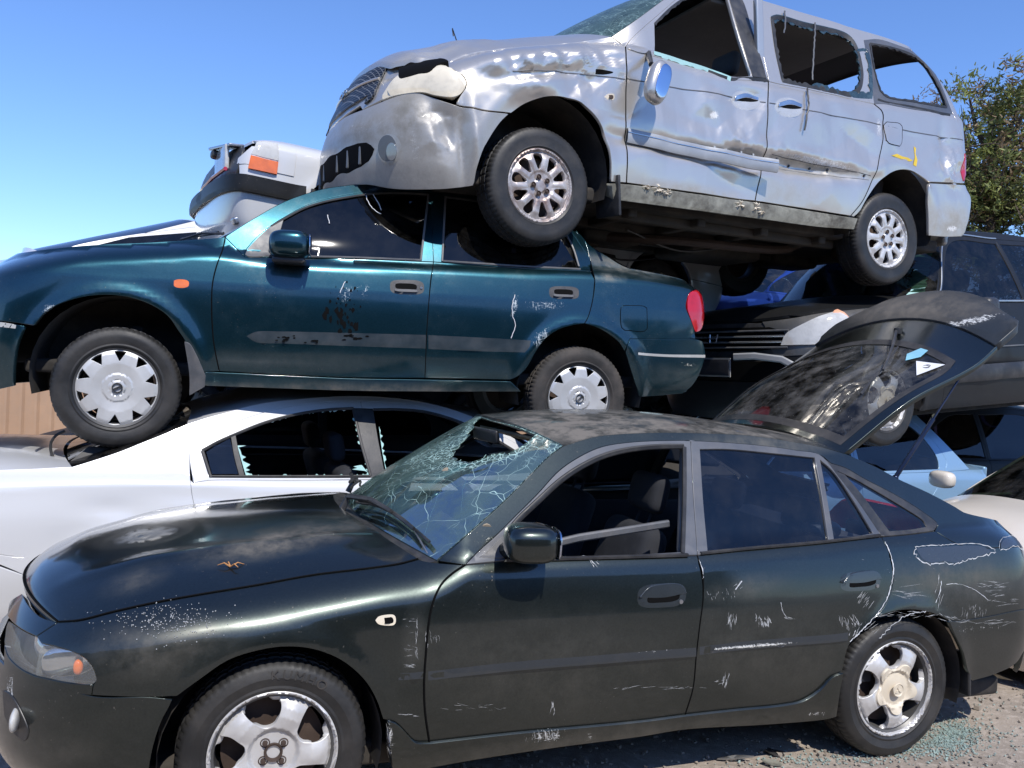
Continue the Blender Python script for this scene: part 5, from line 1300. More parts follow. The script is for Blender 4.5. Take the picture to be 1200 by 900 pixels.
    tlp = c.panel('tail_light', M['red'], [[(815, 339), (808, 344), (805.5, 361), (811, 378), (815, 389)], [(815, 389), (820, 388), (823, 375), (823.5, 361), (820, 345), (815, 339)]], res=.02, step=3, bulge=.012, bulge_r=.02, rim=.03, mirror=True)
    c.panel('rear_bumper', g, [[(738, 397), (780, 397.5), (815, 397.5), (823, 400)], [(823, 400), (826, 412), (824, 425), (818, 441), (810, 453), (800, 461)], [(800, 461), (778, 463), (750, 465)], [(750, 465), (745, 452), (740, 436), (733, 413)], [(733, 413), (738, 397)]], res=.028, step=5, bulge=.008, bulge_r=.03, off=.002, mirror=True, paint=[('dust', 790, 440, 40, 14, 0, .3)])
    c.panel('bumper_strip', M['pale_strip'], [[(747, 413.5), (780, 415.5), (825, 416)], [(825, 416), (825, 419)], [(825, 419), (780, 418), (747, 416)]], res=.02, step=4, off=.011, bulge=.005, bulge_r=.005, rim=.004, gap=0)
    fl = [[(730, 358), (755, 359), (758, 361)], [(758, 361), (758.5, 385)], [(758.5, 385), (755, 388), (732, 387)], [(732, 387), (728.5, 384), (728, 360), (730, 358)]]
    c.panel('fuel_flap', g, fl, res=.02, step=4, off=.0022, rim=.003, edge=.002)
    P = c.cast3(chain(fl, 4)); b = MB().tube(list(P + [0, -.0006, 0]), .0022, 4, False); b.build('fuel_flap_gap', M['void'], c.root)
    # boot lid and rear screen
    Eb = c.cast3(chain([[(739, 315), (767, 320), (794, 326), (808, 331), (815, 338)]], 5, False)); Ec = c.cast3(chain([[(676, 272), (692, 288), (711, 300), (739, 315)]], 5, False))
    c.ribs('boot_lid', g, Eb, [(Eb[0][0] + .05, 0, Eb[0][2] + .05), (3.25, 0, 1.125), (3.38, 0, 1.10), (3.44, 0, 1.04)], nu=14, k=2.6, ns=14, paint=[('dust', 780, 322, 60, 6, 8, .8)])
    c.ribs('rear_screen', M['tint2'], Ec, [(Er[-1][0] - .08, 0, Er[-1][2] + .045), (Eb[0][0] + .04, 0, Eb[0][2] + .05)], nu=12, k=2.4, ns=10, rim=0)
    MB().box((3.38, 0, .85), (.06, 1.1, .42), None, .03).build('boot_face', g, c.root); MB().box((3.36, 0, .52), (.05, 1.2, .34), None, .02).build('rear_valance', g, c.root)
    mp = c.cast3([(322, 296)])[0]; q = c.onplane((340, 287), mp[1] - .15)
    mirror_housing(c, q, (.215, .2, .15), -.12, g, d1, stalk=[mp + [-.01, .02, 0], q + [0, .06, -.04]])
    b = MB().box(q + [.0, .03, -.082], (.17, .16, .035), rot(-.12), .015).build('mirror_base', M['trim'], d1)
    wheel(c, (0, -.826, .305), .308, .205, .19, 'cover', steer=.10, spin=.1); wheel(c, (2.535, -.815, .305), .308, .205, .19, 'cover', spin=.42, rubber='rubber_old')
    for x in (0, 2.535): wheel(c, (x, .81, .305), .308, .205, .19, 'cover', side=1, detail=False)
    underbody(c, -.45, 3.2, .70, .37, .44, (0, 2.535), .40, .44)
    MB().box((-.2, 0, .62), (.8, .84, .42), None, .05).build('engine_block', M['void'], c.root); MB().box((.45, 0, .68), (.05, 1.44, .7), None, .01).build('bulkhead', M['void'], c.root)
    seat(c, 1.05, -.36, .42); seat(c, 1.05, .36, .42); bench(c, 1.85, .58, .44); dash(c, .85, 1.0, .64)
    # ragged scrape marks and cable drawn over the glass
    r = random.Random(5); b = MB()
    for pts in ([(428, 227), (432, 238), (440, 247), (447, 251)], [(436, 227), (442, 236), (447, 246)], [(384, 252), (386, 262)], [(603, 345), (600, 362), (601, 372), (604, 380), (599, 396)], [(398, 343), (403, 333), (405, 330)]):
        P = c.cast3(spline(pts, 2.5)) + [0, -.003, 0]; b.tube([p + np.array([r.uniform(-.002, .002), 0, r.uniform(-.002, .002)]) for p in P], .0022, 5)
    b.build('white_scratch', M['sticker_white'], c.root)
    # grime flakes on door and moulding
    b = MB()
    for i in range(44):
        x, y = r.gauss(402, 11), r.gauss(366, 18); s_ = r.uniform(.8, 3.0) * (1.3 if y > 362 else .7); n = r.randint(4, 7)
        P = c.cast3([(x + s_ * r.uniform(.4, 1.2) * math.cos(a), y + 1.7 * s_ * r.uniform(.4, 1.2) * math.sin(a)) for a in [6.283 * k / n for k in range(n)]]) + [0, -.0022, 0]; b.add(P, [tuple(range(n))])
    for i in range(26):
        x, y = r.choice([(333, 396), (365, 400), (408, 394), (418, 396)]); x += r.gauss(0, 7); y += r.gauss(0, 2); n = 5; s_ = r.uniform(.8, 2.4)
        P = c.cast3([(x + 2 * s_ * r.uniform(.4, 1.2) * math.cos(a), y + .6 * s_ * math.sin(a)) for a in [6.283 * k / n for k in range(n)]]) + [0, -.0185, 0]; b.add(P, [tuple(range(n))])
    b.build('black_grime', M['void'], c.root, smooth=False)
    return c
# ================================================================== silver people carrier (top right)
def build_van():
    cr = [crumple(3, -.15, 1.0, .50, .19, .085, 20, 5), dent(-.05, .95, .25, .03, .03, .25), dent(-.25, 1.02, .05, .16, .03, .5), crumple(8, .22, 1.12, .30, .14, .028, 52, 4), dent(-.60, .58, .07, .20, .05, .5), dent(-.50, .50, .025, .22, .028, .1), dent(-.44, .50, .03, .22, -.018, .1), crumple(5, -.60, .56, .16, .18, .03, 42),
          dent(1.1, .68, .7, .045, .045), dent(1.15, .80, .55, .06, -.008), dent(2.0, .72, .45, .045, .05), dent(2.1, .79, .5, .05, -.012), crumple(13, 2.0, .75, .55, .10, .016, 45), dent(1.3, .52, .2, .1, .008),
          crumple(21, 3.50, .98, .18, .20, .040, 42), dent(3.42, 1.05, .06, .22, .025), dent(3.05, 1.0, .2, .12, .010), crumple(31, 3.6, .62, .2, .15, .010, 40), crumple(2, 1.5, .85, 1.7, .5, .034, 13), crumple(77, 2.6, 1.0, .6, .25, .016, 22), crumple(51, 1.2, .95, .6, .16, .022, 20), dent(1.5, 1.12, .16, .06, .02, -.3), crumple(44, 1.40, .76, .34, .13, .020, 36), dent(.75, 1.1, .12, .1, .01)]
    c = Car('people_carrier_van', 'dented silver people carrier with smashed windows and a crumpled front wing, topmost of the pile', 'van', None,
        (-.2917, 5.7193, 2.3238, .4724, .0098, -.0079), dict(
        xn=[(.2, -.93), (.3, -.965), (.42, -.995), (.58, -1.005), (.68, -.985), (.74, -.965), (.85, -.93), (1.0, -.86), (1.12, -.72), (1.3, -.4)], Ln=.62, pn=2.35, Lq=1.05,
        xt=[(.3, 3.76), (.42, 3.86), (.6, 3.92), (.72, 3.93), (.80, 3.86), (1.0, 3.87), (1.3, 3.86), (1.5, 3.79), (1.7, 3.66), (1.85, 3.46)], Lt=.27, pt=2.9,
        wz=[(.2, .86), (.3, .89), (.42, .915), (.55, .925), (.8, .93), (1.0, .922), (1.2, .90), (1.4, .88)], wx=[(-1, .985), (0, .995), (1.5, 1.0), (3, 1.0), (3.9, .97)],
        zs=[(-1.0, .84), (-.8, .90), (-.57, .97), (-.32, 1.065), (0, 1.16), (.3, 1.235), (.5, 1.265), (.76, 1.235), (1.35, 1.22), (2.4, 1.27), (3.46, 1.36), (3.9, 1.37)],
        rw=[(-1, .15), (0, .13), (.4, .08), (.7, .03), (3.9, .03)], rz=[(-1, .10), (.3, .12), (.7, .07), (3.9, .07)],
        lean=[(0, .24), (3.9, .24)], lc=.22, bumps=cr,
        flares=[(0, .42, .44, .012, .05), (2.905, .44, .43, .012, .05)]))
    c.axz = {0.0: .42, 2.905: .44}; g = M['silver']
    HE = [(522.5, 76), (530, 71), (541, 66), (555, 62), (570, 59.5), (600, 57), (640, 53.5), (680, 49), (717, 43)]
    doorF = [(733, 55), (734, 95), (735, 156), (734, 214)]
    arcF = [(599.5, 132), (616, 121), (644.5, 113.5), (673, 117), (694, 131.6), (708.5, 153), (715, 178), (716, 213)]
    pf = [('dust', 560, 110, 50, 30, 0, .35), ('scuff', 700, 75, 60, 40, 0, .4)]
    fender = c.panel('fender', g, [HE, [(717, 43), (733, 55)], doorF, [(734, 214), (716, 213)], arcF[::-1], [(599.5, 132), (568, 128.5), (536, 122)], [(536, 122), (541, 111), (548, 99), (546, 88), (531, 79)], [(531, 79), (522.5, 76)]], res=.018, step=4, mirror=True, paint=pf)
    bp = c.panel('front_bumper', M['silver_bumper'], [('xz', [(-1.1, .735), (-.965, .735)]), [(424, 129), (445.5, 120), (470, 111), (489.5, 108), (511.5, 114), (536, 123), (568, 130), (597, 133)],
        [(597, 133), (587, 142.6), (575, 160), (565, 179), (558, 199), (555.5, 214)], ('xz', [(-.43, .275), (-.60, .245), (-.80, .25), (-.93, .30), (-1.1, .33)])], space='mix', res=.02, step=4, join=True, center=.06,
        paint=[('scuff', 430, 148, 50, 16, -14, .6), ('scuff', 395, 160, 24, 24, 0, .55), ('scuff', 486, 170, 8, 36, -12, .75), ('dust', 478, 140, 26, 40, 0, 1.0), ('dust', 440, 150, 60, 22, -12, .75), ('dust', 395, 165, 20, 24, 0, .5), ('scuff', 520, 165, 20, 14, 0, .5), ('dust', 530, 210, 60, 8, 0, .5)])
    c.panel('air_intake', M['void'], [('xz', [(-1.1, .525), (-.985, .525), (-.93, .515), (-.90, .47)]), ('xz', [(-.90, .47), (-.915, .41), (-.965, .375), (-1.1, .375)])], space='mix', res=.02, off=.003, rim=.004, join=True, center=.06, parent=bp)
    lp = [('xz', [(-1.1, .39), (-.985, .385), (-.95, .41), (-.938, .47), (-.972, .515), (-1.1, .52)])]
    for q in (.08, .19, .30):
        for sd in (-1, 1):
            z = .45; x = float(c.qx(np.array(q), np.array(z))); y = -float(c.Y(np.array(x), np.array(z))) * (1 if sd < 0 else -1)
            MB().box((x + .008, y, .45), (.035, .018, .105), rot(sd * -.5), .006).build('intake_vane', M['fog_cup'], bp)
    el = lambda cx, cy, rx, ry: [(cx + rx * math.cos(a), cy + ry * math.sin(a)) for a in [2 * math.pi * i / 28 for i in range(29)]]
    fo = c.panel('fog_lamp_surround', M['silver_bumper'], [el(456.5, 175, 14, 18)], res=.012, step=2, bulge=.014, bulge_r=.02, rim=.006, gap=0, parent=bp, mirror=True)
    c.panel('fog_lamp_recess', M['fog_cup'], [el(455.5, 174, 10.5, 15)], res=.012, step=2, off=.0145, rim=.002, gap=0, parent=fo, mirror=True)
    c.panel('fog_lamp', M['fog_lens'], [el(460.5, 178, 5.8, 10)], res=.012, step=2, off=.016, bulge=.012, bulge_r=.03, rim=.004, gap=0, parent=fo, mirror=True)
    hl = c.panel('headlight', M['yellowed'], [[(446, 118), (452, 108), (458, 99), (466, 91), (475, 86), (497, 81), (516, 78), (531, 80), (545, 88), (547, 99), (540, 110), (531, 113.5), (511.5, 111), (497, 107.5), (477, 109.5), (458, 113.5), (446, 118)]], res=.02, step=3, bulge=.035, bulge_r=.07, rim=.05, mirror=True)
    c.panel('lamp_gap', M['void'], [[(470, 87), (485, 78), (500, 76), (520, 74.5), (528, 78), (516, 82), (506, 90), (494, 92), (480, 96), (472, 97), (470, 87)]], res=.02, step=3, off=.037, rim=.01, bulge=.004, parent=hl)
    seam(c, c.cast3(chain([doorF], 4, False)), .004, name='door_gap'); 
    E = c.cast3(chain([HE], 6, False)); print('van bonnet', E[0].round(3), E[-1].round(3))
    E = np.vstack([[[-.80, -.50, .985]], [[-.70, -.66, .99]], E[1:]])
    c.ribs('bonnet', g, E, [(-.84, 0, 1.06), (-.76, 0, 1.12), (-.5, 0, 1.225), (-.2, 0, 1.305), (.05, 0, 1.375), (.27, 0, 1.425)], nu=26, k=2.6, ns=44, rim=.03, paint=[('dust', 480, 72, 60, 8, -20, .4)],
           bulgefn=lambda x, y: crumple(5, -.45, -.6, .4, .3, .03, 34)(x, y) * np.clip(1 - np.abs(np.abs(y / .78) - .5) * 2, 0, 1))
    # grille with its surround
    gs = c.panel('grille_surround', g, [('xz', [(-1.1, .755), (-.955, .755), (-.93, .765)]), [(424, 128), (440, 120), (446, 117)], [(446, 117), (456, 99), (468, 88), (474, 84)], ('xz', [(-.74, .99), (-.80, 1.02), (-.87, 1.05), (-1.1, 1.06)])], space='mix', res=.025, join=True, center=.06, off=-.002)
    gr = c.panel('grille', M['mesh'], [('xz', [(-1.1, .78), (-.935, .785), (-.90, .80)]), [(428, 123), (437, 116), (444, 101), (449, 91)], ('xz', [(-.79, .99), (-.85, 1.02), (-1.1, 1.035)])], space='mix', res=.025, join=True, center=.06, off=.012, rim=.015)
    b = MB(); pts = []
    for q in np.linspace(-.36, .36, 15):
        z = .91; x = float(c.qx(np.array(abs(q)), np.array(z))); pts.append((x - .014, -float(c.Y(np.array(x), np.array(z))) * np.sign(q) * 1.0, z))
    b.tube(pts, .010, 8); b.build('grille_bar', g, gr)
    ex = lambda z: float(c.xn(np.array(z))) - .028
    ring = [(ex(.915 + .034 * math.sin(a)), .062 * math.cos(a), .915 + .034 * math.sin(a)) for a in np.linspace(0, 2 * math.pi, 25)]
    b = MB().tube(ring, .005, 6, False); b.box((ex(.915), .0, .915), (.006, .07, .010), rot(0, 0, .5), 0); b.box((ex(.915), .0, .915), (.006, .06, .009), rot(0, 0, -.6), 0); b.build('emblem', M['chrome'], gr)
    wsE = [(717, 43), (750, 20), (780, -2), (800, -14), (818, -21)]
    rfE = [(818, -21), (840, -14), (864, -5), (930, 12), (1000, 33), (1045, 46.5), (1072, 58), (1084, 68)]
    Ew = c.cast3(chain([wsE], 6, False)); Er = c.cast3(chain([rfE], 6, False)); print('van ws', Ew[0].round(3), Ew[-1].round(3), Er[-1].round(3))
    c0 = np.array([.31, 0, 1.43]); h0 = np.array([Ew[-1][0] - .12, 0, Ew[-1][2] + .05])
    c.ribs('windscreen', M['cracked'], Ew, [c0, c0 * .67 + h0 * .33 + [0, 0, .02], c0 * .33 + h0 * .67 + [0, 0, .022], h0], nu=16, k=2.2, ns=20, rim=0, paint=[('scuff', 700, 20, 200, 200, 0, .75)])
    c.ribs('roof', g, Er, [h0, (1.6, 0, h0[2] + .03), (2.4, 0, h0[2] + .02), (Er[-1][0] - .05, 0, Er[-1][2] + .05)], nu=20, k=2.8, ns=30, rim=.02)
    Et = c.cast3(chain([[(1084, 68), (1092, 75), (1108, 98), (1122, 125), (1131, 155)]], 5, False))
    b = MB().box((3.78, 0, .90), (.05, 1.5, .80), rot(0, .0), .02); b.build('tailgate', g, c.root); MB().box((3.78, 0, .55), (.06, 1.4, .32), None, .03).build('rear_bumper_centre', M['silver_bumper'], c.root)
    Q = np.array([Er[-1], [3.62, -.72, 1.5], [3.68, -.74, 1.36]])
    c.ribs('scuttle_panel', M['trim'], np.array([E[-1], (E[-1] + Ew[0]) / 2 + [0, 0, -.01], Ew[0]]), [(.27, 0, 1.422), (.29, 0, 1.41), (.31, 0, 1.425)], nu=16, k=2.2, ns=4, rim=.02)
    w = MB(); a = c.onplane((630, 50), -.1); b_ = c.onplane((700, 42), -.66); w.tube([a, (a + b_) / 2 + [0, 0, .02], b_], .009, 6); w.tube([c.onplane((655, 49), -.3), c.onplane((694, 45), -.6)], .012, 6); w.build('wiper', M['trim'], c.root)
    # frames
    fo = [(733, 55), (738, 48), (750, 36), (766, 22), (780, 10), (797, -4), (815, -12), (835, -14), (860, -9), (880, -3)]
    fo2 = [(880, -3), (930, 12), (1000, 35), (1012, 47)]
    fo3 = [(1012, 47), (1030, 46), (1050, 52), (1074, 62), (1090, 78), (1102, 98), (1113, 124), (1117, 134)]
    c.panel('windscreen_pillar', g, [wsE, rfE, [(1084, 68), (1092, 75), (1108, 98), (1122, 125), (1131, 148), (1135, 162)], [(1135, 162), (1117, 134)], fo3[::-1], fo2[::-1], fo[::-1], [(733, 55), (717, 43)]], res=.03, step=4, mirror=True)
    belt1 = [(733, 55), (768, 66), (821, 80), (856, 92), (899, 96)]; belt2 = [(899, 96), (912, 99), (950, 106), (996, 116), (1024, 122)]; belt3 = [(1024, 122), (1036, 122), (1070, 128), (1117, 134)]
    B = [(899, 96), (899, 144), (896, 185), (886, 235)]; rdr = [(1024, 122), (1034, 132), (1033, 160), (1026, 200), (1016, 222), (1008, 238), (996, 253)]
    seam(c, c.cast3(chain([B], 4, False)), .0036, name='door_gap'); seam(c, c.cast3(chain([rdr], 4, False)), .003, name='door_gap')
    d1 = c.panel('front_door', g, [belt1, B, [(886, 235), (820, 226), (734, 214)], doorF[::-1]], res=.02, step=4, mirror=True,
        paint=[('scuff', 837, 135, 8, 6, 0, 1.3), ('scuff', 850, 180, 60, 6, 12, .9), ('dust', 850, 176, 50, 5, 12, .9), ('scuff', 740, 160, 4, 50, 0, .6), ('dust', 800, 222, 70, 8, 8, .6)])
    d2 = c.panel('sliding_door', g, [belt2, rdr, [(996, 253), (940, 244), (886, 235)], B[::-1]], res=.02, step=4, mirror=True,
        paint=[('scuff', 960, 190, 60, 7, 12, 1.1), ('dust', 960, 196, 60, 6, 12, 1.0), ('scuff', 1030, 150, 5, 20, 0, .9), ('dust', 930, 225, 40, 20, 0, .4)])
    h1 = [[(767, 28), (785, 10), (799, 0), (815, -7), (835, -8), (851, -6)], [(851, -6), (864, 40), (878, 88)], [(878, 90), (856, 90), (821, 79), (768, 65)], [(768, 65), (767, 28)]]
    h2 = [[(904, 22), (910, 20), (940, 28), (990, 41), (1000, 50), (1007, 68), (1010, 90), (1006, 106), (996, 113)], [(996, 113), (950, 103), (916, 96)], [(916, 96), (909, 60), (904, 22)]]
    h3 = [[(1019, 51), (1045, 56), (1070, 65), (1084, 76), (1092, 88), (1102, 106), (1109, 124)], [(1109, 126), (1070, 119), (1038, 113), (1031, 106)], [(1031, 106), (1024, 80), (1019, 51)]]
    c.panel('window_frame', g, [fo, [(880, -3), (889, 40), (899, 96)], belt1[::-1]], holes=[h1], res=.03, step=4, off=.003, parent=d1, mirror=True)
    c.panel('window_frame', g, [fo2, [(1012, 47), (1024, 122)], belt2[::-1], [(899, 96), (889, 40), (880, -3)]], holes=[h2], res=.03, step=4, off=.003, parent=d2, mirror=True)
    q_ = c.panel('rear_quarter_panel', g, [belt3, [(1117, 134), (1135, 162), (1134, 187), (1130, 205), (1129.6, 215)], [(1129.6, 215), (1110, 214), (1089, 213)], [(1089, 213), (1080, 206), (1069, 199.5), (1051.5, 199.5), (1030, 212), (1016, 230), (1007, 247)], [(1007, 247), (1000, 254), (996, 253)], rdr[::-1]], res=.02, step=4, mirror=True,
        paint=[('scuff', 1115, 195, 14, 20, 0, .8)])
    c.panel('quarter_window_surround', M['frame'], [fo3, belt3[::-1], [(1024, 122), (1012, 47)]], holes=[h3], res=.03, step=4, off=.002, parent=q_, mirror=True)
    # sail triangle, black rear edge of the front window, seals with glass crumbs
    c.panel('sail_panel', g, [[(735, 56), (740, 50), (752, 38), (766, 27)], [(766, 27), (766, 62)], [(766, 62), (752, 63), (735, 58)]], res=.02, step=3, off=.008, bulge=.012, bulge_r=.03, rim=.01, parent=d1)
    c.panel('black_window_edge', M['trim'], [[(852, -8), (866, -4), (882, 40), (897, 93)], [(897, 93), (880, 91)], [(880, 91), (866, 42), (852, -8)]], res=.02, step=3, off=.008, rim=.02, parent=d1, mirror=True)
    r = random.Random(3)
    def ragged(name, mat, loop, w0, parent, jit=1.6, off=.006, step=3.0):
        pts = chain([loop] if not isinstance(loop[0], list) else loop, step, False); P = c.cast3(pts); b = MB(); rows = []
        for i, p in enumerate(P):
            t = P[min(i+1, len(P)-1)] - P[max(i-1, 0)]; n_ = np.array([-t[2], 0, t[0]]); n_ /= np.linalg.norm(n_) + 1e-9; a = w0 * r.uniform(.35, 1.25)
            rows.append([p + n_ * w0 * .5 + [0, -off, 0], p - n_ * a + [0, -off * .8, 0], p - n_ * a + [0, .01, 0]])
        b.grid(rows); return b.build(name, M[mat], parent, sharp=20)
    ragged('window_seal', 'seal', [h2[0], h2[1], h2[2]], .022, d2); ragged('broken_glass_edge', 'shard_dark', [h2[0]], .034, d2, off=.004); ragged('broken_glass_edge', 'shard_dark', [[(1004, 60), (1014, 60), (1020, 90), (1020, 114)], [(1020, 114), (996, 112), (950, 102)]], .03, d2, off=.007)
    ragged('window_seal', 'seal', h1[0], .014, d1); ragged('broken_glass_edge', 'shard', [(766, 62), (790, 69), (821, 79), (856, 92)], .022, d1, off=.009); ragged('window_seal', 'seal', [(830, 83), (856, 92), (875, 92), (898, 95)], .016, d1)
    ragged('window_seal', 'seal', [h3[0], h3[1], h3[2]], .012, q_); ragged('window_seal', 'seal', [(1028, 117), (1036, 120), (1070, 126), (1113, 135)], .020, q_)
    # hanging strips of rubber
    for pts in ([(1 and 917, 14), (918, 26), (916, 40)], [(953, 28), (951, 60), (949, 95)], [(942, 105), (943, 125), (940, 140), (938, 154)]):
        P = c.cast3(spline(pts, 3)) + [0, -.02, 0]; MB().tube([p + np.array([r.uniform(-.004, .004), 0, 0]) for p in P], .006, 6).build('hanging_seal', M['grey_trim'] if pts[0][1] < 50 else M['seal'], d2)
    # crease line under the belt
    for pts, pr in (([(734, 92), (760, 96), (785, 100), (830, 107), (897, 120)], d1), ([(901, 121), (950, 131), (1010, 142), (1032, 146)], d2), ([(1035, 147), (1080, 156), (1110, 161), (1133, 165)], q_), ([(600, 84), (650, 84), (700, 88), (732, 93)], fender)):
        P = c.cast3(spline(pts, 6)) + [0, -.0015, 0]; strip3(c, 'crease_line', 'grey_trim', P, .006, .0015, pr)
    # chrome handles
    for cx, cy, pr in ((876, 117, d1), (922.5, 126.5, d2)):
        el = lambda kx, ky, dy=0: [(cx + 16 * kx * math.cos(a), cy + dy + 11.5 * ky * math.sin(a) + 16 * kx * math.cos(a) * .12) for a in [2 * math.pi * i / 28 for i in range(29)]]
        o = c.panel('door_handle', M['handle_cup'], [el(1, 1)], res=.012, step=2, bulge=.014, bulge_r=.03, rim=.004, gap=0, parent=pr)
        c.panel('grip_shade', M['void'], [el(.78, .26, -.5)], res=.012, step=2, off=.015, rim=.002, gap=0, parent=o)  # black crescent painted in as the shadow beneath the handle bar
        c.panel('handle_bar', M['chrome'], [[(cx - 13, cy - 4.5), (cx, cy - 7.5), (cx + 13, cy - 2.5)], [(cx + 13, cy - 2.5), (cx + 13, cy + 1)], [(cx + 13, cy + 1), (cx, cy - 2.5), (cx - 13, cy - .5)], [(cx - 13, cy - .5), (cx - 13, cy - 4.5)]], res=.01, step=2, off=.018, bulge=.010, bulge_r=.01, rim=.004, gap=0, parent=o)
    # door moulding hanging loose: fixed at the front, sprung away from the door at the back
    P = c.cast3(spline([(736, 158), (800, 173), (860, 188), (899, 198)], 5)); n = len(P)
    for i in range(n): P[i] = P[i] + np.array([0, -.012 - .10 * (i / n) ** 1.3, 0])
    cc = strip3(c, 'loose_door_moulding', 'silver_strip', P, .085, .014, d1); strip3(c, 'moulding_line', 'chrome', P + [0, -.014, .018], .006, .003, cc)
    for pts, pr in (([(838, 172), (852, 175), (870, 178), (884, 181)], d1), ([(913, 186), (931, 193), (956, 196), (974, 198), (1012, 206)], d2), ([(1060, 0)], None)):
        if pr is None: continue
        for p in c.cast3(pts): MB().lathe([(0, -.012), (.007, -.011), (.008, 0), (.008, .004)], p, n=10).build('moulding_clip', M['pale_strip'] if pr is d1 else M['trim'], pr)
    P = c.cast3(spline([(905, 181), (940, 188), (980, 196), (1020, 206)], 6)); strip3(c, 'adhesive_mark', 'trim', P, .004, .002, d2); P = c.cast3(spline([(905, 195), (940, 200), (980, 206), (1018, 211)], 6)); strip3(c, 'adhesive_mark', 'grey_trim', P, .003, .002, d2)
    # yellow paint mark
    b = MB()
    for loop in ([(1045, 182), (1052, 180), (1058, 183), (1065, 184.5), (1071, 188), (1067, 189), (1058, 186.5), (1051, 184)], [(1073, 171), (1075.5, 173), (1074.5, 180), (1076.5, 187), (1075, 195), (1071.5, 193), (1073.5, 184)]):
        P = c.cast3(loop) + [0, -.002, 0]; b.add(P, [tuple(range(len(P)))])
    b.build('yellow_paint_mark', M['yellow_paint'], q_, smooth=False)
    fl = [[(1039, 143), (1055, 145), (1058, 149)], [(1058, 149), (1058, 167), (1055, 171)], [(1055, 171), (1039, 168), (1036, 165)], [(1036, 165), (1036, 146), (1039, 143)]]
    c.panel('fuel_flap', g, fl, res=.02, step=3, off=.003, rim=.003, parent=q_); P = c.cast3(chain(fl, 3)); MB().tube(list(P + [0, -.001, 0]) + [P[0] + [0, -.001, 0]], .0032, 4, False).build('fuel_flap_gap', M['void'], q_)
    c.panel('repeater_socket', M['cap_cream'], [[(708, 113), (713, 110), (720, 110), (720, 116), (713, 117), (708, 113)]], res=.01, step=2, bulge=.008, bulge_r=.01, rim=.003, gap=0, parent=fender)
    c.panel('repeater_hole', M['iron'], [[(713, 112), (718, 112), (718, 115.5), (713, 115)]], res=.01, step=2, off=.009, rim=.002, gap=0, parent=fender)
    c.panel('wing_tear', M['void'], [[(699, 81), (708, 82), (718, 85), (710, 86.5), (699, 86)]], res=.01, step=2, off=.003, rim=.002, gap=0, parent=fender)
    # sill, torn and dirty
    sl = c.panel('sill', M['bone'], [[(716, 215), (734, 216), (820, 228), (886, 237), (940, 246), (996, 255), (1004, 256)], [(1004, 256), (1000, 269)], [(1000, 269), (960, 266), (900, 258), (840, 250), (780, 242), (718, 234)], [(718, 234), (716, 215)]], res=.02, step=4, off=.004, rim=.08, bulge=.012, bulge_r=.03, mirror=True)
    b = MB()
    for cx, cy, s_ in ((770, 222, 9), (780, 226, 7), (884, 243, 9), (867, 240, 8), (756, 220, 5), (890, 250, 5)):
        for k in range(9):
            a = r.uniform(0, 6.28); p0 = c.cast3([(cx, cy)])[0]; p1 = c.cast3([(cx + s_ * math.cos(a), cy + s_ * .7 * math.sin(a))])[0]; b.tube([p0 + [0, -.01, 0], (p0 + p1) / 2 + [0, -.03, 0], p1 + [0, -.012, 0]], [.006, .004, .001], 4)
    b.build('torn_metal', M['cap_cream'], sl)
    c.panel('rear_bumper', M['silver'], [[(1089, 215), (1110, 216), (1129.6, 217)], [(1129.6, 217), (1134, 226), (1138.5, 238), (1137, 252), (1133, 265), (1128, 277)], [(1128, 277), (1108, 277.5), (1088, 276)], [(1088, 276), (1088, 250), (1087, 232), (1089, 215)]], res=.02, step=4, bulge=.012, bulge_r=.05, off=.004, mirror=True, paint=[('dust', 1110, 262, 40, 20, 0, .8), ('scuff', 1116, 268, 10, 5, 0, 1.1)])
    c.panel('tail_light', M['red'], [[(1129.5, 180), (1134, 186), (1131, 205)], [(1131, 205), (1128, 213), (1127, 200), (1129.5, 180)]], res=.02, step=3, off=.006, rim=.01)
    # swinging door mirror, glass facing out
    mc = c.onplane((770.5, 97), -1.06); R_ = rot(.55) @ rot(0, -.34) if False else rot(.18, -.16, 0)
    b = MB().blob(mc, (.16, .10, .27), 2.6, 16, R_ @ rot(0, -.16)); mo = b.build('door_mirror', M['silver'], d1)
    gl = MB().blob(mc + np.array([.012, -.044, 0]), (.105, .016, .215), 2.6, 14, R_ @ rot(0, -.16)); gl.build('mirror_glass', M['mirror'], mo)
    a = c.cast3([(760, 62)])[0]; MB().tube([a, mc + [-.03, .03, .11]], [.02, .016], 8).build('mirror_stalk', M['trim'], mo)
    # aerial wire on the bonnet
    a = c.onplane((537, 62), .05); b_ = c.onplane((530, 33), .05); MB().tube([a, a * .5 + b_ * .5 + [.01, 0, 0], b_, b_ + [.01, 0, -.05]], .004, 6).build('aerial', M['trim'], c.root)
    # wheels
    wheel(c, (0, -.885, .335), .335, .212, .215, 'ten', steer=.02, spin=.15); wheel(c, (2.905, -.875, .335), .335, .212, .215, 'ten2', spin=.0)
    for x in (0, 2.905): wheel(c, (x, .87, .335), .335, .212, .215, 'ten2', side=1, detail=False)
    underbody(c, -.50, 3.6, .76, .31, .40, (0, 2.905), .44, .48)
    ub = MB()
    for x in (.75, 1.3, 1.85, 2.4, 3.2): ub.box((x, 0, .29), (.07, 1.46, .06), None, .015)
    for y in (-.62, -.22, .5): ub.box((1.6, y, .285), (2.0, .07, .07), None, .02)
    ub.box((2.05, .12, .25), (.7, .5, .14), None, .05); ub.box((1.0, -.05, .24), (.5, .2, .1), None, .04); ub.build('chassis_members', M['bone_dark'], c.root)
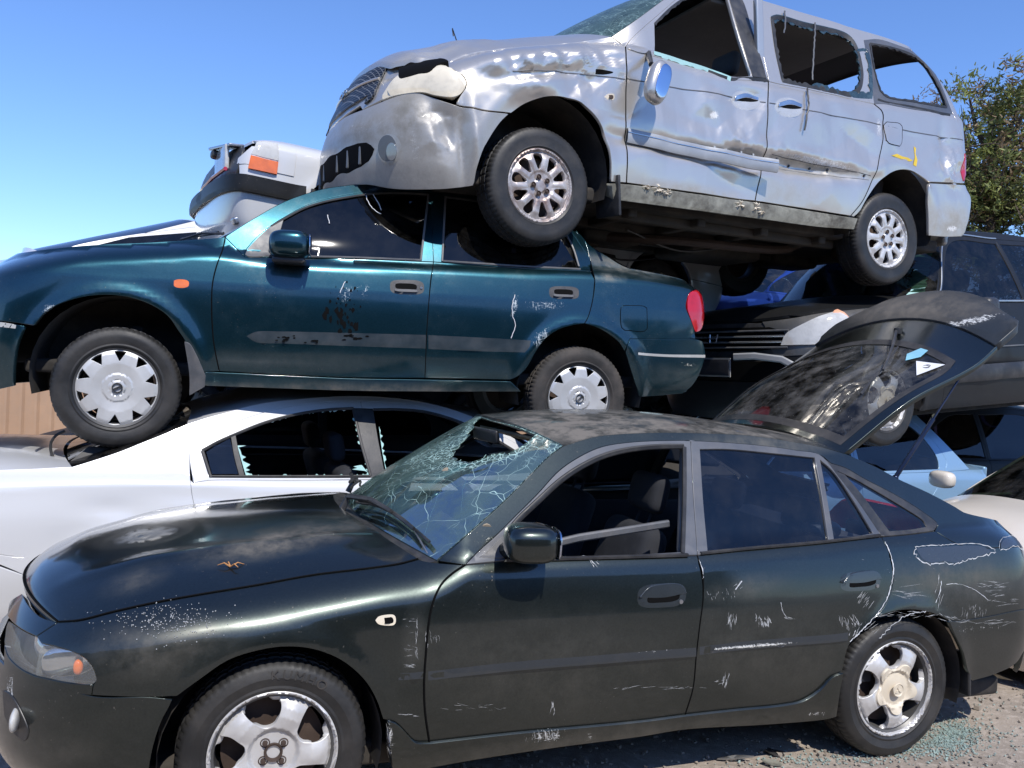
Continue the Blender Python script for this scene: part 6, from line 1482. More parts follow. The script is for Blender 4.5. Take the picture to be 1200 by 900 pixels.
    ex = MB().tube(spline([(-.1, .1, .3), (.6, .05, .24), (1.4, -.35, .22), (2.3, -.42, .24), (2.75, -.3, .36), (3.3, -.45, .27), (3.75, -.5, .25)], .12), .032, 8); ex.blob((3.15, -.42, .27), (.55, .24, .16), 3, 10); ex.build('exhaust_pipe', M['iron'], c.root)
    for y in (-.3, .45): MB().tube(spline([(1.0, y, .26), (1.5, y + .05, .17), (2.0, y, .25)], .08), .008, 5).build('hanging_cable', M['trim'], c.root)
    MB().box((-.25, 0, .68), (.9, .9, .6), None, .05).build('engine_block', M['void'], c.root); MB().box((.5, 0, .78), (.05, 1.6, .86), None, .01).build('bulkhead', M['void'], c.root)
    b = MB(); a = c.cast3([(722, 205)])[0]; b.box(a + [0, .08, -.12], (.02, .2, .24), rot(.2, .1), .006); b.build('mud_flap', M['seal'], c.root)
    fk = M['van_interior']
    seat(c, 1.25, -.42, .70, 'greycloth', rec=.25); seat(c, 1.25, .42, .70, 'greycloth', rec=.25)
    for x in (2.05, 2.80): bench(c, x, .62, .60, 'greycloth', .55, .2)
    MB().box((2.15, 0, 1.83), (1.5, 1.16, .03), None, .012).build('headlining', fk, c.root)
    for x, z0_ in ((1.62, 1.25),): MB().box((x + .03, -.80, 1.52), (.06, .04, .56), rot(0, .1), .01).build('door_pillar', M['silver'], c.root)
    dash(c, .95, 1.22, .70)
    for sd in (-1, 1):
        MB().box((1.6, sd * .80, .78), (2.1, .03, .8), None, .012).build('door_trim', M['greycloth'], c.root)
    return c
# ================================================================== white sedan (under the teal one)
def build_white():
    c = Car('sedan_car', 'white sedan with smashed side windows crushed under the teal sedan', 'car', None,
        (-2.2, 5.0, 0, .42, 0, 0), dict(
        xn=[(.2, -1.05), (.5, -1.14), (.8, -1.12), (1.0, -1.05)], Ln=.45, pn=2.4, xt=[(.2, 3.55), (.5, 3.62), (.75, 3.5), (.95, 3.1)], Lt=.5, pt=2.4,
        wz=[(.2, .82), (.35, .86), (.55, .885), (.75, .885), (.9, .865), (1.05, .84)], wx=[(-1.1, .98), (0, 1.0), (2.5, 1.0), (3.6, .95)],
        zs=[(-1.1, .965), (-.5, .985), (-.1, .99), (.35, .965), (1.2, .945), (2.1, .93), (2.6, .90), (3.5, .74)], rw=[(-1.1, .07), (0, .05), (.5, .03), (2.1, .04), (2.7, .16), (3.6, .16)], rz=[(-1.1, .09), (.4, .06), (2.1, .07), (2.7, .14), (3.6, .12)],
        lean=[(-1, .75), (-.3, .6), (.2, .42), (2, .40), (2.6, .42)], lc=.3, flares=[(0, .33, .37, .014, .05), (2.7, .33, .37, .014, .05)], bumps=[dent(-.1, .82, .14, .05, .010), crumple(9, -.55, .72, .2, .1, .006, 9), dent(.3, .88, .2, .06, .006)]))
    c.axz = {0.0: .33, 2.7: .33}; g = M['white']
    def xzpx(x, z): return tuple(project(c.to_world(np.array([x, -float(c.Y(np.array(x), np.array(z))), z]))))
    fo = [(221, 522), (226, 517), (233, 513), (260, 501), (290, 489.5), (320, 480.5), (350, 474.5), (385, 471), (422, 470)]
    fo2 = [(422, 470), (470, 473), (510, 481), (545, 492), (575, 504), (605, 520), (640, 541), (665, 556)]
    E0 = [(219, 497), (240, 490), (260, 484.5), (285, 478), (310, 472.5), (350, 468), (410, 464.5), (470, 467.5), (520, 477), (566, 493)]
    scr = [(84, 547), (110, 539), (140, 529), (170, 517), (200, 505), (219, 497)]
    top = [(-80, 556), (0, 550.5), (43, 549), (70, 547.5), (84, 547)]
    wsE = [(566, 493), (600, 512), (650, 543), (668, 553)]
    rd = [(221, 522), (222, 535), (223, 560), (226, 585), (233, 610)]
    q = c.panel('rear_quarter_panel', g, [top, scr, E0, wsE, [(668, 553), (665, 556)], fo2[::-1], fo[::-1], rd, ('xz', [(.37, .80), (.40, .66), (.385, .5)]), ('xz', [(.37, .46), (.30, .58), (.15, .68), (0, .705), (-.15, .68), (-.30, .58), (-.37, .46)]), ('xz', [(-.37, .46), (-.55, .56), (-.8, .665)]), [(51, 656), (0, 653), (-80, 650)]], space='mix', res=.03, step=5, paint=[('scuff', 2, 652, 10, 5, 0, .8), ('dust', 150, 600, 80, 30, 0, .1)])
    c.panel('rear_bumper', g, [[(-80, 653), (0, 656), (51, 659)], ('xz', [(-.8, .655), (-.55, .55), (-.38, .45), (-.39, .3)]), ('xz', [(-.39, .3), (-.7, .22), (-1.3, .22)])], space='mix', res=.04, join=True, center=.08)
    c.panel('tail_light', M['red'], [('xz', [(-1.13, .70), (-1.0, .70), (-.93, .78), (-.98, .90), (-1.10, .90)])], space='mix', res=.03, bulge=.01, off=.004, mirror=True)
    B = [('xz', [(1.15, .93), (1.17, .7), (1.15, .32)])]
    belt1 = [(227, 566), (245, 563), (340, 563), (422, 562), (445, 562)]
    d2 = c.panel('rear_door', g, [[(227, 566), (223, 562)], [(223, 560), (226, 585), (233, 610)], ('xz', [(.37, .80), (.40, .66), (.40, .45), (.46, .32), (.6, .26), (1.13, .26)]), [(445, 640), (445, 562)], belt1[::-1]], space='mix', res=.035, step=5) if False else \
        c.panel('rear_door', g, [belt1, [(445, 562), (447, 600)], ('xz', [(1.21, .7), (1.20, .28), (.6, .26), (.46, .32), (.41, .45), (.40, .66), (.37, .80)]), [(233, 610), (226, 585), (223, 562)]], space='mix', res=.035, step=5)
    x1 = float(c.cast([(449, 562)])[0][0])
    d1 = c.panel('front_door', g, [('xz', [(x1, .935), (1.6, .925), (2.05, .915), (2.18, .90)]), ('xz', [(2.18, .90), (2.24, .7), (2.22, .28)]), ('xz', [(2.22, .26), (1.7, .26), (x1 + .02, .26)]), ('xz', [(x1 + .02, .26), (x1 + .01, .6), (x1, .935)])], space='mix', res=.05)
    for sd in (1,):
        c.panel('front_wing', g, [('xz', [(2.19, .90), (2.6, .895), (3.0, .83), (3.45, .74)]), ('xz', [(3.45, .74), (3.55, .55)]), ('xz', [(3.55, .55), (3.08, .5)]), ('xz', [(3.06, .5), (2.98, .6), (2.7, .705), (2.42, .6), (2.33, .4)]), ('xz', [(2.33, .30), (2.23, .28), (2.25, .7), (2.19, .90)])], space='mix', res=.05, mirror=True)
    h1 = [[(237, 528), (255, 518), (272, 510.5), (311, 495), (350, 485), (385, 480), (414, 478.5)], [(414, 478.5), (422, 515), (434, 557)], [(434, 558), (340, 558.5), (247, 558.5)], [(247, 558), (237, 528)]]
    h2 = [[(437, 480), (470, 480), (500, 483), (540, 495), (575, 512), (610, 533), (636, 549)], [(636, 551), (560, 556), (450, 557)], [(450, 557), (443, 515), (437, 480)]]
    c.panel('window_frame', g, [[(221, 522)] + fo[1:], [(422, 470), (432, 515), (445, 562)], belt1[::-1], [(227, 566), (223, 545), (221, 522)]], holes=[h1], res=.03, step=4, off=.002, parent=d2)
    c.panel('window_frame', g, [fo2, [(665, 556), (640, 562), (560, 563), (449, 562)], [(449, 562), (436, 515), (422, 470)]], holes=[h2], res=.03, step=4, off=.002, parent=d1)
    c.panel('door_pillar_trim', M['trim'], [[(413, 478), (437, 479)], [(437, 479), (443, 515), (452, 560)], [(452, 560), (434, 560)], [(434, 560), (422, 515), (413, 478)]], res=.03, off=.005, rim=.02, parent=d2)
    c.panel('quarter_glass', M['tint2'], [[(241, 529), (256, 520), (270, 513)], [(270, 513), (275, 535), (281, 556)], [(281, 556), (248, 556)], [(248, 556), (241, 529)]], res=.04, off=-.002, rim=0, parent=d2)
    b1 = c.panel('window_divider', M['seal'], [[(270, 511), (276, 509)], [(276, 509), (281, 535), (287, 558)], [(287, 558), (280, 558)], [(280, 558), (274, 535), (270, 511)]], res=.02, step=3, off=.006, rim=.01, parent=d2)
    for L in (h1[0], h1[2], [(237, 528), (247, 559)], h1[1]): strip3(c, 'window_seal', 'seal', c.cast3(spline(L, 5)) + [0, -.003, 0], .016, .006, d2)
    for L in (h2[0], h2[1]): strip3(c, 'window_seal', 'seal', c.cast3(spline(L, 5)) + [0, -.003, 0], .016, .006, d1)
    r = random.Random(6)
    def shards(pts, w0, parent, side):
        P = c.cast3(spline(pts, 2.2)); b = MB(); rows = []
        for i, p in enumerate(P):
            a = w0 * (r.uniform(.0, .35) if r.random() < .6 else r.uniform(.3, 1.5)); n_ = np.array([side[0], 0, side[1]]); rows.append([p + [0, -.002, 0], p + n_ * a + [0, -.002, 0], p + n_ * a + [0, .003, 0]])
        b.grid(rows); b.build('broken_glass_edge', M['shard'], parent, smooth=False)
    shards([(278, 522), (283, 540), (288, 557)], .035, d2, (1, 0)); shards([(286, 558), (340, 558.5), (432, 558)], .010, d2, (0, 1)); shards([(416, 490), (424, 520), (434, 557)], .018, d2, (-1, 0)); shards([(424, 545), (428, 550), (434, 557)], .05, d2, (-1, 0)); shards([(444, 500), (448, 530), (453, 556)], .012, d1, (1, 0))
    shards([(300, 499), (350, 485), (414, 479)], .008, d2, (0, -1))
    Er = c.cast3(chain([E0], 6, False)); Es = c.cast3(chain([scr], 6, False)); Eb = c.cast3(chain([top], 8, False)); Ew = c.cast3(chain([wsE], 6, False)); print('white', Er[0].round(3), Er[-1].round(3), Es[0].round(3), Eb[0].round(3), Ew[-1].round(3))
    c.ribs('roof', g, Er, [(Er[0][0] + .05, 0, Er[0][2] + .05), (.7, 0, 1.415), (1.1, 0, 1.425), (Er[-1][0] + .12, 0, Er[-1][2] + .05)], nu=18, k=2.6, ns=30, rim=.02)
    c.ribs('rear_screen', M['teal_rear'], Es, [(Es[0][0] - .06, 0, 1.03), (Es[-1][0] - .0, 0, Es[-1][2] + .045)], nu=16, k=2.4, ns=14, rim=0)
    Eb = np.vstack([[[-1.10, -.70, .95]], Eb[(Eb[:, 0] > -1.0)]]); c.ribs('boot_lid', g, Eb, [(-1.16, 0, 1.0), (-1.05, 0, 1.05), (-.7, 0, 1.055), (Es[0][0] - .08, 0, 1.03)], nu=16, k=3., ns=16, rim=.02)
    c.ribs('windscreen', M['screen'], Ew, [(Er[-1][0] + .12, 0, Er[-1][2] + .05), (Ew[-1][0] + .25, 0, .99)], nu=14, k=2.3, ns=12, rim=0)
    Eh = np.array([[Ew[-1][0] + .02, -.70, .915], [2.7, -.70, .89], [3.1, -.66, .80], [3.4, -.6, .73]]); c.ribs('bonnet', g, Eh, [(Ew[-1][0] + .28, 0, 1.0), (2.8, 0, .97), (3.3, 0, .88), (3.58, 0, .76)], nu=16, k=2.5, ns=14, rim=.02)
    MB().box((-1.08, 0, .65), (.05, 1.3, .7), None, .02).build('boot_face', g, c.root)
    # black weatherstrip and aerial fin that stand up beside the screen
    a = c.onplane((66, 512), -.45); P = [c.onplane(p, -.5) for p in spline([(76, 505), (66, 510), (60, 518), (60, 530), (68, 543), (84, 548)], 4)]; MB().tube(P, .008, 6).build('sprung_screen_seal', M['seal'], c.root)
    P = [c.onplane((72, 549), -.66), c.onplane((104, 523), -.60), c.onplane((134, 525), -.62), c.onplane((118, 545), -.68)]; b = MB().add(P, [(0, 1, 2, 3)]); b.build('screen_edge', M['seal'], c.root, smooth=False)
    wheel(c, (0, -.84, .32), .32, .21, .2, 'fivecap', detail=False); wheel(c, (2.7, -.84, .32), .32, .21, .2, 'fivecap', detail=False)
    for x in (0, 2.7): wheel(c, (x, .84, .32), .32, .21, .2, 'fivecap', side=1, detail=False)
    underbody(c, -.9, 3.3, .72, .18, .27, (0, 2.7), .37, .48)
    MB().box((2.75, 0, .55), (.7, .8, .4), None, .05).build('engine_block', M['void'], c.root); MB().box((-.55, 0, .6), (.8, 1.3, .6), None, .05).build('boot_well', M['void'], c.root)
    MB().box((.1, 0, .93), (.5, 1.2, .04), None, .01).build('parcel_shelf', M['cloth'], c.root)
    # far side as one shell per door
    for nm, seg in (('rear_door', [('xz', [(.42, .95), (1.17, .94), (1.2, .28), (.5, .26)])]), ('front_door', [('xz', [(1.22, .935), (2.2, .90), (2.22, .26), (1.24, .26)])]), ('rear_quarter_panel', [('xz', [(-1.1, .95), (.38, .95), (.40, .5), (-.3, .72), (-1.1, .6)])])):
        o = c.panel(nm, g, [('xz', s_) for s_ in [[seg[0][1][i], seg[0][1][(i + 1) % len(seg[0][1])]] for i in range(len(seg[0][1]))]], space='mix', res=.08)
        me = o.data; me.transform(Matrix.Scale(-1, 4, Vector((0, 1, 0)))); me.flip_normals()
    for sd in (-1, 1): MB().box((1.3, sd * .76, .62), (1.7, .03, .55), None, .012).build('door_trim', M['cloth'], c.root)
    # seats face right in this car
    for y in (-.36, .36):
        b = MB().box((1.55, y, .36), (.5, .48, .16), None, .06).box((1.22, y, .68), (.13, .46, .62), rot(0, .3), .06).box((1.10, y, 1.08), (.09, .25, .17), rot(0, .2), .04); b.build('seat', M['cloth'], c.root)
    MB().box((.55, 0, .38), (.45, 1.15, .18), None, .06).box((.25, 0, .70), (.14, 1.15, .6), rot(0, .4), .06).build('rear_seat', M['cloth'], c.root)
    return c
# ================================================================== the cars behind, all from one saloon/4x4 pattern
def generic(name, label, cat, pose, mat, S=1., H=1., opt=None):
    """a plain car seen in part: x is scaled by S, height by H"""
    o = dict(wb=2.65, w=.86, belt=.93, roof=1.40, hood=(.72, .88, .93), xc=.55, xh=1.18, xr=2.45, xb=3.0, xe=3.55, R=.31, ride=0, nose=-.80, glass='tint2', lamps='clear_solid', boot=.98, front_glass='screen', wheel='cover')
    if opt: o.update(opt)
    w, belt, roof = o['w'], o['belt'], o['roof']; hz0, hz1, hz2 = o['hood']; xc, xh, xr, xb, xe = o['xc'], o['xh'], o['xr'], o['xb'], o['xe']; n = o['nose']; R = o['R']
    c = Car(name, label, cat, None, pose, dict(
        xn=[(.15, n + .06), (.3, n - .0), (.5, n - .03), (hz0, n + .02), (hz0 + .1, n + .14)], Ln=o.get('Ln', .42), pn=o.get('pn', 2.7),
        xt=[(.2, xe - .08), (.45, xe), (.7, xe), (.95, xe - .05), (roof, max(xr + .1, xe - .35))], Lt=.3, pt=2.8,
        wz=[(.15, w - .06), (.3, w - .02), (.5, w), (.7, w), (belt, w - .05)], wx=[(n, .98), (.5, 1), (xr, 1), (xe, .97)],
        zs=[(n, hz0), (n + .3, hz0 + .06), (0, hz1), (xc, belt), (xr, belt + .03), (xe, o['boot'])], rw=[(n, .12), (.3, .10), (xc, .03), (xr, .03), (xe, .06)], rz=[(n, .1), (.3, .1), (xc, .06), (xe, .08)],
        lean=[(n, .38), (xe, .38)], lc=.2, bumps=o.get('bumps', []), flares=[(0, R + .01, R + .06, .012, .05), (o['wb'], R + .01, R + .06, .012, .05)]))
    c.axz = {0.0: R + .02, round(o['wb'], 3): R + .02}; g = M[mat]; wb = o['wb']; A = R + .055
    Yp = lambda x, z: -float(c.Y(np.array(x), np.array(z)))
    arc = lambda cx, a0, a1: [(cx + A * math.cos(math.radians(a)), R + .02 + A * math.sin(math.radians(a))) for a in np.linspace(a0, a1, 9)]
    zs = lambda x: float(c.zs(np.array(x)))
    HE = [(n + .12, zs(n + .12) - .006), (n + .3, zs(n + .3) - .006), (0, zs(0) - .006), (xc - .05, zs(xc - .05) - .006)]
    X = lambda *segs: [('xz', list(s_)) for s_ in segs]
    df = xc + .04; B = (xc + xr) / 2 + .08; dr = min(xr + .12, wb + .02)
    split = .50
    c.panel('front_wing', g, X(HE, [(xc - .05, belt - .006), (df, belt)], [(df, belt), (df - .03, .25)], [(df - .03, .25), (.35, .24)], arc(0, -10, 150), [(-A * .87, split), (n + .05, split)], [(n + .05, split), (n + .04, hz0 - .17)], [(n + .04, hz0 - .17), (n + .30, hz0 - .16), (n + .32, hz0 - .03)], [(n + .32, hz0 - .03), (n + .12, zs(n + .12) - .006)]), space='mix', res=.045, mirror=True)
    c.panel('front_bumper', M[o.get('bumper', mat)], X([(n - .1, split - .005), (-A * .87, split - .005)], [(-A * .87, split - .005), (-A, R), (-A, .22)], [(-A, .22), (n - .1, .19)]), space='mix', res=.045, join=True, center=.06, off=.006)
    if o['lamps']: c.panel('headlight', M[o['lamps']], X([(n + .0, hz0 - .165), (n + .27, hz0 - .155), (n + .30, hz0 - .035)], [(n + .30, hz0 - .035), (n + .10, hz0 - .04)], [(n + .10, hz0 - .04), (n + .0, hz0 - .165)]), space='mix', res=.03, bulge=.012, bulge_r=.03, mirror=True)
    c.panel('grille', M['trim'], X([(n - .1, split + .02), (n + .02, split + .02)], [(n + .02, split + .02), (n + .06, hz0 - .03)], [(n + .06, hz0 - .03), (n - .1, hz0 - .01)]), space='mix', res=.05, join=True, center=.05)
    E = [(x, Yp(x, z), z) for x, z in spline(HE, .05)]
    c.ribs('bonnet', g, E, [(n + .04, 0, hz0 + .0), (n + .14, 0, hz0 + .07), (-.1, 0, hz1 + .07), (xc - .22, 0, hz2 + .09)], nu=14, k=2.8, ns=20, rim=.02)
    RE = [(xh, roof - .07), ((xh + xr) / 2, roof - .03), (xr, roof - .07)]; WE = [(xc + .0, belt - .006), (xh, roof - .07)]
    sp = lambda L: [(x, Yp(x, z), z) for x, z in spline(L, .05)]
    Er, Ew = sp(RE), sp(WE); cz = roof
    c.ribs('roof', g, Er, [(xh - .1, 0, cz - .02), ((xh + xr) / 2, 0, cz + .03), (xr + .02, 0, cz - .02)], nu=14, k=2.8, ns=16, rim=.02)
    c.ribs('windscreen', M[o['front_glass']], Ew, [(xc - .2, 0, belt + .07), (xh - .1, 0, cz - .02)], nu=12, k=2.3, ns=12, rim=0)
    c.ribs('scuttle_panel', M['trim'], [E[-1], Ew[0]] if np.linalg.norm(np.array(E[-1]) - Ew[0]) > .02 else [E[-1], np.array(Ew[0]) + [.02, 0, .002]], [(xc - .22, 0, hz2 + .085), (xc - .19, 0, belt + .07)], nu=12, k=2.3, ns=4, rim=.02)
    fo = [(df, belt), (df + .06, belt + .06), (xh + .02, roof - .12), (B, roof - .085)]; fo2 = [(B, roof - .085), (xr - .1, roof - .11), (dr + .06 if xb > dr else dr, belt + .10), (dr, belt + .02)]
    if o.get('wagon'): fo2 = [(B, roof - .085), (xr - .45, roof - .10), (dr, roof - .14), (dr, belt + .02)]
    CR_ = [(xr, roof - .07), (xb, zs(xb))] if not o.get('wagon') else [(xr, roof - .07), (xe - .12, zs(xe - .12))]
    c.panel('window_pillar', g, X(WE, RE, CR_, [CR_[1], (dr, belt + .02)], fo2[::-1], fo[::-1], [(df, belt), (xc, belt - .006)]), space='mix', res=.06, mirror=True)
    d1 = c.panel('front_door', g, X([(df, belt), (B, belt)], [(B, belt), (B + .01, .24)], [(B + .01, .24), (df - .03, .24)], [(df - .03, .24), (df, belt)]), space='mix', res=.06, mirror=True)
    d2 = c.panel('rear_door', g, X([(B, belt), (dr, belt + .02)], [(dr, belt + .02), (min(dr, wb - A + .05), .6), (wb - A - .02, .42), (wb - A - .02, .24)], [(wb - A - .02, .24), (B + .01, .24)], [(B + .01, .24), (B, belt)]), space='mix', res=.06, mirror=True)
    ins = .045
    def hole(a): return a
    f1 = [(df + .05, belt + .02), (df + .12, belt + .09), (xh + .06, roof - .16), (B - .03, roof - .13)]
    if 1:
        c.panel('window_frame', g, X(fo, [(B, roof - .085), (B, belt)], [(B, belt), (df, belt)]), holes=[X(f1, [(B - .03, roof - .13), (B - .03, belt + .02)], [(B - .03, belt + .02), (df + .05, belt + .02)])], space='mix', hspace='mix', res=.05, parent=d1, mirror=True)
        f2 = [(B + .04, roof - .13), (xr - .13, roof - .155), (dr - .04, belt + .13), (dr - .05, belt + .04)] if not o.get('wagon') else [(B + .04, roof - .13), (xr - .45, roof - .145), (dr - .05, roof - .18), (dr - .05, belt + .04)]
        c.panel('window_frame', g, X(fo2, [(dr, belt + .02), (B, belt)], [(B, belt), (B, roof - .085)]), holes=[X(f2, [(dr - .05, belt + .04), (B + .04, belt + .02)], [(B + .04, belt + .02), (B + .04, roof - .13)])], space='mix', hspace='mix', res=.05, parent=d2, mirror=True)
        if o['glass']:
            c.panel('window', M[o['glass']], X(f1, [(B - .03, roof - .13), (B - .03, belt + .02)], [(B - .03, belt + .02), (df + .05, belt + .02)]), space='mix', res=.1, off=-.006, rim=0, gap=-.004, parent=d1, mirror=True)
            c.panel('window', M[o['glass']], X(f2, [(dr - .05, belt + .04), (B + .04, belt + .02)], [(B + .04, belt + .02), (B + .04, roof - .13)]), space='mix', res=.1, off=-.006, rim=0, gap=-.004, parent=d2, mirror=True)
    c.panel('rear_quarter_panel', g, X([(dr, belt + .02), (CR_[1][0], CR_[1][1])], [(CR_[1][0], CR_[1][1]), (xe - .04, zs(xe - .04) - .01)] if CR_[1][0] < xe - .05 else [(CR_[1][0], CR_[1][1]), (CR_[1][0] + .01, CR_[1][1] - .02)], [(xe - .03, zs(xe) - .03), (xe - .02, split)], [(xe - .02, split), (wb + A * .87, split)], arc(wb, 30, 195), [(wb - A - .02, .42), (min(dr, wb - A + .05), .6), (dr, belt + .02)]), space='mix', res=.05, mirror=True)
    c.panel('rear_bumper', M[o.get('bumper', mat)], X([(wb + A * .87, split - .005), (xe - .03, split - .005)], [(xe - .03, split - .005), (xe - .05, .22)], [(xe - .05, .22), (wb + A, .22)], [(wb + A, .22), (wb + A * .87, split - .005)]), space='mix', res=.05, mirror=True)
    if not o.get('wagon'):
        Eb = sp([(xb, zs(xb) - .01), (xe - .05, zs(xe - .05) - .01)]); c.ribs('boot_lid', g, Eb, [(xb + .05, 0, o['boot'] + .06), (xe, 0, o['boot'] + .03)], nu=10, k=3, ns=8, rim=.02)
        c.ribs('rear_screen', M['tint2'], sp([(xr, roof - .07), (xb, zs(xb))]), [(xr + .02, 0, cz - .02), (xb + .04, 0, o['boot'] + .06)], nu=10, k=2.4, ns=8, rim=0)
    MB().box((xe - .12, 0, .62 if not o.get('wagon') else .72), (.05, w * 1.6, .7 if not o.get('wagon') else .9), None, .02).build('tailgate', g, c.root)
    MB().box(((xe + n) / 2, 0, .24), (xe - n - .4, w * 1.62, .10), None, .02).build('underbody', M['under'], c.root)
    for ax in (0, wb):
        for sd in (-1, 1):
            wheel(c, (ax, sd * (w - .035), R), R, R * .66, .19, o['wheel'], side=sd, detail=False, rubber='rubber_old' if mat != 'black' else 'rubber')
            l = MB(); rows = []
            for i in range(15):
                a = math.radians(-15 + 210 * i / 14); rows.append([(ax + A * math.cos(a), sd * yy, R + .02 + A * math.sin(a)) for yy in (w - .03, w - .42)])
            l.grid(rows); l.add([(ax, sd * (w - .42), R)] + [q[1] for q in rows], [(0, i + 1, i + 2) for i in range(14)]); l.build('wheel_arch_liner', M['under'], c.root)
    MB().box((-.15, 0, .52), (.8, w, .4), None, .05).build('engine_block', M['void'], c.root); MB().box((xc - .08, 0, .6), (.05, w * 1.7, .62), None, .01).build('bulkhead', M['void'], c.root)
    for y in (-.36, .36): seat(c, xh + .0, y, belt - .55)
    bench(c, xr - .45, .56, belt - .52); dash(c, xc + .38, belt - .02, w - .2)
    c.o = o; c.Yp = Yp; c.X = X; c.d1 = d1; c.g = g; c.zsf = zs
    return c
def fitpose(obs, x0, pri):
    "least-squares pose from (local point, photo point) pairs"
    def fun(x):
        X, Y, Z, yaw, pit, rl = x; R = rot(yaw, pit, rl); r = []
        for P, q in obs: r += list((project(np.array(P) @ R.T + [X, Y, Z]) - q) / 4)
        r += [(yaw - pri[0]) / pri[1], (pit - pri[2]) / pri[3], (rl - pri[4]) / pri[5], (Y - pri[6]) / pri[7]]
        return np.array(r)
    x = np.array(x0, float); lam = 1e-2; r = fun(x); c = r @ r
    for _ in range(120):
        J = np.array([(fun(x + np.eye(6)[i] * 1e-6) - r) / 1e-6 for i in range(6)]).T
        dx = -np.linalg.solve(J.T @ J + lam * np.diag(np.diag(J.T @ J) + 1e-9), J.T @ r); r2 = fun(x + dx)
        if r2 @ r2 < c: x, r, c = x + dx, r2, r2 @ r2; lam *= .3
        else: lam *= 4
    print('pose', np.round(x, 3), 'cost', round(float(c), 2)); return tuple(float(v) for v in x)
def build_suv():
    obs = [((-.85, 0, .80), (853, 395)), ((-.42, -.80, .94), (985, 367)), ((.62, -.82, 1.07), (1087, 343)), ((0, -.86, .40), (1042, 482)), ((1.45, -.80, 1.09), (1180, 347)), ((1.40, -.66, 1.70), (1130, 268))]
    pose = fitpose(obs, (2.6, 6.9, 1.15, .5, 0, 0), (.52, .12, 0, .03, 0, .02, 6.9, .5))
    c = generic('four_wheel_drive_car', 'black four-wheel-drive car with a large headlight, wedged under the rear wheel of the silver van', 'car', pose, 'black',
        opt=dict(wb=2.62, w=.89, belt=1.07, roof=1.72, hood=(.95, 1.03, 1.06), xc=.62, xh=1.12, xr=3.0, xb=3.5, xe=3.62, R=.34, nose=-.84, wagon=True, boot=1.1, glass='dark_glass', front_glass='greenglass', wheel='fivecap', lamps=None,
            bumps=[crumple(5, .3, .75, .5, .25, .035, 13), crumple(7, 1.2, .7, .7, .25, .03, 11), dent(1.0, .55, .7, .05, .02)]))
    g = M['grey_black']; X = c.X; n = -.84
    # the real nose: tall swept lamps, barred grille, number plate and bumper arch
    c.panel('wing_top', g, X([(-.80, .93), (-.60, .975), (-.3, 1.0), (0, 1.02)], [(0, 1.02), (-.1, .90), (-.35, .74)], [(-.35, .74), (-.62, .70), (-.82, .68)], [(-.82, .68), (-.82, .80), (-.80, .93)]), space='mix', res=.03, off=.006, mirror=True, paint=[('dust', 960, 350, 80, 30, 0, .6)])
    c.panel('headlight', M['clear_solid'], X([(-.80, .755), (-.77, .85), (-.66, .935), (-.48, .985)], [(-.48, .985), (-.44, .90), (-.50, .80)], [(-.52, .80), (-.62, .765), (-.80, .755)]), space='mix', res=.02, off=.020, bulge=.02, bulge_r=.05, rim=.06, mirror=True)
    c.panel('corner_indicator', M['amber_pale'], X([(-.56, .955), (-.49, .98), (-.46, .93)], [(-.46, .93), (-.56, .955)]), space='mix', res=.02, off=.034, bulge=.006, rim=.02)
    gr = c.panel('grille_opening', M['void'], X([(-.95, .72), (-.84, .72), (-.80, .74)], [(-.80, .74), (-.78, .86), (-.80, .89)], [(-.80, .89), (-.95, .90)]), space='mix', res=.04, off=.008, join=True, center=.05)
    for k, z in enumerate((.745, .785, .825, .865)):
        pts = []
        for q in np.linspace(-.42, .42, 15): x = float(c.qx(np.array(abs(q)), np.array(z))); pts.append((x - .018, -float(c.Y(np.array(x), np.array(z))) * np.sign(q), z))
        MB().tube(pts, .008, 6).build('grille_bar', M['grey_trim'] if k in (0, 3) else M['chrome_dull'], gr)
    em = MB()
    for y in (-.032, .032): em.tube([(-.905, y, .785), (-.895, y * 1.25, .845)], .006, 6)
    em.tube([(-.902, -.034, .815), (-.902, .034, .815)], .006, 6); em.build('letter_emblem', M['chrome_dull'], gr)
    b = MB().box((-.93, 0, .60), (.015, .42, .13), None, .006); pl = b.build('number_plate', M['plate'], c.root)
    MB().box((-.94, 0, .60), (.006, .43, .14), None, 0).build('plate_frame', M['pale_strip'], pl)
    b = MB().box((-.945, -.0, .60), (.012, .41, .12), None, .003).build('plate_face', M['plate'], pl)
    P = [(-.90, -.24, .68), (-.86, -.40, .685), (-.78, -.58, .66), (-.70, -.70, .58), (-.60, -.78, .53)]
    for sd in (1, -1): strip3(c, 'bumper_arch_trim', 'silver_strip', [np.array([x - .03, y * sd, z]) for x, y, z in P], .05, .03, out=np.array([-.8, -.6 * sd, 0]))
    c.panel('lower_intake', M['void'], X([(-.95, .64), (-.80, .64), (-.62, .60)], [(-.62, .60), (-.60, .52), (-.95, .50)]), space='mix', res=.05, off=.010, join=True, center=.05)
    # A pillar trim, moulding rail, crumpled door details
    L = [(x, c.Yp(x, z), z) for x, z in spline([(.66, 1.09), (.75, 1.17), (1.14, 1.60), (1.9, 1.64)], .04)]; strip3(c, 'rain_channel', 'chrome_dull', np.array(L) + [0, -.006, 0], .012, .006)
    L = [(x, c.Yp(x, z), z) for x, z in spline([(.72, 1.075), (2.7, 1.095)], .05)]; strip3(c, 'window_seal', 'chrome_dull', np.array(L) + [0, -.008, 0], .016, .008)
    L = [(x, c.Yp(x, z), z) for x, z in spline([(.50, .50), (1.9, .52)], .05)]; strip3(c, 'side_moulding', 'seal', np.array(L) + [0, -.006, 0], .13, .03, c.d1)
    L = [(x, c.Yp(x, z), z) for x, z in spline([(.5, .70), (1.9, .72)], .05)]; strip3(c, 'door_crease', 'grey_trim', np.array(L) + [0, -.004, 0], .012, .006, c.d1)
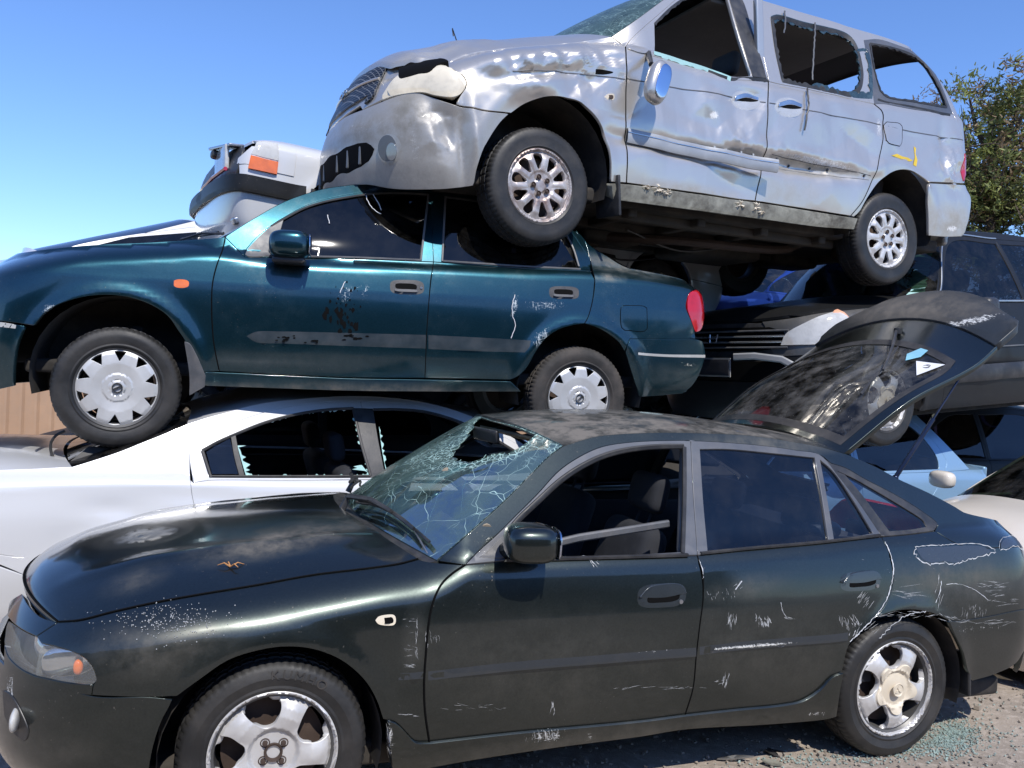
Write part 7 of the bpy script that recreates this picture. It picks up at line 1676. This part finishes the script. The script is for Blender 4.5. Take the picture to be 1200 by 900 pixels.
    r = random.Random(2); b = MB(); P = []
    for i in range(26):
        a = i / 25 * .5; x, z = .60 + a, 1.085 + a * .95 + .02; P.append([(x - .0 + r.uniform(-.02, .02), c.Yp(x, z) + .06 + r.uniform(0, .02), z), (x - .06 + r.uniform(-.03, .02), c.Yp(x, z) + .16 + r.uniform(-.04, .04), z + r.uniform(-.02, .02))])
    b.grid(P); b.build('broken_glass_edge', M['shard'], c.root, smooth=False)
    MB().box((.95, -1.0, 1.02), (.16, .2, .15), rot(-.1), .05).build('door_mirror', M['trim'], c.d1)
    mk('mirror_bracket', *[[(0.85, -.86, .92), (1.0, -.86, .95), (.98, -.95, 1.0), (.86, -.95, .98)], [(0, 1, 2, 3)]], M['trim'], c.d1, smooth=False)
    return c
def build_old():
    # old white estate at the back with a black bumper; its indicator and wheel arch are what shows
    obs = [((-.62, -.80, .68), (314, 188)), ((-.76, -.55, .50), (262, 222)), ((2.68, -.84, .66), (773, 297)), ((-.2, -.78, .86), (385, 176))]
    pose = fitpose(obs, (-2, 7, 2.4, .42, 0, 0), (.42, .06, -.02, .05, 0, .02, 6.75, .2))
    c = generic('estate_car', 'old white car with black bumper and amber corner light, jutting out behind the teal roof', 'car', pose, 'white',
        opt=dict(wb=2.7, w=.86, belt=.95, roof=1.42, hood=(.80, .87, .90), xc=.60, xh=1.2, xr=3.2, xb=3.5, xe=3.6, R=.31, wagon=True, boot=1.0, bumper='white', lamps='white', nose=-.80, glass='glass', wheel='plain', Ln=.16, pn=3.0))
    X = c.X
    st = c.panel('corner_lamp_clear', M['clear_solid'], X([(-.70, .695), (-.62, .69), (-.53, .69)], [(-.53, .69), (-.54, .80)], [(-.54, .80), (-.62, .80), (-.67, .78)], [(-.67, .78), (-.70, .695)]), space='mix', res=.02, off=.016, bulge=.01, bulge_r=.02)
    c.panel('indicator_lens', M['amber'], X([(-.71, .60), (-.62, .60), (-.53, .60)], [(-.53, .60), (-.53, .685)], [(-.53, .685), (-.62, .685), (-.70, .69)], [(-.70, .69), (-.71, .60)]), space='mix', res=.02, off=.016, bulge=.014, bulge_r=.02)
    c.panel('lamp_end_panel', M['white'], X([(-.58, .615), (-.42, .615)], [(-.42, .615), (-.42, .79)], [(-.42, .79), (-.58, .79)], [(-.58, .79), (-.58, .615)]), space='mix', res=.03, off=.006, rim=.01, gap=0, mirror=True)
    bm = c.panel('bumper_bar', M['black'], X([(-.95, .56), (-.80, .56), (-.5, .56), (-.33, .56)], [(-.33, .56), (-.33, .45)], [(-.33, .45), (-.5, .45), (-.80, .45), (-.95, .45)]), space='mix', res=.03, off=.03, bulge=.02, bulge_r=.03, rim=.02, join=True, center=.05)
    L = [(x, c.Yp(x, z), z) for x, z in spline([(-.3, .50), (.55, .50)], .05)]; strip3(c, 'side_moulding', 'trim', np.array(L) + [0, -.006, 0], .11, .03); L = [(x, c.Yp(x, z), z) for x, z in spline([(.62, .50), (2.2, .50)], .05)]; strip3(c, 'side_moulding', 'trim', np.array(L) + [0, -.006, 0], .11, .03)
    MB().box((-.815, -.42, .70), (.03, .40, .17), rot(0, .1), .012).build('broken_headlight', M['clear_solid'], c.root)
    MB().box((-.80, -.42, .80), (.10, .50, .02), rot(.1, .15, .1), .006).build('bent_lamp_rail', M['chrome_dull'], c.root)
    MB().blob((-.84, -.26, .77), (.06, .10, .06), 3, 10).build('loose_lamp', M['trim'], c.root)
    MB().tube([(-.84, .2, .585), (-.85, -.35, .59), (-.83, -.70, .60)], .014, 6).build('red_bumper_trim', M['red'], c.root)
    MB().box((-.62, -.1, .33), (.30, 1.35, .05), rot(0, .5), .015).build('bent_valance', M['chrome_dull'], c.root)
    MB().tube([(-.72, -.55, .40), (-.55, -.60, .25), (-.35, -.5, .2)], .03, 8).build('hanging_bracket', M['trim'], c.root)
    return c
def placed(px, Y, P, yaw, pit=0, rl=0):
    R = rot(yaw, pit, rl); T = at_depth(px[0], px[1], Y) - R @ np.array(P); return (float(T[0]), float(T[1]), float(T[2]), yaw, pit, rl)
def build_roofcar():
    return generic('hatchback_car', 'white hatchback showing only its roof and dark windscreen above the teal bonnet', 'car', placed((226, 258), 7.5, (1.22, -.60, 1.34), .52, .02), 'white', opt=dict(glass='tint', front_glass='void_glass', xc=.15, xh=1.22, xr=2.6, wagon=True, xe=3.3, xb=3.2, nose=-.78))
def build_lightblue():
    return generic('sedan_car', 'pale blue car crushed beneath the black four-wheel-drive, only its rear pillar showing', 'car', placed((1080, 486), 7.1, (2.30, -.66, 1.40), .40), 'light_blue', opt=dict(glass='tint2', xr=2.35, xb=2.80, xe=3.2, wb=2.45, w=.85, roof=1.46, belt=.92, boot=.96, wheel='plain'))
def build_cream():
    c = generic('sedan_car', 'cream white car at the right edge, its bonnet and windscreen behind the green tail', 'car', placed((1132, 577), 6.15, (.50, .66, .98), .42), 'cream', opt=dict(front_glass='greenglass', wheel='cover', nose=-.62))
    MB().blob((.62, .96, 1.03), (.12, .20, .13), 3, 10).build('door_mirror', M['cream'], c.d1)
    return c
def build_blue():
    obs = [((.45, -.80, .9), (872, 348)), ((1.15, -.6, 1.36), (925, 308))]
    pose = placed((900, 340), 8.5, (.60, -.80, .95), .50)
    c = generic('hatchback_car', 'bright blue car glimpsed far behind, between the van wheels and the black bonnet', 'car', pose, 'blue', opt=dict(glass='glass'))
    return c
# ================================================================== fences, trees, debris
def corrugated(name, label, x0, x1, y0, y1, h, mat, pitch=.19, group=None):
    n = int(math.hypot(x1 - x0, y1 - y0) / pitch); root = bpy.data.objects.new(name, None); COL.objects.link(root); root.location = (x0, y0, 0); tag(root, label, 'fence', group)
    ang = math.atan2(y1 - y0, x1 - x0); ca, sa = math.cos(ang), math.sin(ang)
    rows = []; pr = [(0, 0), (.34, 0), (.42, -.035), (.58, -.035), (.66, 0)]
    for i in range(n):
        for a, d in pr:
            s_ = (i + a) * pitch; x, y = s_ * ca - d * sa * -1, s_ * sa + d * ca
            rows.append([(x, y, 0.02), (x, y, h)])
    b = MB().grid(rows); b.build('sheeting', M[mat], root, smooth=False)
    b = MB()
    for k in range(int(n * pitch / 3) + 1):
        s_ = k * 3.0; b.box((s_ * ca - .06 * sa * -1, s_ * sa + .06 * ca, h / 2), (.08, .08, h), rot(ang))
        MB().box((s_ * ca + .06 * sa * -1, s_ * sa + .08 * ca, h / 2), (.08, .08, h), rot(ang)).build('post', M['steel_dark'], root, smooth=False) if k < 20 else None
    MB().tube([(0, 0.0, h), (n * pitch * ca, n * pitch * sa, h)], .03, 6).build('top_rail', M[mat], root)
    return root
def tree(label, x, y, h, crown, seed, n_leaf, cols, group='trees beyond the yard', leaf=.058, trunk_r=.16):
    r = random.Random(seed); root = bpy.data.objects.new('tree', None); COL.objects.link(root); root.location = (x, y, 0); tag(root, label, 'tree', group)
    tr = MB(); top = np.array([r.uniform(-.3, .3), r.uniform(-.3, .3), h * .86]); P = [np.array([0, 0, -.1])]
    for k in range(1, 9): P.append(top * (k / 8) + [r.uniform(-.08, .08), r.uniform(-.08, .08), 0])
    tr.tube(P, [trunk_r * (1 - .85 * k / 8) + .01 for k in range(9)], 10)
    limbs = []
    for (cx, cy, cz, rx, ry, rz, wgt) in crown:
        for k in range(max(3, int(7 * wgt))):
            a = r.uniform(0, 6.28); e = np.array([cx + rx * .85 * math.cos(a) * r.uniform(.3, 1), cy + ry * .85 * math.sin(a) * r.uniform(.3, 1), cz + rz * r.uniform(-.7, .8)])
            z0 = max(h * .15, min(e[2] - .5, h * .75)); s0 = top * (z0 / top[2]); m = s0 * .45 + e * .55 + [0, 0, -.2]
            pts = spline([s0, m, e], .25); tr.tube(pts, list(np.linspace(trunk_r * .38, .012, len(pts))), 6)
            for p in pts[len(pts) // 3:]: limbs.append(p)
            for _ in range(7):
                p = pts[r.randrange(len(pts) // 3, len(pts))]; q = p + np.array([r.uniform(-.6, .6), r.uniform(-.6, .6), r.uniform(-.35, .55)]); tr.tube([p, (p + q) / 2 + [0, 0, .04], q], [.014, .009, .004], 4); limbs.append(q); limbs.append((p + q) / 2)
    tr.build('trunk', M['bark'], root)
    limbs = np.array(limbs); V = []; Fs = []; mi = []; rng = np.random.default_rng(seed)
    nc = n_leaf // 26; nz = lambda A: A / (np.linalg.norm(A, axis=-1, keepdims=True) + 1e-9)
    c0 = limbs[rng.integers(len(limbs), size=nc)] + rng.normal(0, .10, (nc, 3)); tone = rng.random(nc); dn = rng.normal(0, 1, (nc, 3)); dn[:, 2] = np.abs(dn[:, 2]) * .6 + .15; dn = nz(dn)
    ti = np.where(tone < cols[0], 0, np.where(tone < cols[1], 1, 2)); sz = leaf * rng.uniform(.7, 1.5, (nc, 1, 1))
    Pp = c0[:, None] + dn[:, None] * rng.uniform(-.05, .30, (nc, 26, 1)) + rng.normal(0, .05, (nc, 26, 3)); d = nz(dn[:, None] * .8 + rng.normal(0, .55, (nc, 26, 3))); w = nz(np.cross(d, rng.normal(0, 1, (nc, 26, 3))))
    L = sz * rng.uniform(.7, 1.5, (nc, 26, 1)); W = L * .2
    V = np.stack([Pp - w * W, Pp + w * W, Pp + w * W * .5 + d * L, Pp - w * W * .3 + d * L * 1.1], 2).reshape(-1, 3)
    Fs = np.arange(len(V)).reshape(-1, 4).tolist(); mi = np.repeat(ti, 26)
    mk('crown', V, Fs, [M['leaf_a'], M['leaf_b'], M['leaf_c']], root, smooth=False, fmat=mi)
    return root
def leafmat(name, col):
    t = NT(name); n = t.noise(1.4, 4, .6); oi = t.n('ShaderNodeNewGeometry')
    c = t.mix(t.ramp(n, .3, .7), tuple(x * .6 for x in col), tuple(x * 1.35 for x in col)); c = t.mix(t.math('MULTIPLY', oi.outputs['Random Per Island'], .5), c, tuple(x * .45 for x in col))
    d = t.pbr(Base_Color=c, Roughness=.6); tl = t.n('ShaderNodeBsdfTranslucent'); t.l(c, tl.inputs[0]); return t.done(t.mixs(.3, d, tl.outputs[0]))
def build_place():
    M['fence_tan'] = plain('tan_fence_sheet', (.42, .27, .17), .6, 0, .25, .05, 6, dustc=(.3, .22, .16), dust=.3); M['steel_dark'] = plain('dark_steel_post', (.06, .055, .05), .6, .3)
    M['reflection_fence'] = plain('dark_reflected_sheet', (.045, .038, .032), .7, 0, .4, .1, 5)
    M['bark'] = plain('bark', (.09, .065, .048), .9, 0, .5, .6, 24); M['leaf_a'] = leafmat('leaf_green', (.27, .30, .085)); M['leaf_b'] = leafmat('leaf_dark_green', (.16, .18, .06)); M['leaf_c'] = leafmat('leaf_brown', (.32, .22, .12))
    corrugated('corrugated_fence', 'tan corrugated metal fence behind the white sedan boot at the left', -22, 2, 8.2, 13.8, 2.2, 'fence_tan')
    corrugated('corrugated_fence', 'unseen dark fence added behind the viewer to darken reflections in the car sides', 16, -16, -7, -9, 4.6, 'reflection_fence')  # out of view, added so the car sides reflect a dark band
    def world(px, py, Y): return at_depth(px, py, Y)
    # crowns as (dx, dy, z, rx, ry, rz, weight)
    p = world(1165, 160, 15.0); tree('green and brown feathery tree rising behind the van tail', p[0], p[1], 7.6, [(.0, 0, 6.0, 1.0, 1.0, 1.0, 1.6), (-.5, 0, 4.9, .8, .9, .8, 1.2), (.9, .2, 5.6, 1.1, 1, 1.0, 1.3), (.6, .1, 4.2, 1.0, 1, .6, 1.0)], 5, 27000, (.50, .74))
    p = world(1120, 200, 17.5); tree('thin brownish tree seen through the van rear window', p[0], p[1], 7.4, [(-.8, 0, 5.6, 1.0, 1, 1.1, 1.3), (-2.0, 0, 5.5, .8, .8, .8, .8), (-.4, 0, 7.0, .4, .4, .6, .5), (-.9, 0, 4.4, 1.0, 1, .7, .9)], 9, 17000, (.15, .40), trunk_r=.12)
    p = world(1290, 210, 14.0); tree('low dark tree behind the black car roof at the right edge', p[0], p[1], 5.6, [(-.4, 0, 4.3, 1.2, 1, .8, 1.4), (.6, 0, 4.0, 1.2, 1, .9, 1.2), (-.6, 0, 5.4, .8, .6, .7, 1.)], 13, 16000, (.35, .80))
    # rubbish and glass on the ground
    M['crumb'] = plain('green_glass_crumbs', (.36, .46, .42), .15, 0, .5, .1, 40, coat=1.)
    r = random.Random(8); V = MB()
    def crumb(x, y, s_):
        a = r.uniform(0, 3.14); n = r.choice((3, 4, 4)); t = r.uniform(.3, .8)
        pts = [(x + s_ * math.cos(a + 6.283 * k / n) * r.uniform(.6, 1.2), y + s_ * math.sin(a + 6.283 * k / n) * r.uniform(.6, 1.2)) for k in range(n)]
        tz = [r.uniform(0, s_ * .5) for _ in pts]
        V.add([(px, py, .004) for px, py in pts] + [(px, py, .004 + s_ * t + z) for (px, py), z in zip(pts, tz)], [tuple(range(2*n - 1, n - 1, -1))[::-1]] + [(i, (i+1) % n, (i+1) % n + n, i + n) for i in range(n)])
    for cx, cy, sx, sy, n in ((1116, 862, 15, 9, 900), (1085, 878, 26, 5, 380), (1120, 866, 40, 14, 260), (1000, 888, 60, 6, 220), (1150, 820, 26, 14, 50), (1160, 850, 40, 26, 90), (930, 893, 50, 4, 110)):
        for _ in range(n):
            p = at_z(r.gauss(cx, sx), r.gauss(cy, sy), 0); crumb(p[0], p[1], r.uniform(.0025, .0065))
    o = V.build('broken_glass', M['crumb'], smooth=False); tag(o, 'spill of crumbled pale green window glass by the rear wheel', 'broken glass', kind='stuff')
    V = MB()
    for _ in range(900):
        p = at_z(r.uniform(500, 1230), r.uniform(795, 930), 0); crumb(p[0], p[1], r.uniform(.003, .010) * (1.8 if r.random() < .06 else 1))
    M['pebble'] = plain('pebbles', (.34, .29, .235), .9, 0, .5, .2, 9); o = V.build('gravel', M['pebble'], smooth=False); tag(o, 'loose gravel and grit scattered over the yard', 'gravel', kind='stuff')
    def shardplate(name, label, px, size, mat, seed, tilt=.12, cat='debris', curl=.02):
        rr = random.Random(seed); p = at_z(px[0], px[1], 0); n = 9; a0 = rr.uniform(0, 6.28)
        P = [(size[0] * math.cos(a0 + 6.283 * k / n) * rr.uniform(.55, 1.1), size[1] * math.sin(a0 + 6.283 * k / n) * rr.uniform(.55, 1.1)) for k in range(n)]
        T = [(x, y, .008 + abs(x) * tilt + curl * math.sin(9 * x + seed)) for x, y in P]; m = len(T)
        v = [(0, 0, .012)] + T + [(0, 0, .006)] + [(x, y, z - .006) for x, y, z in T]
        f = [(0, 1 + i, 1 + (i+1) % m) for i in range(m)] + [(m + 1, m + 2 + (i+1) % m, m + 2 + i) for i in range(m)] + [(1 + i, m + 2 + i, m + 2 + (i+1) % m, 1 + (i+1) % m) for i in range(m)]
        o = mk(name, v, f, M[mat], smooth=False); bm_fix(o.data); o.location = p; tag(o, label, cat)
    shardplate('plastic_fragment', 'black broken plastic piece lying on the ground just ahead of the rear wheel', (908, 884), (.055, .035), 'trim', 3)
    shardplate('plastic_fragment', 'small dark scrap lying beside the rear tyre of the green car', (976, 887), (.03, .02), 'trim', 5)
    shardplate('metal_scrap', 'long flat grey metal strip on the ground under the door', (858, 893), (.09, .018), 'steel', 7, .05)
    shardplate('white_scrap', 'pale flat scrap at the bottom edge near the gravel', (905, 897), (.05, .03), 'bone', 9, .03)
    shardplate('rubber_scrap', 'curled dark scrap resting on the metal strip', (868, 889), (.03, .025), 'grey_trim', 11, .4)
    # leaf litter on the bonnet
    c = GREEN[0]; p0 = c.cast3([(275, 690)])[0]
    q = c.onplane((270, 666), -.42); zt = bonnet_z(c, q); b = MB(); q = np.array([q[0], q[1], zt + .004])
    for a, L in ((.3, .05), (1.9, .04), (-.8, .035), (2.8, .045)): b.tube([q, q + [L * .5 * math.cos(a), L * .5 * math.sin(a), .012], q + [L * math.cos(a), L * math.sin(a), .003]], [.003, .0025, .001], 5)
    b.v = [tuple(p) for p in c.to_world(np.array(b.v))]; o = b.build('twig', M['twig']); tag(o, 'small orange brown forked twig lying on the dark green bonnet', 'twig')
def bonnet_z(c, q):
    dg = bpy.context.evaluated_depsgraph_get(); best = 0
    for ch in c.root.children:
        if ch.name.split('.')[0] == 'bonnet':
            me = ch.data; v = np.empty(len(me.vertices) * 3); me.vertices.foreach_get('co', v); v = v.reshape(-1, 3); k = np.argmin((v[:, 0] - q[0]) ** 2 + (v[:, 1] - q[1]) ** 2); best = v[k, 2]
    # walk along the sight line until it meets the bonnet
    o, d = c.lray(np.array([270., 666.]))
    for i in range(400):
        p = o + d * (2.0 + i * .006)
        k = np.argmin((v[:, 0] - p[0]) ** 2 + (v[:, 1] - p[1]) ** 2)
        if p[2] <= v[k, 2] + .003 and (v[k, 0] - p[0]) ** 2 + (v[k, 1] - p[1]) ** 2 < .004: q[0], q[1] = p[0], p[1]; return v[k, 2]
    return best
def build_fillers():  # dark stand-in cars added to fill gaps that should look black
    a = generic('sedan_car', 'black filler sedan added to darken the view behind the white sedan cabin', 'car', (-3.3, 7.1, 0, .42, 0, 0), 'black', opt=dict(glass='tint', wheel='plain'))
    b = generic('estate_car', 'dark grey filler estate added to darken the gap below the rear of the teal sedan', 'car', (.35, 8.1, 0, .36, 0, 0), 'grey_black', opt=dict(glass='tint2', wheel='plain', wagon=True, roof=1.5, xe=4.1, wb=2.8, xr=3.4))
    d = generic('sedan_car', 'black filler sedan added to keep the gap behind the teal sedan cabin dark', 'car', (-3.1, 8.2, .75, .36, 0, 0), 'black', opt=dict(glass='tint2', wheel='plain', lamps='clear'))
    generic('sedan_car', 'black filler sedan added to darken the gap behind the pale blue car and the cream bonnet', 'car', (3.0, 8.7, 0, .30, 0, 0), 'black', opt=dict(glass='tint', wheel='plain', roof=1.5))
    return a
GREEN = []
# ================================================================== ground, sky, light, camera
def build_world():
    t = NT('dirt_yard'); n1 = t.noise(1.3, 8, .62); n2 = t.noise(22, 6, .6); n3 = t.noise(160, 3, .6)
    c = t.mix(t.ramp(n1, .35, .7), (.34, .285, .23), (.22, .185, .15)); c = t.mix(t.math('MULTIPLY', t.ramp(n2, .45, .7), .6), c, (.50, .43, .36)); c = t.mix(t.math('MULTIPLY', t.ramp(n3, .62, .72), .5), c, (.48, .44, .38))
    t.done(t.pbr(Base_Color=c, Roughness=.9, Normal=t.bump(t.math('ADD', n2, t.math('MULTIPLY', n3, .5)), .5, .02))); M['dirt'] = t.m
    rows = []; 
    b = MB(); b.add([(-400, -400, 0), (400, -400, 0), (400, 400, 0), (-400, 400, 0)], [(0, 1, 2, 3)])
    o = b.build('ground', M['dirt'], smooth=False); tag(o, kind='structure')
    w = bpy.data.worlds.new('World'); SC.world = w; w.use_nodes = True; nt = w.node_tree; nt.nodes.clear()
    sky = nt.nodes.new('ShaderNodeTexSky'); sky.sky_type = 'NISHITA'; sky.sun_disc = False
    el, az = SUN_EL, SUN_AZ
    sky.sun_elevation = el; sky.sun_rotation = az; sky.air_density = 1.0; sky.dust_density = 0.1; sky.ozone_density = 3.0; sky.altitude = 0
    bg = nt.nodes.new('ShaderNodeBackground'); bg.inputs[1].default_value = SKY_STR
    out = nt.nodes.new('ShaderNodeOutputWorld'); mx = nt.nodes.new('ShaderNodeMix'); mx.data_type = 'RGBA'; mx.blend_type = 'MULTIPLY'; mx.inputs[0].default_value = 1; nt.links.new(sky.outputs[0], mx.inputs[6]); mx.inputs[7].default_value = SKY_TINT; nt.links.new(mx.outputs[2], bg.inputs[0]); nt.links.new(bg.outputs[0], out.inputs[0])
    L = bpy.data.lights.new('sun', 'SUN'); L.energy = SUN_W; L.angle = math.radians(.5); L.color = (1, .955, .89)
    so = bpy.data.objects.new('sun', L); COL.objects.link(so)
    d = Vector((math.sin(az) * math.cos(el), math.cos(az) * math.cos(el), math.sin(el)))
    so.rotation_euler = d.to_track_quat('Z', 'Y').to_euler(); so.location = d * 30
    cam = bpy.data.cameras.new('camera'); co = bpy.data.objects.new('camera', cam); COL.objects.link(co)
    cam.sensor_width = 36; cam.lens = F_PX / 1200 * 36; cam.clip_end = 2000; cam.clip_start = .02
    r, u, f = RCAM
    co.matrix_world = Matrix([[r[0], u[0], -f[0], CAMP[0]], [r[1], u[1], -f[1], CAMP[1]], [r[2], u[2], -f[2], CAMP[2]], [0, 0, 0, 1]])
    SC.camera = co
    SC.view_settings.view_transform = 'Standard'; SC.view_settings.look = 'None'; SC.view_settings.exposure = 0; SC.view_settings.gamma = 1
    SC.cycles.max_bounces = 12; SC.cycles.transparent_max_bounces = 24; SC.cycles.caustics_reflective = False; SC.cycles.caustics_refractive = False
BUILD = [build_green,build_teal,build_van,build_white,build_suv,build_old,build_roofcar,build_lightblue,build_cream,build_blue,build_fillers,build_place]
SKY_TINT = (.76, .95, 1.30, 1)
SUN_EL, SUN_AZ, SUN_W, SKY_STR = math.radians(52), math.radians(158), 4.8, .16
M['mould'] = paint_mat('moulding_paint', (.03, .036, .042), .3, .4, .6, .12, .2)
M['green_matt'] = paint_mat('sunburnt_green_paint', (.022, .026, .028), .3, .5, .35, .3, .35)
M['peel'] = plain('peeled_clearcoat_edge', (.62, .64, .66), .5, 0, .2, .05, 60)
M['grime'] = plain('black_grime', (.001, .002, .003), .7, 0, .0, .05, 60)
M['shard_dark'] = plain('dark_crumbled_glass', (.03, .055, .06), .25, 0, .9, .8, 130, coat=.6)
M['silver_strip'] = plain('faded_silver_moulding', (.36, .37, .38), .42, .3, .25, .08, 50)
M['van_interior'] = plain('grey_headlining', (.16, .155, .15), .9, 0, .3, .1, 40)
t = NT('grille_mesh'); bk = t.n('ShaderNodeTexBrick'); bk.inputs['Scale'].default_value = 30; bk.inputs['Mortar Size'].default_value = .035; bk.inputs['Brick Width'].default_value = .55; bk.inputs['Row Height'].default_value = .45
t.l(t.mapped((1, 1, 1), (math.pi / 2, 0, math.pi / 2)), bk.inputs['Vector']); M['mesh'] = t.done(t.pbr(Base_Color=t.mix(bk.outputs['Fac'], (.006, .006, .007), (.16, .165, .17)), Roughness=.4, Normal=t.bump(bk.outputs['Fac'], .8, .01)))
M['grey_black'] = paint_mat('worn_black_paint', (.075, .075, .073), .3, .42, .6, .18, .5)
M['amber_pale'] = lens_mat('pale_amber_lens', (.85, .42, .25), alpha=.0)
M['chrome_dull'] = plain('dull_chrome', (.42, .43, .44), .3, .8, .3, .05, 40)
M['plate'] = plain('dark_number_plate', (.03, .03, .035), .4, 0, .3, .05, 40)
M['chalk'] = plain('chalky_scratch', (.40, .41, .41), .7, 0, .6, .1, 120)
M['twig'] = plain('dry_twig', (.42, .20, .07), .8, 0, .3, .1, 60)
M['handle'] = paint_mat('handle_paint', (.032, .038, .042), .4, .3, 1., .08, .1)
M['teal_mould'] = plain('faded_teal_moulding', (.018, .030, .038), .42, .1, .25, .08, 60, dustc=(.12, .12, .12), dust=.25)
M['fog_cup'] = plain('fog_lamp_cup', (.13, .135, .14), .4, .3, .3, .05, 40)
M['fog_lens'] = plain('dusty_fog_lens', (.22, .24, .26), .15, .4, .3, .05, 40, coat=1.)
M['patch'] = paint_mat('faded_patch_paint', (.045, .055, .072), .5, .42, .5, .2, .1)
M['void_glass'] = plain('dark_opaque_windscreen', (.018, .018, .032), .2, 0, .2, .02, 8)
M['bone_dark'] = plain('grimy_chassis', (.05, .045, .038), .85, .1, .6, .4, 20, dustc=(.10, .08, .06), dust=.6)
M['handle_cup'] = plain('pale_chromed_handle', (.56, .55, .52), .24, .35, .2, .03, 40)
M['strut'] = plain('strut_metal', (.03, .04, .07), .25, .7, .2, .03, 60)
M['smoked'] = glass_mat('smoked_rear_window', (.34, .35, .34), 1., .24, fres=.6)
for f in BUILD: f()
build_world()
